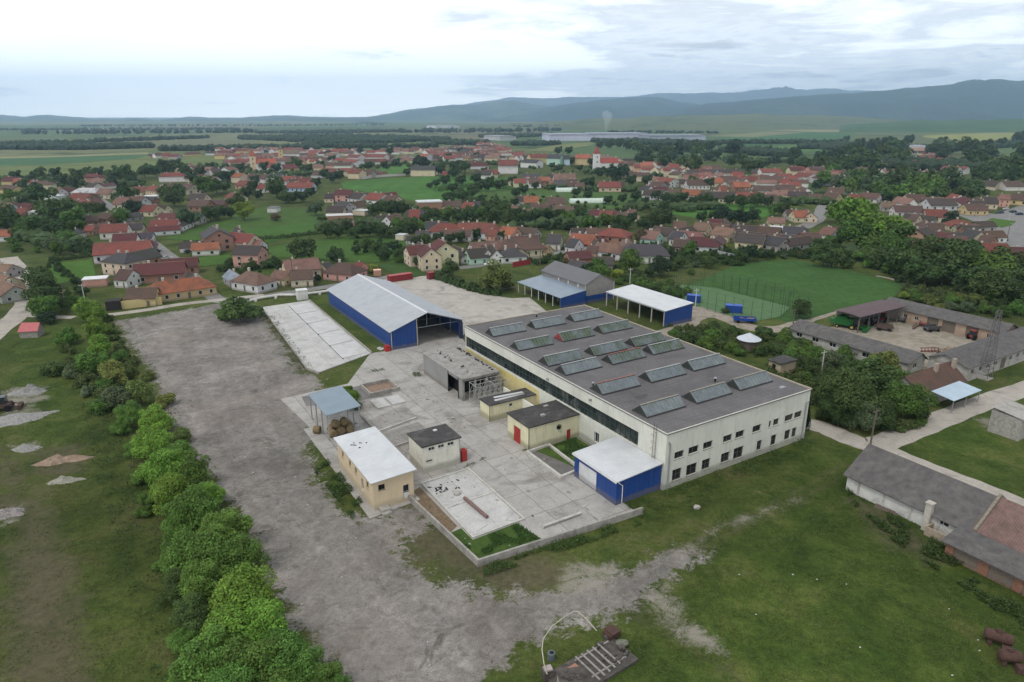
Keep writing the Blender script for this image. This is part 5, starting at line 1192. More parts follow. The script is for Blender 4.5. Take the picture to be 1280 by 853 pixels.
def implement(label, px, a, colr, kind):
    r = thing('farm_machine', label, 'farm machine', G(*px, .9), a, 'farm machines in the farmyard'); m = simple('machine_' + kind + str(len(MATS)), colr, .7, sc_=3, var=.3)
    if kind == 'wagon':
        b = MB(); b.box(-2, 2, -1, 1, .8, .95); b.box(-2, 2, -1, -.93, .95, 1.6); b.box(-2, 2, .93, 1, .95, 1.6); b.cyl((2, 0, .8), (3.4, 0, .5), .06, n=5); obj('body', b, m, r)
        for x in (-1.2, 1.2):
            for y in (-1, 1): b = MB(); b.cyl((x, y - .12, .42), (x, y + .12, .42), .42, n=12); obj('wheel', b, M_DARK, r)
    elif kind == 'plough':
        b = MB(); b.cyl((-1.8, -.9, .9), (1.8, .9, .9), .1, n=6); b.cyl((1.2, -.6, .9), (1.2, 1.2, 1.0), .08, n=6)
        for k in range(5): x = -1.5 + k * .75; y = -.75 + k * .37; b.cyl((x, y, .9), (x + .2, y - .3, .1), .07, n=5); b.box(x - .1, x + .5, y - .5, y - .3, .05, .4)
        obj('body', b, m, r)
    else:
        b = MB(); b.box(-.2, 1.7, -.35, .35, .8, 1.5); b.box(-1.4, -.2, -.5, .5, .7, 1.2); obj('body', b, m, r); b = MB(); b.box(-1.3, -.25, -.6, .6, 1.2, 2.4); obj('cab', b, M_GLASS, r); b = MB(); b.box(-1.4, -.15, -.7, .7, 2.403, 2.5); obj('cab_roof', b, m, r)
        for x, rr__, y in ((-1.0, .75, .8), (-1.0, .75, -.8), (1.3, .45, .7), (1.3, .45, -.7)): b = MB(); b.cyl((x, y - .2, rr__), (x, y + .2, rr__), rr__, n=14); obj('wheel', b, M_DARK, r)
implement('blue grey tractor standing under the brown purple roof', (1090, 402), .6, (.10, .12, .14), 'tractor')
implement('red tractor parked in front of the peach walled range', (1104, 398), .9, (.25, .03, .03), 'tractor')
implement('dark flat wagon in the yard beside the green harvester', (1106, 409), -.4, (.10, .07, .06), 'wagon')
implement('rust brown plough in the middle of the farmyard', (1143, 406), .3, (.14, .08, .06), 'plough')
implement('red seed drill wagon before the green doors', (1155, 403), 1.0, (.22, .04, .04), 'wagon')
implement('dark wagon near the green doors of the peach range', (1165, 410), .2, (.08, .08, .08), 'wagon')
implement('red tractor by the last door of the peach range', (1218, 420), .4, (.28, .05, .04), 'tractor')
implement('dark red plough lying near the whitewashed range', (1160, 435), -.4, (.17, .05, .05), 'plough')
implement('rusty harrow heaped beside the red plough', (1172, 438), .5, (.15, .07, .05), 'plough')
implement('tractor wagon standing under the peach range eaves', (1128, 398), .8, (.09, .09, .08), 'wagon')
b = MB()
for k in range(60):
    x, y = rr_.gauss(0, 2.4), rr_.gauss(0, 1.0); b.cyl((x, y, .2), (x + rr_.uniform(-1.5, 1.5), y + rr_.uniform(-.8, .8), rr_.uniform(.2, 1.0)), .06, n=4)
o = obj('brush_pile', b, simple('orange_brush', (.30, .15, .08), var=.4, sc_=3)); o.location = V3(G(1203, 440)); o.rotation_euler.z = .1; tag(o, 'orange brown heap of dry branches at the corner of the farmyard', 'brush heap')
# excavator at the picture edge
r = thing('old_loader', 'dark rusty loader cut by the picture edge on the pale gravel', 'loader', G(4, 513), .4)
b = MB(); b.box(-2.2, 1.6, -1, 1, .8, 1.5); b.box(-2.1, -.6, -.9, .9, 1.5, 2.2); obj('body', b, simple('loader_brown', (.10, .06, .05), var=.3, sc_=3), r); b = MB(); b.box(-.5, .9, -.8, .8, 1.5, 2.9); obj('cab', b, M_GLASS, r)
b = MB(); b.box(2.6, 3.3, -1.2, 1.2, .1, .9); b.cyl((.6, .8, 1.4), (2.8, .8, .7), .1, n=6); b.cyl((.6, -.8, 1.4), (2.8, -.8, .7), .1, n=6); obj('bucket', b, M_RUST, r)
for x in (-1.4, 1.1):
    for y in (-1.1, 1.1): b = MB(); b.cyl((x, y - .22, .65), (x, y + .22, .65), .65, n=14); obj('wheel', b, M_DARK, r)
# gravel and soil heaps: low displaced mounds
def heap(name, label, px, rx, ry, h, rz, mat, seed):
    b = MB(); n, m_ = 26, 9
    for j in range(m_ + 1):
        q = j / m_
        for i in range(n):
            a = 2 * PI * i / n; k = 1 + .45 * mnoise.noise(Vector((math.cos(a) * 1.4, math.sin(a) * 1.4, seed))) + .3 * mnoise.noise(Vector((math.cos(a) * 4.5, math.sin(a) * 4.5, seed + 9))) ; rr__ = q * k
            z = h * (1 - q) ** 1.1 * (1 + .9 * mnoise.noise(Vector((rr__ * 3 * math.cos(a), rr__ * 3 * math.sin(a), seed + 3)))) - (.05 if j == m_ else 0)
            b.v.append((rx * rr__ * math.cos(a), ry * rr__ * math.sin(a), z))
    for j in range(m_):
        for i in range(n): b.f.append((j * n + i, (j + 1) * n + i, (j + 1) * n + (i + 1) % n, j * n + (i + 1) % n))
    o = obj(name, b, mat); o.location = V3(G(*px)); o.rotation_euler.z = rz; return tag(o, label, 'heap', 'heaps dumped on the rough grass')
M_GRV = simple('crushed_gravel', (.27, .265, .25), sc_=3, var=.4, stain=(.16, .15, .13), bump=.4)
heap('gravel_heap', 'grey gravel heap at the end of the pale dumping ground', (37, 491), 3.4, 2.2, 1.7, .2, M_GRV, 1)
heap('gravel_heap', 'wide low spread of grey gravel near the rusty loader', (20, 525), 6.5, 3.0, .9, .5, M_GRV, 2)
heap('gravel_heap', 'small grey heap in the rough grass between two dumps', (33, 561), 2.6, 1.2, .9, .1, M_GRV, 3)
heap('soil_heap', 'orange sandy spoil heap with a tail of rubble on the grass', (76, 577), 4.0, 1.3, 1.2, .35, simple('orange_soil', (.30, .21, .15), sc_=2, var=.4, stain=(.25, .25, .22)), 4)
heap('rubble_heap', 'narrow pale rubble ridge lying on the grass', (81, 602), 2.9, .8, 1.0, .3, simple('pale_rubble', (.29, .28, .23), sc_=4, var=.5), 5)
heap('rubbish_heap', 'pinkish white rubbish heap at the picture edge in rough grass', (8, 643), 3.0, 1.4, .8, .3, simple('rubbish', (.28, .25, .24), sc_=5, var=.6), 6)
# ruined hut with pink roof
r = thing('ruined_hut', 'little ruined hut with a crooked pink tin roof beside the pale track', 'hut', G(41, 420), .15)
b = MB(); b.box(-2.2, 2.2, -1.8, 1.8, 0, 1.9); b.add([(-2.2, -1.8, 1.9), (-2.2, 1.8, 1.9), (-2.0, 0, 3.5), (2.2, -1.8, 1.9), (2.2, 1.8, 1.9), (2.2, 0, 3.4)], [(0, 2, 1), (3, 4, 5)]); obj('wall', b, simple('ruin_wall', (.27, .25, .22), var=.3, sc_=2), r)
b = MB(); b.add([(-2.4, -2.1, 1.7), (2.5, -2.1, 1.75), (2.4, 0, 3.5), (-2.0, 0, 3.6), (-2.4, -2.1, 1.8), (2.5, -2.1, 1.85), (2.4, 0, 3.6), (-2.0, 0, 3.7)], [(3, 2, 1, 0), (4, 5, 6, 7), (0, 1, 5, 4), (1, 2, 6, 5), (2, 3, 7, 6), (3, 0, 4, 7)]); obj('roof', b, simple('pink_tin', (.42, .12, .12), .6, var=.15, sc_=2), r)
b = MB(); b.add([(-2.0, 0, 3.6), (2.4, 0, 3.5), (2.4, 2.1, 1.7), (-2.6, 2.1, 1.7)], [(0, 1, 2, 3)]); obj('roof', b, simple('brown_tin', (.16, .12, .10)), r)
# tanks rusting in the field
def rtank(label, px, rz, L_, R_):
    r = thing('rusty_tank', label, 'tank', G(*px), rz, 'rusty tanks lying in the grass'); b = MB(); n = 18
    prof = [(R_ * .5, 0), (R_ * .9, .12), (R_, .35), (R_, L_ - .35), (R_ * .9, L_ - .12), (R_ * .5, L_)]; b.lathe(prof, n); b.v = [(z - L_ / 2, x, y + R_ + .45) for x, y, z in b.v]; obj('body', b, M_RUST, r, smooth=False)
    b = MB(); b.cyl((-.1, 0, 2 * R_ + .35), (-.1, 0, 2 * R_ + .62), .28, n=10); b.box(-.5, .35, -.06, .06, 2 * R_ + .62, 2 * R_ + .70); obj('manhole', b, M_RUST, r)
    b = MB(); b.box(-L_ * .35, -L_ * .2, -.6, .6, 0, .6); b.box(L_ * .2, L_ * .35, -.6, .6, 0, .6); b.box(L_ * .1, L_ * .5, -R_ - .9, -R_ - .1, .1, .8); obj('cradle', b, M_RUST, r); return r
rtank('purplish rusty tank on a cradle, farther from the picture corner', (1246, 806), -.55, 2.7, .62)
rtank('brown rusty tank with its cradle torn forward, closer to the picture corner', (1260, 830), -.2, 2.2, .62)
stones_ = []
for k, (x, y) in enumerate(((1222, 801), (1224, 814), (1186, 762), (1190, 845), (945, 769), (991, 719), (1021, 725), (1058, 731), (924, 719), (869, 637), (833, 746), (1075, 810))):
    b = MB(); b.blob((0, 0, .08), (.12, .08, .07), k, 1); o = obj('stone', b, M_SHT); o.location = V3(G(x, y)); o['category'] = 'stone'; o['group'] = 'white stones scattered in the field'; stones_.append(o)
b = MB(); b.blob((0, 0, .25), (.55, .4, .35), 9, 2, .2); o = obj('boulder', b, M_CONC); o.location = V3(G(871, 636)); tag(o, 'pale boulder in the grass near the white factory wall', 'boulder')

# ------------------------------------------------------------------ scrap platform at the picture's lower edge
q = G(735, 835); PR = .62
sp_ = thing('scrap_platform', 'dark concrete platform covered in beams and scrap at the lower picture edge', 'platform', G(700, 868), PR)
M_SCR = simple('scrap_dark', (.085, .075, .068), sc_=2, var=.5, stain=(.18, .15, .12)); M_SCL = simple('scrap_pale', (.30, .28, .25), sc_=3, var=.4)
b = MB(); b.box(0, 9.5, -1.5, 2.6, 0, .35); obj('deck', b, M_SCR, sp_)
b = MB()
for k in range(5): x = 4.0 + k * .8; b.box(x, x + .16, -1.4 + .1 * k, 2.4, .5, .66); 
b.box(3.8, 8.6, 2.1, 2.25, .353, .5); b.box(3.8, 8.6, -.6, -.45, .353, .5); obj('beam', b, M_SCL, sp_)
b = MB()
for k in range(16): x, y = rr_.uniform(6, 9.4), rr_.uniform(-1.2, 2.3); b.box(x, x + rr_.uniform(.2, .7), y, y + rr_.uniform(.1, .5), .36, .4 + rr_.uniform(.1, .4))
obj('scrap', b, M_SCR, sp_)
b = MB(); b.box(2.4, 3.6, 1.3, 1.9, .36, .45); obj('panel', b, simple('orange_panel', (.32, .17, .12)), sp_)
r = thing('concrete_hut', 'roofless pale concrete box with debris on top at the lower picture edge', 'hut', G(712, 866), PR - .45)
b = MB(); b.box(-1.1, 1.1, -.9, .9, 0, 2.0); obj('wall', b, M_CONC, r); b = MB(); b.box(-1.2, 1.2, -1.0, 1.0, 2.003, 2.15)
for k in range(14): x, y = rr_.uniform(-1, .8), rr_.uniform(-.8, .6); b.box(x, x + .35, y, y + .25, 2.15, 2.22 + rr_.uniform(0, .15))
obj('roof', b, M_SCR, r)
r = thing('pipe_box', 'small dark box with pale lid where the bent pipe starts', 'box', G(684.5, 848), PR - .3)
b = MB(); b.box(-.55, .55, -.45, .45, 0, 1.2); obj('body', b, M_SCR, r); b = MB(); b.box(-.42, .42, -.36, .36, 1.2, 1.36); obj('lid', b, simple('pinkish_lid', (.36, .31, .30)), r)
r = thing('steel_drum', 'dark blue grey drum standing beside the pipe box', 'drum', G(689, 824), 0)
b = MB(); b.lathe([(.42, 0), (.44, .05), (.42, .3), (.44, .45), (.42, .6), (.42, .85)], 14); obj('body', b, simple('drum_grey', (.12, .14, .15), .5), r); b = MB(); b.cyl((.05, 0, .851), (.05, 0, .87), .25, n=12); obj('opening_shade', b, M_DARK, r)  # black disc on the top paints the dark of the hole
b = MB(); Q = [((684, 843), 1.2), ((680, 830), 2.0), ((677.5, 812), 2.0), ((679, 799), 1.8), ((690, 783), 1.4), ((706, 771), .8), ((717, 764.5), .35), ((722, 764.5), .3), ((733, 774), .25), ((741, 783), .2), ((746, 789), .1)]
b.tube([(*G(px[0], px[1], z), z) for px, z in Q], .055, 6); tag(obj('bent_pipe', b, simple('cream_hose', (.46, .42, .34), sc_=2)), 'long thin cream pipe arching out over the gravel from the small box', 'pipe')
r = thing('rusty_winch', 'rusty metal winch box standing at the corner of the scrap platform', 'machine', G(764, 797), PR)
b = MB(); b.box(-.8, .8, -.6, .6, .2, .9); b.box(-.5, .5, -.7, .7, .9, 1.05); obj('body', b, M_RUST, r); b = MB(); b.cyl((-1.0, 0, .4), (1.0, 0, .4), .35, n=10); obj('roller', b, M_SCR, r)
b = MB(); b.blob((0, 0, .35), (.75, .6, .42), 4, 2, .15); o = obj('rusty_hopper', b, simple('grey_green_lump', (.16, .16, .12), sc_=3, var=.4)); o.location = V3(G(777, 808)); tag(o, 'grey green crumpled hopper next to the rusty winch', 'hopper')

# ------------------------------------------------------------------ poles, fence nets
M_POLEW = simple('pole_wood', (.13, .105, .085), sc_=5); M_POLEC = simple('pole_concrete', (.48, .47, .44), sc_=3, var=.15)
def pole(px, top, label, mat, lamp=False, name='utility_pole'):
    x, y = G(*px); d = dist_at(*px)
    # height from the photographed top
    h = 6
    for k in range(60):
        hh = 3 + k * .2; rx = ray(*top); tt = y / rx[1]; zz_ = CAMH + rx[2] * tt; h = zz_; break
    h = min(max(h, 4), 13)
    r = thing(name, label, 'pole', (x, y, 0), .5)
    b = MB(); b.cyl((0, 0, 0), (0, 0, h), .17, .11, 8); obj('post', b, mat, r)
    b = MB()
    if lamp: b.cyl((0, 0, h - .2), (1.3, 0, h + .15), .04, n=5); b.box(1.0, 1.7, -.12, .12, h + .08, h + .2); obj('lamp_arm', b, M_STEEL, r)
    else:
        b.box(-.9, .9, -.06, .06, h - .6, h - .48)
        for k in (-.8, 0, .8): b.cyl((k, 0, h - .48), (k, 0, h - .28), .05, n=5)
        obj('crossarm', b, mat, r)
    return r
pole((1088, 556), (1090, 511), 'dark pole at the corner where the two lanes meet', M_POLEW)
pole((990, 416), (992, 386), 'brown wooden pole at the end of the farm range by the dirt track', M_POLEW)
pole((1026, 470), (1028, 438), 'thin grey pole among the bushes behind the factory', M_POLEC)
pole((787, 360), (787, 335), 'white pole behind the white roofed canopy', M_POLEC)
pole((869, 384), (869, 361), 'short pale pole before the blue container', M_POLEC)
pole((675, 337), (673, 304), 'dark pole beside the yellow gatehouse by the drive', M_POLEW)
pole((303, 342), (302, 322), 'thin pole on the verge between the houses by the road bend', M_POLEW)
pole((367, 357), (365, 321), 'dark pole in front of the pinkish farmhouse', M_POLEW)
pole((107, 381), (104, 355), 'wooden pole in the green garden near the clipped end of the hedge', M_POLEC)
pole((268, 368), (268, 356), 'short dark pole at the road corner beside the coral roofed house', M_POLEW)
pole((1258, 302), (1262, 280), 'dark lamp post at the road edge beside the junction', M_POLEW, True, 'street_lamp')
pole((1218, 271), (1219, 262), 'lamp post before the yellow houses of the square', M_POLEW, True, 'street_lamp')
pole((1261, 275), (1261, 270), 'white marker post on the grass island', M_POLEC)
pole((1036, 270), (1036, 252), 'pole on the street corner under the big bright tree', M_POLEC)
# court fence: posts and wire
def fence(name, label, P, spacing, h, mat, rails=(.1, .98)):
    r = thing(name, label, 'fence', P[0]); o0 = Vector(P[0]); b = MB(); rl = MB(); b.cyl((0, 0, 0), (0, 0, h), .055, n=5); pm_ = b.mesh('post', mat)
    for i in range(len(P) - 1):
        a, c = Vector(P[i]) - o0, Vector(P[i + 1]) - o0; n = max(1, int((c - a).length / spacing))
        for k in range(n + (i == len(P) - 2)):
            q = a.lerp(c, k / n); po = obj('post', pm_, None, r); po.location = (q.x, q.y, 0)
        for f_ in rails: rl.cyl((a.x, a.y, h * f_), (c.x, c.y, h * f_), .02, n=4)
    obj('rail', rl, mat, r); return r
M_FEN = simple('fence_green', (.035, .055, .045), .6)
fence('court_fence', 'tall dark wire fence enclosing the small artificial court', pxpoly([(836, 373), (938, 404), (976, 397), (990, 384), (893, 359), (852, 355), (836, 373)]), 3.2, 6.0, M_FEN, (.02, .33, .66, .99))
fence('pitch_fence', 'tall wire fence along the court side of the big green pitch', pxpoly([(862, 357), (905, 361), (1008, 392)]), 3.2, 5.0, M_FEN, (.5, .99))
# ------------------------------------------------------------------ houses of the village
RC = {'r': (.195, .058, .044), 'w': (.115, .035, .036), 'b': (.108, .066, .052), 'o': (.32, .108, .062), 'p': (.205, .115, .09), 'g': (.062, .060, .064), 'l': (.55, .55, .54), 'k': (.30, .36, .43), 'd': (.064, .050, .046), 't': (.215, .130, .092)}
RN = {'r': 'red', 'w': 'wine red', 'b': 'brown', 'o': 'orange', 'p': 'pinkish', 'g': 'dark grey', 'l': 'white', 'k': 'pale blue', 'd': 'dark brown', 't': 'tan'}
WC = {'W': (.66, .65, .62), 'C': (.62, .54, .38), 'Y': (.55, .44, .22), 'P': (.58, .33, .25), 'M': (.42, .62, .52), 'B': (.33, .19, .13), 'G': (.36, .35, .33), 'U': (.42, .56, .66)}
WN = {'W': 'white', 'C': 'cream', 'Y': 'yellow', 'P': 'peach', 'M': 'mint green', 'B': 'brick', 'G': 'grey', 'U': 'light blue'}
def make_house(L_, W_, he, hr, hip, lod, chim=1, flat=False):
    r = thing('house', 'x', 'house'); col_objs = []
    b = MB(); o_ = .4; t_ = .16; s = (hr - he) / (W_ / 2)
    if flat:
        b.box(-L_ / 2, L_ / 2, -W_ / 2, W_ / 2, 0, he); wo = obj('wall', b, M_PLASTER, r)
        b = MB(); b.box(-L_ / 2 - .2, L_ / 2 + .2, -W_ / 2 - .2, W_ / 2 + .2, he + .003, hr); ro = obj('roof', b, M_METAL, r)
    elif hip:
        b.box(-L_ / 2, L_ / 2, -W_ / 2, W_ / 2, 0, he); wo = obj('wall', b, M_PLASTER, r)
        rr__ = max(L_ / 2 - W_ / 2, .25); b = MB(); ze = he - s * o_ + .05; x, y = L_ / 2 + o_, W_ / 2 + o_
        b.add([(-x, -y, ze), (x, -y, ze), (x, y, ze), (-x, y, ze), (-rr__, 0, hr), (rr__, 0, hr), (-x, -y, ze - .12), (x, -y, ze - .12), (x, y, ze - .12), (-x, y, ze - .12)],
              [(0, 1, 5, 4), (1, 2, 5), (2, 3, 4, 5), (3, 0, 4), (6, 7, 1, 0), (7, 8, 2, 1), (8, 9, 3, 2), (9, 6, 0, 3), (9, 8, 7, 6)]); ro = obj('roof', b, M_ROOF, r)
    else:
        b.xprism([(-W_ / 2, 0), (W_ / 2, 0), (W_ / 2, he), (0, hr - .02), (-W_ / 2, he)], -L_ / 2, L_ / 2); wo = obj('wall', b, M_PLASTER, r)
        b = MB(); e_ = he - s * o_
        b.xprism([(-W_ / 2 - o_, e_), (0, hr), (W_ / 2 + o_, e_), (W_ / 2 + o_, e_ + t_), (0, hr + t_), (-W_ / 2 - o_, e_ + t_)], -L_ / 2 - .35, L_ / 2 + .35); ro = obj('roof', b, M_ROOF, r)
        if lod < 2: b = MB(); b.box(-L_ / 2 - .36, L_ / 2 + .36, -.13, .13, hr + t_ - .03, hr + t_ + .07); obj('ridge_cap', b, simple('ridge_tile', (.25, .17, .13), sc_=2), ro)
    for k in range(chim):
        x = (-.22 + .5 * k) * L_; b = MB(); b.box(x - .35, x + .35, .5, 1.15, hr - .9 * (1 if not hip else 1.5), hr + .75)
        if lod < 2: b.box(x - .42, x + .42, .43, 1.22, hr + .75, hr + .87)
        obj('chimney', b, simple('chimney_plaster', (.50, .46, .40), sc_=2, var=.2), ro)
    def win(x, y, z, w_, h_, side, nm='window'):
        # side: unit outward along x or y
        b = MB(); g = MB(); fr = .09
        if side[1]: yy = y + side[1] * .04; lo, hi = sorted((y - side[1] * .02, yy)); b.box(x - w_ / 2 - fr, x + w_ / 2 + fr, lo, hi, z - fr, z + h_ + fr); g.box(x - w_ / 2, x + w_ / 2, min(yy, yy + side[1] * .015), max(yy, yy + side[1] * .015), z, z + h_)
        else: xx = x + side[0] * .04; lo, hi = sorted((x - side[0] * .02, xx)); b.box(lo, hi, y - w_ / 2 - fr, y + w_ / 2 + fr, z - fr, z + h_ + fr); g.box(min(xx, xx + side[0] * .015), max(xx, xx + side[0] * .015), y - w_ / 2, y + w_ / 2, z, z + h_)
        if nm == 'door': obj('door', g, M_WOOD, r); return
        if lod == 0: f = obj('window', b, M_FRAMEW, r); obj('pane', g, M_GLASS, f)
        else: obj('window', g, M_GLASS, r)
    if lod < 2 and not flat:
        fl = [0.95] + ([3.3] if he > 4.6 else [])
        for fi, z in enumerate(fl):
            n = max(2, int(L_ / 3.6))
            for k in range(n):
                x = -L_ / 2 + (k + .5) * L_ / n
                if fi == 0 and k == n // 2 and lod == 0: win(x, -W_ / 2, .1, .95, 2.0, (0, -1), 'door'); continue
                win(x, -W_ / 2, z, 1.0, 1.2, (0, -1))
            for sx in (-1, 1):
                for y in (-W_ / 4, W_ / 4): win(sx * L_ / 2, y, z, .9, 1.15, (sx, 0))
        if not hip and hr > 5:
            for sx in (-1, 1): win(sx * L_ / 2, 0, he + .3, .7, .8, (sx, 0))
    return r
PROTO = {}
def proto(kind, L_, W_, h, lod):
    hip = kind == 'h'; flat = kind == 'f'
    Ls = min((9, 14, 22, 36), key=lambda q: abs(math.log(q / max(L_, 3)))); two = h > 7.3
    k = (hip, flat, Ls, two, lod)
    if k not in PROTO:
        W0 = 8.0; he, hr = (5.6, 8.4) if two else ((2.6, 2.9) if flat else (3.1, 5.9))
        PROTO[k] = [make_house(Ls, W0, he, hr, hip, lod, 0 if flat else (2 if Ls > 20 else 1), flat), Ls, W0, hr, False]
    return PROTO[k]
autos = []   # (object, description) named at the end by what they stand near
placed = []
def house(x0, y0, x1, y1, W_, h, rc, wc, kind='g', label=None, barn=True):
    a, c = Vector(G(x0, y0, h)), Vector(G(x1, y1, h)); L_ = (c - a).length; ctr = (a + c) / 2; ang = math.atan2(c.y - a.y, c.x - a.x)
    if kind == 'h': L_ += W_ * .8
    d = math.hypot(ctr.x, ctr.y); lod = 0 if d < 300 else 1 if d < 620 else 2
    pr = proto(kind, L_, W_, h, lod); v = random.uniform(.85, 1.15)
    colr = {'roof': tuple(min(.8, x * v * random.uniform(.94, 1.06)) for x in RC[rc]), 'wall': tuple(x * random.uniform(.9, 1.02) for x in WC[wc])}
    if abs(ang) > PI / 2: ang += PI
    o = dup(pr[0], (ctr.x, ctr.y, 0), ang, (L_ / pr[1], W_ / pr[2], h / pr[3]), color=colr, group='houses of the village', cat='shed' if kind == 'f' else 'house')
    if kind == 'f': o.name = 'shed'
    size = 'long ' if L_ > 24 else 'two storey ' if h > 7.3 else 'small ' if L_ < 8 else ''
    desc = '%s%s walled %s with %s roof' % (size, WN[wc], 'shed' if kind == 'f' else 'house', RN[rc])
    if label: o['label'] = label
    else: autos.append((o, desc))
    placed.append((ctr.x, ctr.y, max(L_, W_) * .5))
    if barn and kind != 'f' and 260 < d < 1500 and random.random() < .8:
        # the farmyard barn or wing behind or beside the house
        s_ = random.choice((-1, 1)); nx_, ny_ = -math.sin(ang), math.cos(ang)
        if ny_ < 0: nx_, ny_ = -nx_, -ny_
        bx_, by_ = ctr.x + nx_ * (W_ * .5 + 5) + math.cos(ang) * s_ * L_ * .35, ctr.y + ny_ * (W_ * .5 + 5) + math.sin(ang) * s_ * L_ * .35
        if not any((bx_ - a_[0]) ** 2 + (by_ - a_[1]) ** 2 < 64 for a_ in placed):
            bl = random.uniform(10, 17); q_ = proto('g', bl, 7, 5.5, max(lod, 1)); rb = random.choice('bbdddbwpg')
            bo = dup(q_[0], (bx_, by_, 0), ang + (PI / 2 if random.random() < .6 else 0), (bl / q_[1], random.uniform(.75, .95), h / 6.2 * random.uniform(.8, .95)), color={'roof': tuple(x * random.uniform(.85, 1.1) for x in RC[rb]), 'wall': WC[random.choice('GBGCW')]}, group='barns of the village', cat='barn')
            bo.name = 'barn'; autos.append((bo, '%s roofed barn' % RN[rb])); placed.append((bx_, by_, 6))
    return o
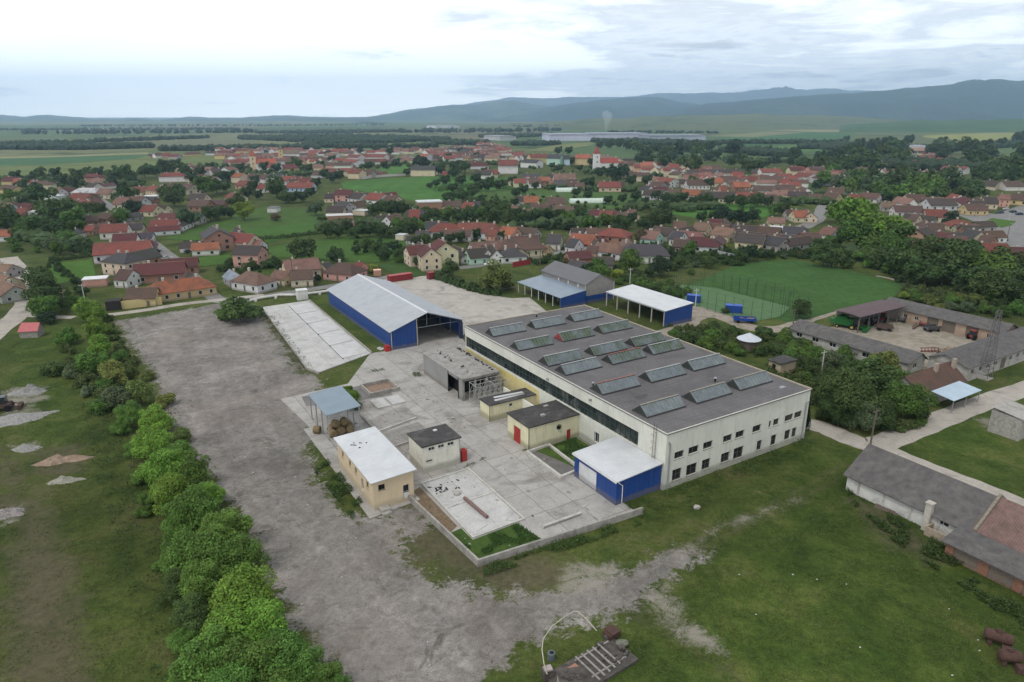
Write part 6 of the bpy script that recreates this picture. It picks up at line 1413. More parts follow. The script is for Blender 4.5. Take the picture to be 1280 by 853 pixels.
HD = '''197 352.5 248 346 9.5 5.6 o Y h|160 361 196 359.5 7 5.0 b Y|167.5 331 230 327 10 6 w B|147 316 158 317 9 7.5 g C h|150 337 166 338 7 5.5 b W|117.5 305 188 301 12 7 r W|126 281 160 280 8 6.5 r W|142 293 171 292 7 5.5 w W|94 286 99 286 4 4.2 g W h|104 348 134 346 5 2.8 l P f
189 275.5 223 275 8 6 r W|184 284 224 281.5 5 4.2 w W|240 304.5 273 303 7 4.8 o W|273 288 266 282.5 11 9 g B|289 290.5 318 293.5 9 6.5 r C|318 300 328 301 5 4.2 p W|296 307 327 307.5 9 7.6 d P|287 337 299 344 5 4.6 k G|308 338.5 324 341 8 6 p W h|354 326.5 396.5 322.5 8.5 6.3 p C|363 338 390 336.5 7.5 5.2 b C|344 338 362 340 6 4.4 p C
423 328 438 329.5 9 5.7 b P h|445 328 455 329 6 4.2 r P|402 330 412 328 6 4.4 g C|508 308 541 305.5 9 7.5 w C|557 303.6 548 299 10 9.6 w C|539 311 533 306.5 7.5 8.5 w C|583 312 606 310 8 5.8 d M|610 312.5 604 306 5 5.6 d W|621 313 614 306 5.5 5.6 d W|633 310 646 309.5 8 5.6 g W h|638 298.5 661 297 13 7.2 b C h|587 304 633 301 8 6.2 p W|674 306 687 308 5.5 4.2 t Y
547 279 567 279 10 6.5 r W h|573 279.5 592 280 9 6.2 r W|593 278 616 280 11 6.8 r W h|611 287 622 288 6 4.8 r P|629 283 646 285 8 5.8 o P|551 288 574 288 7 4.8 b W|574 287 590 287.5 7 5.0 b W|520 289 537 289 8 4.6 g W|497 292.5 507 293 5 2.8 l C f|508 295 517 295 5 3.6 d W
685 293 702 293.5 10 6.2 g W|713 298 724 299.5 7 6 g W|716 292 744 294.5 9 6.5 o P|733 286.5 755 286 9 6.5 b W|762 285 775 286 11 7.6 r B h|750 302 773 305 9 6 t W h|709 315 736 313.5 8 4.6 w B|714 325 740 329 6 3.8 g G|742 321 767 322 8 4.2 d G|735 307 748 308 6 4.6 b P
806 288 825 290 9 6 p M|819 283 841 286 8 5.8 d G|842 289 856 290.5 8 6 g W|870 278 887 279.5 9 6.2 t C|842 277 858 277.5 9 6 b C|794 305 819 305.5 13 6.6 g W h|864 295.5 887 297 10 6 w W h|844 299 869 301 8 5.2 b B|886 274 902 275 9 6.4 w C|896 283.5 918 286.5 9 6 t C|924 282 944 282.5 9 6.2 d C|924 291.5 957 294.5 9 6.2 d C|946 283 976 285 9 6.0 b P|961 294.5 982 298 9 5.8 g G|980 283 1005 284.5 10 6 g C|977 293.5 996 294.5 8 5.4 g W|1001 291.5 1022 291 9 5.2 b B|1030 284 1046 286 9 5.6 p W|963 283 982 284 6 3.4 l W f|991 263.5 1008 263.5 9 6 o C|960 272 980 272.5 8 4.6 t C|1008 262 1014 266 7 5.6 b C
1146 287 1158 284 10 8 d P|1117 257 1152 258 12 7.5 b W|1156 262 1183 262.5 10 6.6 r C|1132 243.5 1155 243.5 10 6.6 b C|1158 248.5 1191 248.5 12 6.8 d W|1191 249 1207 246 12 6.6 w W|1205 255.5 1231 255.5 9 6 b Y|1230 246.5 1246 247 10 7 d C|1249 243 1262 243.5 11 7.5 p P|1266 242 1290 243.5 12 6.8 b Y|1212 251 1230 251.5 8 6.4 d P|1167 290 1189 291.5 9 5.2 w B|1210 286.5 1227 290 8 6 g C|1196 274 1205 275.5 10 5.5 r C h|1203 282 1224 282.5 9 5.2 d B|1217 304 1258 305 8 5.4 r P|1166 300 1181 300.5 8 5 o P|1185 295 1210 297 9 5 b C|1160 279 1180 280 8 5.4 b W|1262 309 1300 310 6 4.2 w B|1140 268 1150 269 9 6 b C|1118 273 1135 274 9 5 t G|1228 294 1244 296 8 5 b B
-12 288 15 287 8 5 o W|-8 253.5 14 254 8 5.5 p W|22 260.5 34 260.5 7 5 r B|36 264 48 263.5 6 3.2 l W f|6 231 22 233 9 6 b Y|62 235 77 235.5 9 6 p W|102 235 116 235 12 5.5 l W h|92 242 114 242.5 13 7 r B|125 236 142 236.5 10 6.5 p C|89 250 114 252 12 6 r B|106 270 122 269 8 5 b B|128 266 142 267.5 8 5 b B|145 247.5 161 247.5 10 6.5 p C|164 246 181 246.5 10 6.5 b W|180 256.5 197 257 10 6 r C|180 245 197 244.5 9 3.6 l W f|169 233.5 183 234 10 6.5 r C|189 232 199 233 10 7.5 r C h|108 282 119 282 6 4.4 r B|60 244 76 244.5 8 4 l W f|118 223 130 223.5 10 6 p C|112 229 122 229.5 8 5 d W|24 240 32 240.5 8 5 d W|0 343 12 346 8 4.8 t C|4 351 18 358 8 5 t G|-6 330 16 331 7 4.4 t G
239 242.5 258 242.5 12 6.8 d C|239 250.5 262 250.5 12 6 b B|209 229.5 220 229.5 10 7 b C|231 229.5 242 231 10 7 b C|200 267 223 267.5 10 6.5 w W|200 275 224 276 8 5 r B|289 241 300 243 10 5.5 r C|280 209.5 292 208.5 12 8 p W|294 216.5 305 217 11 8 o C|337 217.5 353 217.5 12 7.5 g W|353 220.5 369 220.5 12 7 r W|360 228.5 392 228.5 13 6.5 r U|372 223.5 391 222.5 12 7 r B|328 218 336 218.5 10 7 b W|300 226 312 226.5 12 6 r P|336 259 348 259 7 3.2 g W f|325 230 334 231 8 6 r W
420 237.5 439 237.5 10 7.8 w P|441 240.5 456 242 10 6.5 d W|463 241 481 243 12 7 r W|484 244.5 498 245.5 11 6.5 b C|407 242.5 418 242.5 8 5.4 d C|425 251.5 437 253 9 7.5 g G|410 257.5 430 257.5 9 6.2 d C|408 269 440 267.5 8 2.9 l B f|456 254.5 478 252.5 8 2.8 l M f|521 251.5 551 250.5 10 6 l B f|555 251.5 577 252 10 5.5 b C|580 253 592 253.5 9 6 r W|483 270.5 500 268.5 10 6.5 b W|512 262.5 525 262.5 9 7 r W|437 278.5 451 278.5 7 4.5 p W|445 262 460 263 7 3 l C f
456 192.5 483 193 15 9 r W|437 193 452 193.5 14 9 r W|434 198.5 450 200 12 8 r W|439 212 453 212.5 12 8 r C|503 194 514 194.5 14 8 p W|525 192.5 537 193 14 8.5 o W|514 207.5 544 207.5 12 9.5 g C|553 214.5 560 214.5 8 6 r C|457 213 466 213.5 9 5 g W
623 200 647 200 24 13 r W|673 221.5 687 221.5 14 7.5 o B|652 217.5 675 217.5 14 6 g G|661 193 683 192.5 12 11 r Y|686 193 703 193.5 12 12 g M|705 194.5 712 194.5 10 11 g U|720 193 739 193.5 13 12 o Y|753 193.5 773 197.5 14 10 t C|778 203.5 790 203.5 10 8 b C|792 205.5 800 205.5 10 9 r P|692 217.5 719 217.5 14 7 p W|694 225.5 708 225.5 12 6.5 g W|709 224.5 722 224.5 12 6.5 b W|720 228.5 730 228.5 10 6 b W|748 227.5 775 227.5 14 7 r C|655 245.5 673 245.5 11 7 o G|683 247 706 247 11 7 b C|694 257.5 717 258.5 11 5.5 b C|667 255.5 687 256.5 12 5.5 b G|650 261.5 666 262.5 9 5 p W|637 257.5 648 258 8 5 p G|750 264 766 264.5 9 5.5 r B|785 262.5 795 262.5 8 6 p W|772 265.5 784 266 8 5 b C|655 199 675 200 12 9 g W
800 203.5 816 203.5 14 9 o C|828 209.5 837 209.5 11 8 r C|825 221.5 844 223 12 7.5 r W|842 214 854 215 12 7.5 b C|858 212.5 873 212.5 12 8 d C|878 211.5 897 212.5 12 7.5 d W|898 212 927 212 14 7.5 d C|886 222.5 902 222.5 12 7 o C|950 211 975 211 13 8.5 r W|916 227.5 936 227.5 12 7 o B|806 237 830 238 12 6.5 d W|836 237 850 237.5 11 6 b W|853 237 875 237.5 12 6.5 o W|878 239.5 919 240.5 12 7 d C|900 232.5 908 232.5 9 7 r P|928 237 939 238 10 6.5 b W|941 232 969 232.5 14 7.5 b W|953 243.5 970 243.5 11 6.5 b C|970 231.5 992 231.5 14 7 b B|977 223.5 988 224 12 7 r P|986 209 1002 209 12 9 w C|814 221 824 221.5 11 7.5 t W|805 232 814 233 8 6 g W|816 227 830 228 12 6.5 b G
1010 208.5 1036 208.5 13 7.5 b P|999 215.5 1017 217 13 8 r W|1024 218 1038 220.5 12 8 b W|1036 212.5 1055 213 12 7 b W|1071 209 1092 209.5 12 7 b W|1103 211.5 1117 211.5 12 7 p W|980 231 993 231.5 10 7 b W|1036 234.5 1056 235.5 11 7 b C|1033 240.5 1050 242 10 6.5 b Y|1060 243 1078 243.5 11 6.5 r W|1078 241 1100 242.5 11 6 b W|1011 242.5 1027 243 10 6 b Y|996 239.5 1008 240 10 6.5 d W|1102 253 1119 253.5 10 5 t G|1139 200 1167 200 18 9 w P|1141 181.5 1153 181.5 16 12 l P f|1156 212.5 1169 212.5 13 8 p C|1180 207.5 1200 208.5 14 8 r W|1191 207.5 1210 208.5 12 7.5 r W|1232 225.5 1249 226.5 14 7 d C|1252 226.5 1275 226.5 13 7 b W|1188 216.5 1199 216.5 9 5 l W f|1176 203 1186 203 11 8 p U|1100 202 1108 202 10 7 b C'''
for ln in HD.replace('\n', '|').split('|'):
    f = ln.split(); house(*[float(x) for x in f[:6]], f[6], f[7], f[8] if len(f) > 8 else 'g')
# rows of houses too far off to survey one by one: (line in the photo, count)
ROWS = [([(262, 188), (330, 186)], 7), ([(268, 193), (420, 190)], 15), ([(290, 199), (430, 196)], 13), ([(340, 206), (432, 204)], 8), ([(395, 213), (436, 211)], 4), ([(458, 200), (520, 198)], 5),
        ([(540, 186), (600, 184)], 7), ([(538, 190), (612, 188)], 9), ([(548, 195), (620, 193)], 8), ([(600, 176), (618, 190)], 4), ([(602, 212), (625, 214)], 3), ([(588, 200), (612, 206)], 3),
        ([(184, 193), (262, 190)], 5), ([(205, 215), (268, 221)], 5), ([(770, 212), (830, 217)], 6), ([(846, 224), (910, 229)], 6), ([(905, 221), (985, 218)], 6), ([(1150, 187), (1172, 196)], 4), ([(1052, 197), (1070, 194)], 2), ([(10, 222), (60, 226)], 4), ([(110, 216), (135, 219)], 3), ([(820, 230), (850, 231)], 2)]
for pts, n in ROWS:
    for k in range(n):
        q = (k + random.uniform(.15, .85)) / n; x = pts[0][0] + (pts[1][0] - pts[0][0]) * q; y = pts[0][1] + (pts[1][1] - pts[0][1]) * q + random.uniform(-1.2, 1.2)
        c_ = G(x, y, 6)
        if any((c_[0] - a) ** 2 + (c_[1] - b_) ** 2 < (r_ + 7) ** 2 for a, b_, r_ in placed): continue
        L_ = random.uniform(10, 20); pxm = FPX / math.hypot(*c_); hw = L_ * pxm / 2
        house(x - hw, y, x + hw, y + random.uniform(-.35, .35), random.uniform(9, 13), random.uniform(6, 8), random.choice('rrrbbbbddpptow'), random.choice('WWWCCCYPGW'), 'h' if random.random() < .3 else 'g')
for k_, v_ in PROTO.items():           # the first of each kind was only the pattern for the copies
    for ch in list(v_[0].children):
        for g_ in list(ch.children): bpy.data.objects.remove(g_)
        bpy.data.objects.remove(ch)
    bpy.data.objects.remove(v_[0])
# beyond those that can be told apart the old town goes on as one mass of small roofs
BANDS = [(262, 186, 430, 190, 4, 60), (285, 197, 440, 203, 7, 60), (430, 190, 620, 186, 5, 80), (545, 196, 620, 192, 5, 40), (600, 178, 650, 196, 8, 40), (770, 205, 900, 216, 8, 45), (850, 222, 1000, 228, 9, 60), (200, 208, 270, 216, 6, 20), (990, 212, 1050, 222, 8, 22), (1150, 198, 1210, 206, 8, 20), (640, 226, 730, 232, 6, 20), (930, 244, 1010, 240, 6, 20), (1100, 256, 1200, 252, 6, 18), (700, 300, 860, 292, 6, 0)]
hm = MB(); hmi = []
for x0, y0, x1, y1, wd_, n in BANDS:
    for k in range(n):
        q = random.random(); cx_, cy_ = G(x0 + (x1 - x0) * q, y0 + (y1 - y0) * q + random.uniform(-.5, .5) * wd_, 3)
        if any((cx_ - a) ** 2 + (cy_ - b_) ** 2 < (r_ + 3) ** 2 for a, b_, r_ in placed): continue
        placed.append((cx_, cy_, 5)); L_, W_ = random.uniform(9, 17), random.uniform(7, 10); he, hr = random.uniform(2.6, 3.6), random.uniform(5, 7); k0 = len(hm.v); f0 = len(hm.f)
        hm.xprism([(-W_ / 2, 0), (W_ / 2, 0), (W_ / 2, he), (0, hr - .1), (-W_ / 2, he)], -L_ / 2, L_ / 2); f1 = len(hm.f)
        hm.xprism([(-W_ / 2 - .4, he - .2), (0, hr), (W_ / 2 + .4, he - .2), (W_ / 2 + .4, he), (0, hr + .2), (-W_ / 2 - .4, he)], -L_ / 2 - .3, L_ / 2 + .3)
        hm.rot(k0, random.choice((0, PI / 2)) + random.uniform(-.25, .25)); 
        for i in range(k0, len(hm.v)): vx, vy, vz = hm.v[i]; hm.v[i] = (vx + cx_, vy + cy_, vz)
        hmi += [random.choice((0, 0, 1))] * (f1 - f0) + [random.choice((2, 2, 3, 3, 4))] * (len(hm.f) - f1)
o = obj('far_houses', hm)
for nm_, c_ in (('far_white', WC['W']), ('far_cream', WC['C']), ('far_brown', RC['b']), ('far_red', RC['r']), ('far_pink', RC['p'])): o.data.materials.append(simple(nm_, c_, sc_=.2))
o.data.polygons.foreach_set('material_index', hmi); tag(o, 'dense mass of small far houses of the old town between those that stand out', 'far houses', kind='stuff')
# churches
def church(px, label, tall, wallc, roofc, nave_dx):
    x, y = G(*px); r = thing('church', label, 'church', (x, y, 0), .2)
    b = MB(); b.xprism([(-5, 0), (5, 0), (5, 8), (0, 12), (-5, 8)], 3 if nave_dx > 0 else -23, 23 if nave_dx > 0 else -3); obj('nave', b, M_PLASTER, r, WC['W'])
    b = MB(); b.xprism([(-5.5, 7.6), (0, 12.1), (5.5, 7.6), (5.5, 7.9), (0, 12.5), (-5.5, 7.9)], 2.8 if nave_dx > 0 else -23.3, 23.3 if nave_dx > 0 else -2.8); obj('roof', b, M_ROOF, r, roofc)
    b = MB(); b.box(-3, 3, -3, 3, 0, tall); tw_ = obj('tower', b, M_PLASTER, r, wallc)
    b = MB(); b.add([(-3.3, -3.3, tall), (3.3, -3.3, tall), (3.3, 3.3, tall), (-3.3, 3.3, tall), (0, 0, tall * 1.5)], [(0, 1, 4), (1, 2, 4), (2, 3, 4), (3, 0, 4), (3, 2, 1, 0)]); obj('spire', b, M_ROOF, r, roofc)
    for z in (tall * .45, tall * .75): b = MB(); b.box(-.5, .5, -3.04, -3.005, z, z + 1.8); obj('window', b, M_GLASS, tw_)
    return r
church((318, 214), 'tall cream church tower with orange spire above the far brown roofs', 15, (.62, .48, .32), (.36, .10, .06), 1)
church((745, 213), 'white church tower with red roofed chapel beside the dark round trees', 17, WC['W'], (.32, .07, .05), 1)
church((352, 200), 'small slender tower among the far brown roofs of the old village', 13, WC['Y'], (.2, .15, .1), 1)
# cemetery wall, yard walls, farm walls in the village
wall_run('garden_wall', 'yellow yard wall running from the coral roofed house to its gate', [(145, 387.5), (203, 381)], .35, 2.4, simple('yellow_wall', (.55, .45, .22), sc_=1, var=.15), px=True)
wall_run('garden_wall', 'long white wall at the edge of the meadow before the cream school', [(452, 224), (480, 221.2), (515, 219.2), (552, 218)], .5, 1.9, simple('white_wall', (.52, .51, .48)), px=True)
wall_run('garden_wall', 'pale garden wall beside the vegetable plot north of the court', [(872, 312), (900, 320), (922, 325)], .4, 1.9, simple('grey_wall', (.36, .36, .36)), px=True)
wall_run('garden_wall', 'long dark red wall along the lower side of the square', [(1228, 318), (1262, 320), (1310, 323)], .4, 2.2, simple('red_wall', (.20, .05, .05)), px=True)
b = MB(); b.box(0, 4, 0, 3.4, 0, 2.8); o = obj('gate', b, simple('black_gate', (.03, .025, .025))); o.location = V3(G(133, 389)); o.rotation_euler.z = .3; tag(o, 'dark timber gate shed at the end of the yellow yard wall', 'gate')
container('peach_kiosk', 'small peach coloured kiosk by the hedge opposite the blue hangar', (467.5, 346), 2.6, .25, (.50, .28, .20), W_=2.2)
# greenhouses
for k, (px, L_, lab) in enumerate((((695, 240), 16, 'small rounded greenhouse with white film in the gardens below the old town'), ((712, 254), 26, 'longer pale green plastic tunnel beside the cream house'))):
    b = MB(); n = 10; P = [(-3.2 * math.cos(PI * i / n), 3.0 * math.sin(PI * i / n)) for i in range(n + 1)]; b.xprism(P[::-1], 0, L_); o = obj('polytunnel', b, simple('tunnel_film', (.50, .58, .50), .5)); o.location = V3(G(*px)); o.rotation_euler.z = .1; tag(o, lab, 'greenhouse')
# distant plant: long halls beyond the town
for k, (x0, x1, y, h, c_, lab) in enumerate(((688, 742, 176.5, 14, (.50, .50, .60), 'far lilac white factory hall, first of the long halls beyond the town'), (742, 812, 176.0, 15, (.46, .47, .55), 'far long pale hall with grey blue roof in the middle of the plant'), (812, 882, 177.0, 12, (.36, .39, .45), 'far low grey hall closing the row of the plant'), (545, 575, 160.2, 10, (.6, .6, .6), 'very distant white hall on the plain under the hills'), (625, 645, 176, 9, (.45, .45, .46), 'far small white hall among trees before the plant'))):
    a, c2 = G(x0, y), G(x1, y - .4); L_ = math.dist(a, c2); r = thing('industrial_hall', lab, 'factory hall', a, math.atan2(c2[1] - a[1], c2[0] - a[0]), 'far factory halls')
    b = MB(); b.box(0, L_, 0, 80, 0, h); obj('wall', b, simple('hall_wall%d' % k, c_, sc_=.02), r); b = MB()
    for j in range(int(L_ / 12)): b.box(j * 12 + .5, j * 12 + 10, 0.5, 79, h + .003, h + 1.6)
    b.box(-1, L_ + 1, -1, 81, h * .93, h); obj('roof', b, simple('hall_roof%d' % k, tuple(x * .75 for x in c_), sc_=.02), r)
# ------------------------------------------------------------------ trees and bushes
def leaf_mesh(name, seed, nleaf, size, nclump=26, flat=1.0, irregular=.25, gap=.0):
    """crown of unit radius centred on the origin: leaf sprays on the skins of many clumps"""
    g = np.random.default_rng(seed)
    d = g.normal(size=(nclump, 3)); d /= np.linalg.norm(d, axis=1)[:, None]; d[:, 2] = np.where(d[:, 2] < -.75, -d[:, 2] * .5, d[:, 2])
    rad = g.uniform(.35, .78, nclump); rad[:4] = g.uniform(0, .3, 4)
    cc = d * rad[:, None] * (1 + g.uniform(-irregular, irregular, (nclump, 1))); cr = g.uniform(.20, .40, nclump) * np.where(rad < .35, 1.4, 1)
    wgt = cr ** 2; wgt /= wgt.sum(); idx = g.choice(nclump, nleaf, p=wgt)
    ld = g.normal(size=(nleaf, 3)); ld /= np.linalg.norm(ld, axis=1)[:, None]
    dn = (ld[:, 2] < -.45) & (g.uniform(size=nleaf) < .6); ld[dn, 2] *= -1
    pos = cc[idx] + ld * (cr[idx] * g.uniform(.72, 1.10, nleaf))[:, None]
    pos[:, 2] *= flat
    nrm = ld * .9 + g.normal(size=(nleaf, 3)) * .45 + np.array([0, 0, .35]); nrm /= np.linalg.norm(nrm, axis=1)[:, None]
    up = g.normal(size=(nleaf, 3)); tx = np.cross(nrm, up); tx /= np.linalg.norm(tx, axis=1)[:, None] + 1e-9; ty = np.cross(nrm, tx)
    s = size * g.uniform(.6, 1.3, nleaf)[:, None]
    v = np.stack([pos - tx * s, pos - ty * s * .6, pos + tx * s, pos + ty * s * .6], 1).reshape(-1, 3)
    me = bpy.data.meshes.new(name); n = len(v)
    me.vertices.add(n); me.vertices.foreach_set('co', v.ravel().astype(np.float32)); me.loops.add(n); me.loops.foreach_set('vertex_index', np.arange(n, dtype=np.int32))
    me.polygons.add(n // 4); me.polygons.foreach_set('loop_start', np.arange(0, n, 4, dtype=np.int32)); me.update(calc_edges=True); me.materials.append(M_LEAF); return me
def trunk_mesh(name, seed, H0=1.15, r=.06):
    b = MB(); g = random.Random(seed); p = Vector((0, 0, 0)); q = Vector((g.uniform(-.05, .05), g.uniform(-.05, .05), H0 * .5)); b.cyl(p, q, r, r * .75, 7); 
    for k in range(5):
        a = 2 * PI * k / 5 + g.uniform(-.4, .4); e_ = q + Vector((math.cos(a) * .4, math.sin(a) * .4, H0 * g.uniform(.35, .75))); b.cyl(q, e_, r * .5, r * .15, 5)
    b.cyl(q, q + Vector((0, 0, H0 * .75)), r * .7, r * .2, 6); return b.mesh(name, M_BARK)
LODS = {0: (15000, .040, 40), 1: (5200, .066, 30), 2: (2600, .095, 24), 3: (950, .155, 18)}
CR = {}
def crown(kind, lod, v):
    k = (kind, lod, v)
    if k not in CR:
        n, s, c_ = LODS[lod]; CR[k] = leaf_mesh('crown', v * 131 + {'t': 1, 'b': 5, 'c': 9}[kind], n, s, c_, {'t': .95, 'b': .72, 'c': 1.0}[kind])
    return CR[k]
TR = [trunk_mesh('trunk', i) for i in range(4)]
GC = {'B': (.125, .215, .034), 'G': (.085, .155, .032), 'D': (.060, .098, .030), 'O': (.130, .160, .045), 'S': (.088, .125, .062), 'Y': (.21, .27, .045), 'R': (.125, .10, .055), 'X': (.032, .058, .028)}
GN = {'B': 'bright green', 'G': 'mid green', 'D': 'dark green', 'O': 'olive green', 'S': 'grey green', 'Y': 'yellow green', 'R': 'brownish', 'X': 'blackish green'}
ntree = [0]
def tree(cx, cy, rp, c_, kind='t', label=None, sq=1.0):
    r_ = 2.5
    if cy < 470 and not (cx < 250 and cy > 385): rp *= 1.12
    for _ in range(6):
        zc_ = r_ * (.93 if kind == 't' else .62); d = dist_at(cx, cy, zc_); r_ = rp * d / FPX * .98
    bush = kind == 'b' or r_ < 1.5; kk = 'b' if bush else 't'
    if bush: zc_ = r_ * .6
    x, y = G(cx, cy, zc_); lod = 0 if d < 150 else 1 if d < 260 else 2 if d < 520 else 3
    ntree[0] += 1; i = ntree[0]
    root = thing('bush' if bush else 'tree', label, 'bush' if bush else 'tree', (x, y, 0), random.uniform(0, 6.28), 'bushes' if bush else 'trees')
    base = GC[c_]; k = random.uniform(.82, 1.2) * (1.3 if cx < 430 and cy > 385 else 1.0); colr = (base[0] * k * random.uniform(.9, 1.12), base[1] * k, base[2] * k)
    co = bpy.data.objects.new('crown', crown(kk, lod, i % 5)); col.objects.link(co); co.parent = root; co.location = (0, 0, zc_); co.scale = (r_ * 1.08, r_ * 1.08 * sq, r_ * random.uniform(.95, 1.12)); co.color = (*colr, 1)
    if lod < 3 or not bush:
        to = bpy.data.objects.new('trunk' if not bush else 'stem', TR[i % 4]); col.objects.link(to); to.parent = root; to.scale = (r_, r_, zc_ / .95 if not bush else zc_ / 1.3)
    if not label:
        autos.append((root, '%s%s %s' % ('big ' if r_ > 5.5 else 'small ' if r_ < 2.6 and not bush else 'low ' if bush else '', GN[c_], 'bush' if bush else 'tree')))
    return root
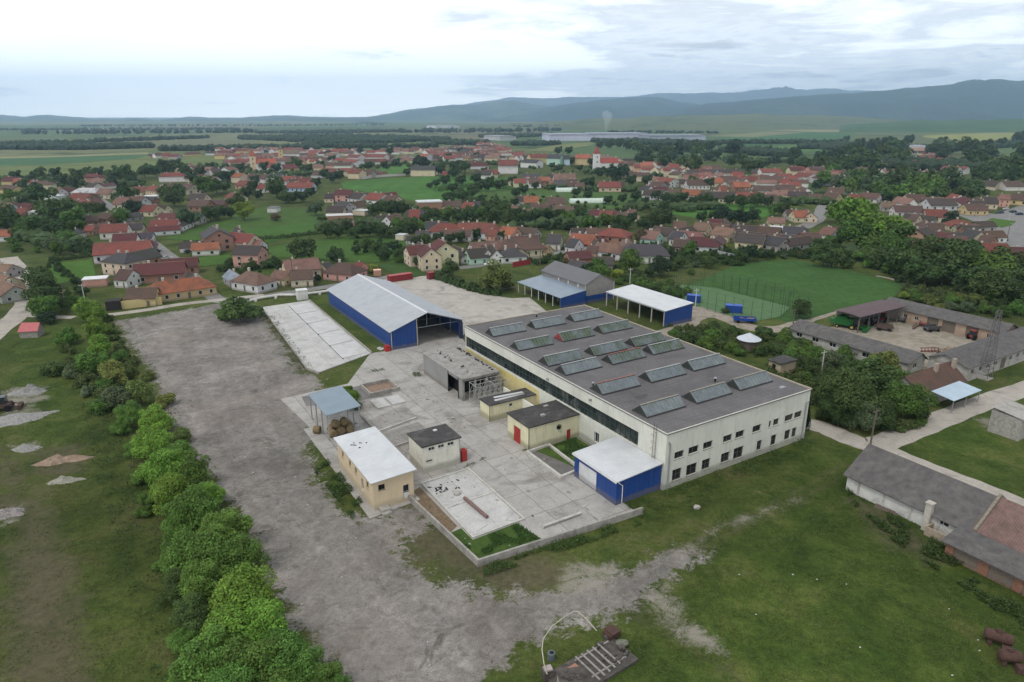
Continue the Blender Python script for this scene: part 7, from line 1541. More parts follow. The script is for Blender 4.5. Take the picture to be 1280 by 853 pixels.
# clipped line of trees down the side of the gravel, then everything else: x y radius colour [b]
TD = '''111 391 14.0 B|121 411 13.0 B|124 433 14.0 B|84 422 13.0 G b|112 452 14.9 G|65 460 13.0 D b|88 466 10.2 S b|141 466 14.9 O|174 490 15.8 O|146 495 15.8 S|124 507 13.0 G b|163 518 16.7 G|197 526 18.6 B|150 536 11.2 G b|191 556 22.3 B|222 570 19.5 G|168 560 11.2 G b|203 588 25.1 B|239 590 22.3 G|178 596 13.0 G b|210 616 24.2 B|245 640 30.7 G|222 661 20.5 G|282 664 27.9 G|246 694 33.5 G|298 698 27.9 G|214 700 14.9 G b|222 730 20.5 D|256 728 26.0 G|300 748 37.2 B|282 792 35.3 B|325 790 35.3 B|243 768 22.3 D|262 824 33.5 G|312 834 37.2 G|348 822 33.5 G|376 838 27.9 G|404 850 22.3 G|228 800 16.7 G b|235 850 24.2 G|290 866 31.6 G|186 622 11.2 G b|180 640 9.3 G b|262 620 16.7 B|225 545 14.0 O b|205 500 12.1 O b|183 470 9.3 O b|150 445 9.3 G b|420 866 18.6 G|350 868 27.9 G|131 480 11.2 G b|108 489 8.4 S b
53 364 18 D|48 347 12 D|52 382 14 G|58 397 11 X b|109 389 14 B|61 375 14 D|90 376 8 G b|82 366 6 G b|70 366 7 D b|47 242 13 D|75 264 16 D|60 262 11 D|88 272 13 G|114 263 8 D|156 242 11 D|170 259 9 X|152 269 8 G|47 217 7 D|19 220 6 G|69 216 6 D|78 224 6 D|97 221 8 D|109 216 7 D|123 215 6 D|147 217 10 D|159 217 8 D|180 213 8 D|194 214 7 D|6 281 11 D|23 288 9 G|39 281 9 G|66 282 11 D|52 305 5 D b|62 307 7 S|75 309 8 G|31 253 7 D|26 231 7 D|95 283 8 G|10 268 9 D|40 295 7 G b|84 296 8 G|100 262 8 D|30 246 7 D|12 243 7 G|90 228 6 D|55 228 7 D|38 225 6 D|85 306 7 S b|20 310 6 G b|45 312 5 G b|15 302 6 G b|126 261 6 G|140 227 6 D|165 224 6 D
236 271 12 S|262 267 9 D|273 265 8 D|287 265 7 D|304 264 11 Y|345 235 12 D|356 246 8 D|344 272 6 R b|394 260 9 S|256 232 12 G|270 232 9 D|294 251 9 D|216 248 9 D|231 212 8 D|206 209 8 D|219 206 7 D|275 221 7 D|287 220 7 D|316 232 7 D|370 204 8 D|395 228 6 D|208 238 8 D|222 240 8 D|280 232 7 D|308 240 7 D|322 243 6 G|250 214 6 D|262 209 6 D|240 222 7 D|300 210 6 D|366 246 7 D|378 245 7 D|388 240 6 D|318 225 6 D|330 208 6 D|345 210 6 D|385 211 6 D|405 217 6 D|415 221 7 D|424 219 6 D|400 206 5 D|415 199 5 D
470 186 5 D|487 189 5 D|425 186 4 D|438 186 4 D|450 188 4 D|524 202 9 X|531 204 8 X|509 215 5 X|569 207 7 X|581 208 8 D|567 216 7 D|550 212 7 D|545 229 5 D|537 232 4 D|556 225 7 D|576 225 7 D|595 223 7 D|578 243 9 D|561 247 8 D|469 261 9 D|487 261 10 D|503 261 9 D|530 265 9 D|541 270 10 D|556 267 9 G|572 270 9 D|587 267 9 D|478 286 10 D|462 287 9 D|444 289 9 D|423 290 8 D|409 290 8 D|497 279 8 G|512 282 9 D|530 283 8 G|545 280 8 D|433 283 8 D|416 283 8 D|452 283 8 D|490 290 8 D|505 289 7 D|460 207 5 D|480 206 5 D|495 203 5 D|410 192 4 D|600 232 7 D|612 226 6 D|590 240 8 D|566 235 7 D|605 214 5 D|560 196 5 D|595 194 4 D|575 188 4 D
458 307 8 D|475 309 8 D|481 318 8 D|492 307 7 G|422 317 9 D|533 300 8 D|520 301 7 D|562 298 7 D|562 336 12 D|594 292 7 D|522 327 7 G|464 335 8 Y b|377 312 15 D|314 332 8 D b|335 330 8 D b|287 327 6 D b|415 320 7 D|445 312 6 G|505 313 6 G b|548 297 7 G|575 296 7 D|500 325 6 G b|410 338 5 D b|392 341 5 D b|345 350 4 D b|322 354 6 X b|341 355 5 X b|374 351 7 X b|384 350 6 X b|397 347 5 X b|436 348 5 X b
300 389 20 D b|283 392 11 G b|317 389 10 D b|620 346 20 O|605 354 10 O b|634 356 9 O b|626 294 6 D|660 289 6 D|649 283 7 D|597 266 9 G|616 270 9 D|635 273 9 D|654 270 8 D|669 269 8 D|683 267 8 D|700 269 8 D|726 269 9 D|740 278 11 G|696 279 7 G|682 281 6 D|629 261 8 D|613 259 8 D|749 332 10 G|705 327 6 R b|643 253 6 X|712 281 7 G|725 283 6 G b|668 281 6 G b|585 257 7 D|600 253 7 D|646 266 7 G|690 329 5 G b|733 335 7 G|758 322 6 D|700 336 5 G b|680 337 4 G b
789 326 15 G|827 333 13 X|750 339 12 G|772 341 8 Y b|863 311 8 G|853 327 8 D|886 327 8 D|775 276 9 D|784 279 8 D|800 297 8 R|816 273 12 D|828 273 12 D|805 280 8 D|741 281 11 G|837 354 7 G b|822 361 7 D b|847 368 7 G b|834 366 7 D b|809 360 7 D b|794 355 7 G b|782 347 7 D b|773 352 6 G b|858 362 6 G b|870 330 6 S b|843 335 6 D b|812 340 7 D|798 343 6 D b|838 315 6 D|880 318 6 G b|895 311 5 G b|905 307 5 Y b|864 340 5 G b
766 215 11 X|777 215 8 X|750 215 7 D|714 201 5 X|739 202 5 X|737 228 7 D|731 229 7 D|789 225 7 D|669 232 5 D|640 226 6 D|623 231 7 D|609 232 7 D|698 188 5 D|711 188 5 D|609 257 8 D|623 259 8 D|633 264 8 D|772 285 7 D|690 207 4 G|700 210 4 G|725 210 4 G|720 240 6 D|735 244 6 D|760 250 6 G|778 248 6 G|795 245 7 D|710 272 8 G|757 274 8 G|790 272 7 D|645 240 6 D|655 237 6 D|830 258 7 G|806 252 6 G|790 255 6 G
750 181 5 D|762 180 6 D|774 179 6 D|786 181 7 D|798 183 8 D|809 190 8 D|822 185 7 D|834 188 8 D|847 187 8 X|859 185 7 D|872 187 8 D|887 183 7 D|916 184 9 X|831 202 8 D|867 204 11 D|855 203 8 D|886 195 7 D|897 192 6 G|930 202 8 D|945 206 9 D|936 208 8 D|994 190 7 X|960 187 5 D|866 227 8 D|886 229 7 D|809 225 7 D|883 248 8 D|844 250 7 D|903 267 10 X|919 270 10 X|931 273 8 X|941 270 8 X|892 270 7 D|877 271 7 D|930 251 8 D|947 250 8 D|969 261 8 G|981 254 7 D|981 262 8 D|841 195 7 D|850 178 5 D|868 179 5 D|800 198 7 D|812 200 6 G|915 201 7 D|922 196 6 S|958 203 6 D|970 200 6 D|855 246 6 G|866 251 6 D|912 250 7 D|960 252 7 G|893 252 5 S|820 244 6 D|831 247 6 D
1067 229 10 G|1050 226 9 S|1089 233 10 S|1102 237 10 G|1117 230 11 D|1136 221 11 D|1160 222 11 D|1138 235 10 G|1160 238 10 G|1172 238 8 G|1089 218 9 D|1113 222 10 D|1074 221 8 G|1019 204 8 D|1035 204 8 D|1050 201 8 D|1003 203 8 D|991 201 7 D|1066 197 9 D|1081 191 9 D|1089 199 9 D|1105 187 9 D|1120 180 8 D|1120 197 9 D|1130 194 8 D|1136 175 6 D|1074 180 7 G|1092 180 7 D|1108 178 7 D|1058 174 4 X|1061 268 20 B|1080 283 21 B|1102 287 19 B|1068 291 16 G|1050 263 14 B|1120 296 16 G|1152 270 5 X|1176 180 8 D|1190 183 8 D|1205 183 8 D|1220 184 8 D|1232 182 7 D|1214 198 9 D|1230 201 9 D|1250 206 11 D|1270 206 11 D|1245 218 11 D|1265 218 10 D|1225 216 9 D|1215 231 9 D|1195 226 9 D|1182 217 9 D|1168 230 9 G|1178 241 9 D|1150 241 9 G|1125 241 9 G|1200 241 9 D|1110 241 8 G|1178 194 7 X|1190 276 8 X|1274 172 7 X|1252 178 5 X|1212 240 9 D|1222 238 8 D|1282 190 10 D|1284 212 12 D|1042 212 8 G|1060 206 8 D|1076 206 8 D|1100 209 8 D|1150 228 9 G|1128 212 8 D|1040 193 7 D|1025 195 7 D|1052 190 7 D|1064 186 7 D|1166 187 7 D|1238 189 8 D|1032 224 8 G|1022 231 7 G
1097 289 16 G|1119 288 14 B|1089 308 13 G|1116 306 14 G|1100 322 12 D|1127 316 17 G|1131 328 16 D|1155 323 19 D|1158 339 16 D|1174 320 19 D|1189 316 19 D|1205 316 16 D|1192 331 20 D|1213 328 15 G|1180 339 14 D|1221 348 18 D|1236 339 19 G|1252 336 19 D|1267 336 20 D|1244 355 18 D|1264 355 20 D|1228 361 13 D|1282 362 20 D|1147 372 7 G b|1163 376 8 O b|1189 374 8 G b|1221 374 9 O b|1236 372 9 G b|1208 383 8 S b|1188 383 7 S b|1230 385 8 G b|1252 379 9 D b|1272 385 10 G b|1264 373 9 D b|1131 369 6 Y b|1175 384 6 O b|1142 365 6 G b|1250 390 8 G b|1200 372 8 O b|1140 345 9 D|1110 336 8 G b|1075 320 9 G b|1060 330 8 D b|1085 330 7 G b
937 316 10 X|927 320 8 D|961 317 7 S|980 320 5 S b|1030 319 13 D|1040 322 11 D|1026 306 9 D|1016 314 8 D|1001 386 11 D|1050 316 8 G b|1000 318 5 R b|948 318 6 G b|1062 308 8 O b|1040 300 8 G b|1055 298 7 D b
893 410 10 D|917 414 9 D b|895 419 12 G b|957 416 11 D b|982 419 10 G b|993 427 8 D b|1007 435 9 G b|990 438 13 G b|968 435 10 D b|953 439 8 D b|914 433 8 G b|859 421 10 D b|875 422 11 D b|843 417 8 G b|882 429 11 G b|1000 451 11 D b|1015 447 10 G b|907 388 5 D b|925 440 7 G b|905 426 8 D b
1064 498 32 D|1087 475 26 D|1132 500 26 G|1101 516 20 D|1044 507 22 D|1081 521 18 S|1106 456 17 O|1067 461 16 D|1044 453 13 S|1036 476 15 D|1022 439 9 G b|1002 434 9 D b|982 425 9 G b|977 437 10 D b|1056 442 11 G b|1016 459 11 D|988 445 11 G b|1032 495 14 D|1120 480 18 G|1075 441 9 D b|1150 515 12 G b|1160 500 9 G b|1010 470 9 G b|1112 532 10 D b|1092 530 10 D b|1150 528 7 G b|1050 520 14 D|1028 519 9 D b
440 497 11 B|444 507 8 G b|434 488 8 B b'''
ents = [ln.split() for ln in TD.replace('\n', '|').split('|')]
big = sorted([f for f in ents if len(f) == 4], key=lambda f: -float(f[2])); rest = {id(f) for f in big[285:]}; mass = []
for f in ents:
    if id(f) not in rest: tree(float(f[0]), float(f[1]), float(f[2]), f[3], f[4] if len(f) > 4 else 't'); continue
    cx, cy, rp = map(float, f[:3]); r_ = 3.0
    for _ in range(4): r_ = rp * dist_at(cx, cy, r_) / FPX * 1.05
    x, y = G(cx, cy, r_); mass.append((x, y, r_))
s_ = crown('t', 3, 1); va = np.empty(len(s_.vertices) * 3, np.float32); s_.vertices.foreach_get('co', va); va = va.reshape(-1, 3)
v = np.concatenate([va * r_ * 1.08 + np.array([x, y, r_ * .93]) for x, y, r_ in mass]).astype(np.float32); n = len(v)
me = bpy.data.meshes.new('far_trees'); me.vertices.add(n); me.vertices.foreach_set('co', v.ravel()); me.loops.add(n); me.loops.foreach_set('vertex_index', np.arange(n, dtype=np.int32)); me.polygons.add(n // 4); me.polygons.foreach_set('loop_start', np.arange(0, n, 4, dtype=np.int32)); me.update(calc_edges=True); me.materials.append(M_LEAF)
tag(obj('far_trees', me, None, None, (.052, .088, .034)), 'the many small far trees between the roofs of the old town', 'trees', kind='stuff')
# thickets of shrubs that nobody could count, as leafy masses
def thicket(label, strips, seed, c_, hr=(1.0, 2.2)):
    g = random.Random(seed); src = [crown('b', 3, k) for k in range(3)]; V = []
    arr = []
    for m_ in src:
        a = np.empty(len(m_.vertices) * 3, np.float32); m_.vertices.foreach_get('co', a); arr.append(a.reshape(-1, 3))
    for (x0, y0, x1, y1, wpx, n) in strips:
        for _ in range(n):
            q = g.random(); px, py = x0 + (x1 - x0) * q + g.uniform(-4, 4), y0 + (y1 - y0) * q + g.uniform(-.5, .5) * wpx; x, y = G(px, py); r_ = g.uniform(*hr)
            if any((x - a) ** 2 + (y - b_) ** 2 < rr__ ** 2 for a, b_, rr__ in placed): continue
            an = g.uniform(0, 6.28); ca, sa = math.cos(an), math.sin(an); a = arr[g.randrange(3)][: 4 * 420] * r_; V.append(np.column_stack([a[:, 0] * ca - a[:, 1] * sa + x, a[:, 0] * sa + a[:, 1] * ca + y, a[:, 2] + r_ * .55]))
    v = np.concatenate(V).astype(np.float32); n = len(v); me = bpy.data.meshes.new('undergrowth'); me.vertices.add(n); me.vertices.foreach_set('co', v.ravel()); me.loops.add(n); me.loops.foreach_set('vertex_index', np.arange(n, dtype=np.int32)); me.polygons.add(n // 4); me.polygons.foreach_set('loop_start', np.arange(0, n, 4, dtype=np.int32)); me.update(calc_edges=True); me.materials.append(M_LEAF)
    return tag(obj('undergrowth', me, None, None, c_), label, 'undergrowth', kind='stuff')
thicket('dark shrubs filling the gardens around the village houses', [(780, 315, 930, 325, 18, 170), (640, 322, 780, 338, 12, 60), (930, 316, 1060, 322, 10, 90), (40, 300, 130, 318, 14, 90), (150, 352, 195, 344, 6, 30), (0, 268, 90, 282, 14, 90), (270, 340, 350, 332, 12, 40), (440, 300, 540, 330, 22, 50), (560, 268, 740, 284, 14, 200), (400, 280, 540, 292, 12, 120), (600, 246, 800, 262, 12, 70), (1060, 300, 1130, 345, 24, 120), (1040, 300, 1060, 320, 16, 40), (60, 325, 110, 372, 12, 30)], 31, (.048, .082, .026))
thicket('lighter scrub on the rough ground by the farm and the track', [(1130, 366, 1290, 380, 18, 150), (840, 418, 1010, 440, 20, 160), (960, 460, 1030, 500, 30, 60), (780, 345, 860, 372, 10, 80), (1120, 540, 1160, 520, 8, 14), (130, 400, 170, 470, 22, 40), (80, 450, 150, 500, 40, 60)], 32, (.085, .115, .036), (.7, 1.7))
# ivy column on the factory corner
q = UV(34.9, .9); r = thing('ivy', 'tall dark ivy column climbing the far corner of the factory end wall', 'climber', (*q, 0), TH); co = obj('foliage', crown('b', 0, 2), None, r, (.018, .036, .014)); co.location = (0, 0, 3.8); co.scale = (.9, .9, 5.2)
# hedge beside the north yard, built from many sprays as one clipped body each
def hedge(label, pts, w_, h, c_, n=2600, seed=3, name='hedge'):
    P = [np.array(G(*p_)) for p_ in pts]; seg = [np.linalg.norm(P[i + 1] - P[i]) for i in range(len(P) - 1)]; tot = sum(seg); g = np.random.default_rng(seed)
    s = g.uniform(0, tot, n); cum = np.concatenate([[0], np.cumsum(seg)]); k = np.clip(np.searchsorted(cum, s) - 1, 0, len(seg) - 1); t_ = (s - cum[k]) / np.array(seg)[k]
    A = np.array(P)[k]; B = np.array(P)[k + 1]; c2 = A + (B - A) * t_[:, None]; d = (B - A) / np.linalg.norm(B - A, axis=1)[:, None]; nn_ = np.stack([-d[:, 1], d[:, 0]], 1)
    a = g.uniform(0, PI, n); wob = 1 + .25 * np.sin(s * .9) + .15 * np.sin(s * 2.3 + 1); rr__ = g.uniform(.75, 1.05, n) * wob
    pos = np.column_stack([c2 + nn_ * (np.cos(a) * w_ / 2 * rr__)[:, None], np.sin(a) * h * rr__]); nrm = np.column_stack([nn_ * np.cos(a)[:, None], np.sin(a) + .3]) + g.normal(size=(n, 3)) * .45; nrm /= np.linalg.norm(nrm, axis=1)[:, None]
    up = g.normal(size=(n, 3)); tx = np.cross(nrm, up); tx /= np.linalg.norm(tx, axis=1)[:, None]; ty = np.cross(nrm, tx); sz = (.30 * g.uniform(.7, 1.3, n))[:, None]
    v = np.stack([pos - tx * sz, pos - ty * sz * .7, pos + tx * sz, pos + ty * sz * .7], 1).reshape(-1, 3)
    me = bpy.data.meshes.new(name); m_ = len(v); me.vertices.add(m_); me.vertices.foreach_set('co', v.ravel().astype(np.float32)); me.loops.add(m_); me.loops.foreach_set('vertex_index', np.arange(m_, dtype=np.int32)); me.polygons.add(m_ // 4); me.polygons.foreach_set('loop_start', np.arange(0, m_, 4, dtype=np.int32)); me.update(calc_edges=True); me.materials.append(M_LEAF)
    o = obj(name, me, None, None, c_); return tag(o, label, 'hedge', 'hedges') if label else o
hedge('long dark hedge curving round the lawn beside the worn north yard', [(545, 348), (560, 353), (580, 360), (600, 366), (625, 370)], 2.6, 2.2, GC['D'], 6000)
hedge('low hedge line dividing the meadow strips above the dark tree', [(230, 306), (300, 300), (345, 299), (400, 292)], 3.0, 1.6, GC['D'], 4000, 4)
hedge('ragged hedge behind the open meadow, below the cemetery wall', [(545, 240), (600, 232), (640, 238)], 5, 3.0, GC['D'], 4000, 5)
hedge('dark hedge between the green fields beyond the plant', [(930, 182.5), (1000, 180.2), (1062, 181)], 12, 5, GC['X'], 2500, 7)
hedge('hedge strip along the foot of the brown and cream ranges by the garden', [(190, 346), (215, 343), (232, 341)], 3, 2.2, GC['D'], 2000, 8)
hedge('scruffy hedge between the garden plots below the village', [(62, 328), (90, 324), (115, 321)], 2, 1.5, GC['D'], 1500, 9)
hedge('dense bramble hedge between the sports court track and the village gardens', [(785, 350), (815, 361), (850, 371)], 4, 2.0, GC['G'], 4500, 10)

# rough weeds: sprays over the verges, one mass
def weeds(name, label, polys, n, size, c_, seed, hh=.5):
    g = np.random.default_rng(seed); allp = []
    for poly in polys:
        A = np.array(poly); lo, hi = A.min(0), A.max(0); q = g.uniform(lo, hi, (n * 3, 2)); m_ = polymask(poly, .5, q) > .5; allp.append(q[m_][:n])
    P = np.concatenate(allp); n = len(P)
    cl = np.array([mnoise.noise(Vector((x * .35, y * .35, seed))) for x, y in P]); keep = cl > -.05; P = P[keep]; cl = cl[keep]; n = len(P)
    pos = np.column_stack([P, g.uniform(0, hh, n) * (1 + cl)]); nrm = g.normal(size=(n, 3)); nrm[:, 2] = np.abs(nrm[:, 2]) + .6; nrm /= np.linalg.norm(nrm, axis=1)[:, None]
    up = g.normal(size=(n, 3)); tx = np.cross(nrm, up); tx /= np.linalg.norm(tx, axis=1)[:, None]; ty = np.cross(nrm, tx); sz = (size * g.uniform(.5, 1.4, n))[:, None]
    v = np.stack([pos - tx * sz, pos - ty * sz * .5, pos + tx * sz, pos + ty * sz * .5], 1).reshape(-1, 3)
    me = bpy.data.meshes.new(name); m_ = len(v); me.vertices.add(m_); me.vertices.foreach_set('co', v.ravel().astype(np.float32)); me.loops.add(m_); me.loops.foreach_set('vertex_index', np.arange(m_, dtype=np.int32)); me.polygons.add(m_ // 4); me.polygons.foreach_set('loop_start', np.arange(0, m_, 4, dtype=np.int32)); me.update(calc_edges=True); me.materials.append(M_LEAF)
    return tag(obj(name, me, None, None, c_), label, 'weeds', kind='stuff')
weeds('weeds', 'tall weeds along the foot of the factory end wall and the perimeter wall', [uvpoly([(-8, -.5), (34, -.2), (34, -3.5), (-8, -5)]), uvpoly([(-33, -2), (-9, -3.8), (-9, -5.5), (-34, -4)]), pxpoly([(392, 590), (412, 575), (462, 640), (440, 650)])], 9000, .13, (.055, .095, .024), 2, .6)
weeds('weeds', 'dark undergrowth on the slope beside the line of trees', [pxpoly([(100, 500), (150, 500), (190, 600), (215, 700), (240, 853), (190, 853), (150, 700), (120, 600)])], 16000, .15, (.040, .075, .022), 3, .7)
weeds('weeds', 'lighter brush between the line of trees and the gravel', [pxpoly([(130, 400), (160, 400), (200, 470), (240, 530), (215, 530), (170, 460)]), pxpoly([(325, 392), (340, 392), (392, 462), (375, 466)])], 7000, .14, (.080, .095, .035), 4, .5)
weeds('weeds', 'rank growth in the yard corner and beside the pit', [uvpoly([(-33, 3.5), (-24, 3.8), (-23.2, -1.2), (-32.6, -1)]), uvpoly([(-7, 21), (-.6, 22), (-.6, 12), (-6, 12)])], 5000, .12, (.050, .100, .022), 5, .35)
weeds('weeds', 'rough weeds along the old barn and the hillside path', [pxpoly([(1050, 600), (1060, 615), (1190, 690), (1230, 735), (1280, 760), (1280, 790), (1180, 720), (1080, 655)]), pxpoly([(1130, 360), (1280, 372), (1280, 400), (1180, 390)]), pxpoly([(830, 420), (900, 410), (1000, 440), (1030, 500), (1015, 500), (960, 450), (880, 440)])], 12000, .15, (.055, .085, .024), 6, .6)

weeds('grass', 'uneven tufts of meadow grass by the white factory', [pxpoly([(900, 640), (1010, 570), (1280, 690), (1400, 900), (640, 900), (660, 820), (800, 790), (850, 720)])], 60000, .085, (.075, .110, .028), 11, .22)
weeds('grass', 'uneven tufts of rough grass on the strip of waste ground', [pxpoly([(0, 430), (100, 430), (150, 560), (200, 760), (240, 900), (-40, 900), (-60, 600)])], 50000, .09, (.075, .105, .030), 12, .22)
weeds('weeds', 'clumps of weed growing in the joints of the yard', [uvpoly([(-20, 72), (-17, 72), (-17, 75), (-20, 75)]), pxpoly([(516, 466), (528, 466), (526, 471), (516, 471)]), uvpoly([(-11.5, 22), (-6, 22.2), (-6, 22.8), (-11.5, 22.6)]), uvpoly([(-22.4, 3), (-21.0, 3), (-21.0, 4.6), (-22.4, 4.6)]), uvpoly([(-23, 22), (-16, 24), (-16, 24.5), (-23, 22.6)])], 350, .12, (.060, .100, .024), 13, .25)
# woods and field hedges on the plain: masses nobody could count
def woods(name, label, strips, seed, c_, hgt=(7, 12), dens=1.0):
    g = random.Random(seed); b = MB(); import bmesh
    bm = bmesh.new(); bmesh.ops.create_icosphere(bm, subdivisions=1, radius=1); base_v = np.array([v.co[:] for v in bm.verts]); base_f = [tuple(v.index for v in f.verts) for f in bm.faces]; bm.free()
    gg = np.random.default_rng(seed); V = []; F_ = []; off = 0
    for (x0, y0, x1, y1, wpx, n) in strips:
        for _ in range(int(n * dens)):
            t_ = g.random(); x = x0 + (x1 - x0) * t_; y = y0 + (y1 - y0) * t_ + g.uniform(-.5, .5) * wpx * math.sin(PI * min(max(t_, .08), .92))
            px__ = G(x + g.uniform(-1, 1), y); h = g.uniform(*hgt); r_ = h * g.uniform(.5, .8)
            vv = base_v * gg.uniform(.72, 1.28, (len(base_v), 1)) * np.array([r_, r_, h * .55]) + np.array([px__[0], px__[1], h * .5]); V.append(vv); F_ += [tuple(i + off for i in f) for f in base_f]; off += len(vv)
    me = bpy.data.meshes.new(name); me.from_pydata(np.concatenate(V).tolist(), [], F_); me.update(); me.materials.append(simple('far_foliage_%d' % seed, c_, 1.0, var=.5, sc_=.12)); o = obj(name, me); return tag(o, label, 'woods', kind='stuff')
woods('woods', 'dark far wood and hedgerows on the plain', [(0, 187, 190, 185, 3.5, 420), (-10, 183, 120, 180, 2, 160), (120, 178, 260, 173, 1.2, 90), (200, 189, 400, 186.5, 1.6, 200), (300, 174, 560, 176, 9, 900), (320, 167, 500, 165, 3, 300), (380, 182, 470, 179, 2, 140), (540, 180, 610, 181, 2.5, 130),
      (380, 185, 545, 185, 1, 90), (600, 172, 690, 170, 3, 160), (640, 182, 700, 181, 2, 70), (740, 178, 900, 182, 4, 330), (900, 190, 1000, 196, 5, 170), (900, 180, 1060, 180, .8, 120), (1000, 186, 1130, 184, 7, 330), (1120, 190, 1290, 182, 6, 330), (1040, 205, 1280, 214, 8, 420), (760, 166, 900, 167, 1, 60), (-20, 163, 300, 162, 2.0, 160), (100, 158, 480, 157, 1.5, 130)], 21, (.030, .050, .024), (5, 10), 1.7)
woods('woods', 'scattered dark shrubs and tree clumps on the distant slopes', [(640, 160, 1100, 158, 3, 200), (500, 166, 700, 164, 2.5, 120), (20, 168, 330, 166, 1.5, 90), (1060, 163, 1290, 160, 1.5, 50)], 22, (.025, .045, .024), (8, 16), 1.0)
woods('undergrowth', 'bushy undergrowth filling the gardens of the village', [(560, 262, 740, 272, 9, 260), (400, 288, 560, 276, 8, 150), (0, 284, 130, 276, 9, 120), (20, 300, 110, 308, 8, 60), (780, 262, 900, 262, 8, 80), (900, 250, 1040, 256, 8, 90), (600, 230, 800, 240, 8, 100), (1030, 222, 1220, 236, 10, 300), (1060, 320, 1280, 350, 16, 220), (640, 290, 760, 280, 6, 60), (180, 214, 420, 210, 12, 260), (270, 224, 400, 218, 8, 120), (400, 208, 620, 206, 10, 170), (0, 226, 180, 232, 14, 220), (800, 196, 990, 204, 8, 160), (420, 262, 560, 262, 8, 90), (610, 205, 830, 222, 8, 90), (830, 250, 1000, 246, 6, 70), (1000, 244, 1110, 250, 6, 60)], 23, (.048, .078, .027), (2.2, 5.0), 1.0)

# ------------------------------------------------------------------ smoke and the air itself
def vol_mat(name, color, dens, aniso=0.0, fade=False):
    m = bpy.data.materials.new(name); m.use_nodes = True; t_ = m.node_tree
    for n_ in list(t_.nodes): t_.nodes.remove(n_)
    o_ = t_.nodes.new('ShaderNodeOutputMaterial'); v_ = t_.nodes.new('ShaderNodeVolumePrincipled'); v_.inputs['Color'].default_value = (*color, 1); v_.inputs['Density'].default_value = dens; v_.inputs['Anisotropy'].default_value = aniso
    t_.links.new(v_.outputs[0], o_.inputs['Volume']); return m
b = MB(); x, y = G(757, 166); n = 10
prof = [(5, 0), (8, 18), (13, 36), (20, 52), (16, 62), (6, 68)]
b.lathe(prof, 12); b.v = [(vx + vz * .12 * math.sin(vz * .05), vy, vz) for vx, vy, vz in b.v]
o = obj('smoke', b, vol_mat('smoke_volume', (.9, .9, .92), .009)); o.location = (x, y, 5); tag(o, 'thin white smoke plume rising beyond the long factory halls', 'smoke', kind='stuff')
b = MB(); b.box(-16500, 16500, -600, 16200, -6, 860)
hz = obj('haze', b, vol_mat('air', (.56, .77, 1.0), 0.000104, .62)); hz['kind'] = 'stuff'; hz['label'] = 'pale blue haze over the whole plain'; hz['category'] = 'haze'

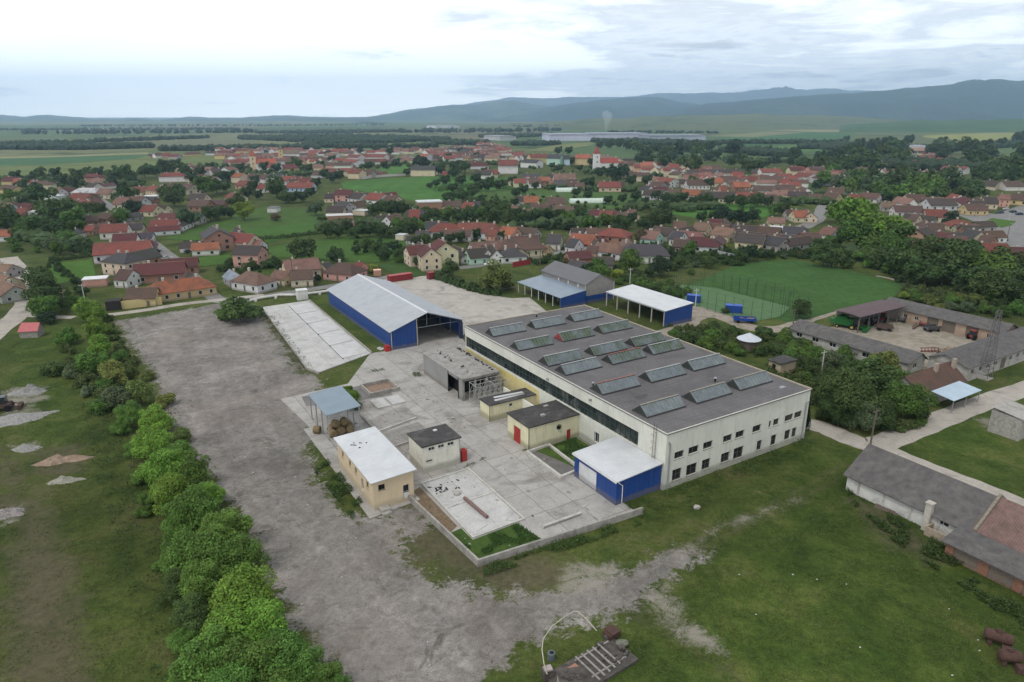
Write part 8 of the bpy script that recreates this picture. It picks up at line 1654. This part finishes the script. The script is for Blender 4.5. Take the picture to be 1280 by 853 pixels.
# ------------------------------------------------------------------ labels that single out each house, tree and bush by what it stands near
LM = [((41, 420), 'the ruined pink roofed hut'), ((225, 365), 'the coral roofed house'), ((300, 388), 'the big gravel shrub'), ((450, 400), 'the blue hangar'), ((378, 374), 'the white pipeline hut'), ((556, 330), 'the double gabled house'), ((620, 346), 'the olive tree on the lawn'),
      ((594, 325), 'the mint green house'), ((680, 320), 'the yellow gatehouse'), ((720, 375), 'the gabled grey store'), ((815, 395), 'the white roofed canopy'), ((935, 430), 'the round silver pavilion'), ((975, 465), 'the beige brick kiosk'), ((1000, 355), 'the green sports pitch'), ((920, 380), 'the wire fenced court'), ((1060, 405), 'the green harvester'), ((1160, 470), 'the light blue carport'), ((1232, 470), 'the lattice mast'),
      ((1090, 550), 'the pole at the lane fork'), ((1246, 806), 'the rusty field tanks'), ((740, 825), 'the scrap platform'), ((900, 590), 'the windowed factory wall'), ((1060, 620), 'the end of the old barn'), ((1250, 278), 'the grass traffic island'), ((1075, 285), 'the great bright tree clump'), ((1000, 275), 'the street end house'), ((815, 300), 'the middle mint house'), ((700, 252), 'the greenhouse tunnel'), ((635, 210), 'the huge red church roof'), ((745, 213), 'the white church tower'), ((318, 214), 'the orange church spire'), ((375, 232), 'the long light blue house'), ((529, 216), 'the cream school'), ((535, 258), 'the long brick hall'),
      ((470, 250), 'the red hipped house'), ((304, 272), 'the round yellow green tree'), ((208, 281), 'the white gabled farm'), ((150, 320), 'the grey cone roofed house'), ((108, 239), 'the white tarpaulin roof'), ((0, 292), 'the far orange edge house'), ((377, 325), 'the lone meadow tree'), ((900, 262), 'the bright village lawn'), ((860, 242), 'the lawn row house'), ((1150, 206), 'the big wine red roof'), ((1150, 190), 'the pink flat block'), ((916, 190), 'the round black tree'),
      ((960, 215), 'the red roofed hall'), ((785, 178), 'the distant factory halls'), ((200, 530), 'the gravel ground'), ((70, 580), 'the orange spoil heap'), ((250, 700), 'the bend of the tree line'), ((330, 800), 'the brightest tree crowns'), ((1200, 330), 'the farmyard wood'), ((440, 500), 'the young tree by the basin'), ((690, 200), 'the mint mansion'), ((1160, 262), 'the long brown barn'), ((1260, 200), 'the wooded corner'), ((260, 245), 'the two step brown house'), ((770, 290), 'the hipped villa'), ((945, 300), 'the dark brown roofed row'), ((840, 335), 'the scrap garden'), ((500, 300), 'the allotment thicket'), ((640, 272), 'the garden thicket')]
LMW = [(G(*p_), s_) for p_, s_ in LM]
ORD = ['first', 'second', 'third', 'fourth', 'fifth', 'sixth', 'seventh', 'eighth', 'ninth', 'tenth', 'eleventh', 'twelfth', 'thirteenth', 'fourteenth', 'fifteenth', 'sixteenth', 'seventeenth', 'eighteenth', 'nineteenth', 'twentieth']
grp = {}
for o in stones_: autos.append((o, 'white stone in the short grass'))
for o, desc in autos:
    x, y = o.location.x, o.location.y
    k = min(range(len(LMW)), key=lambda i: math.hypot(x - LMW[i][0][0], y - LMW[i][0][1]))
    side_ = 'beyond' if y > LMW[k][0][1] + abs(x - LMW[k][0][0]) else 'this side of' if y < LMW[k][0][1] - abs(x - LMW[k][0][0]) else 'beside'
    grp.setdefault((desc, k, side_), []).append((math.hypot(x - LMW[k][0][0], y - LMW[k][0][1]), o))
SHORT = {'small ': '', 'big ': '', 'low ': '', 'two storey ': 'tall '}
for (desc, k, side_), lst in grp.items():
    lst.sort(key=lambda q: q[0])
    for i, (_, o) in enumerate(lst):
        if len(lst) == 1: o['label'] = '%s, %s %s' % (desc, side_, LMW[k][1])
        else: o['label'] = '%s, %s %s %s' % (desc, ORD[min(i, 19)], side_, LMW[k][1])
        if len(o['label'].split()) > 16: o['label'] = o['label'].replace('walled ', '').replace(' one ', ' ').replace('this side of', 'before')
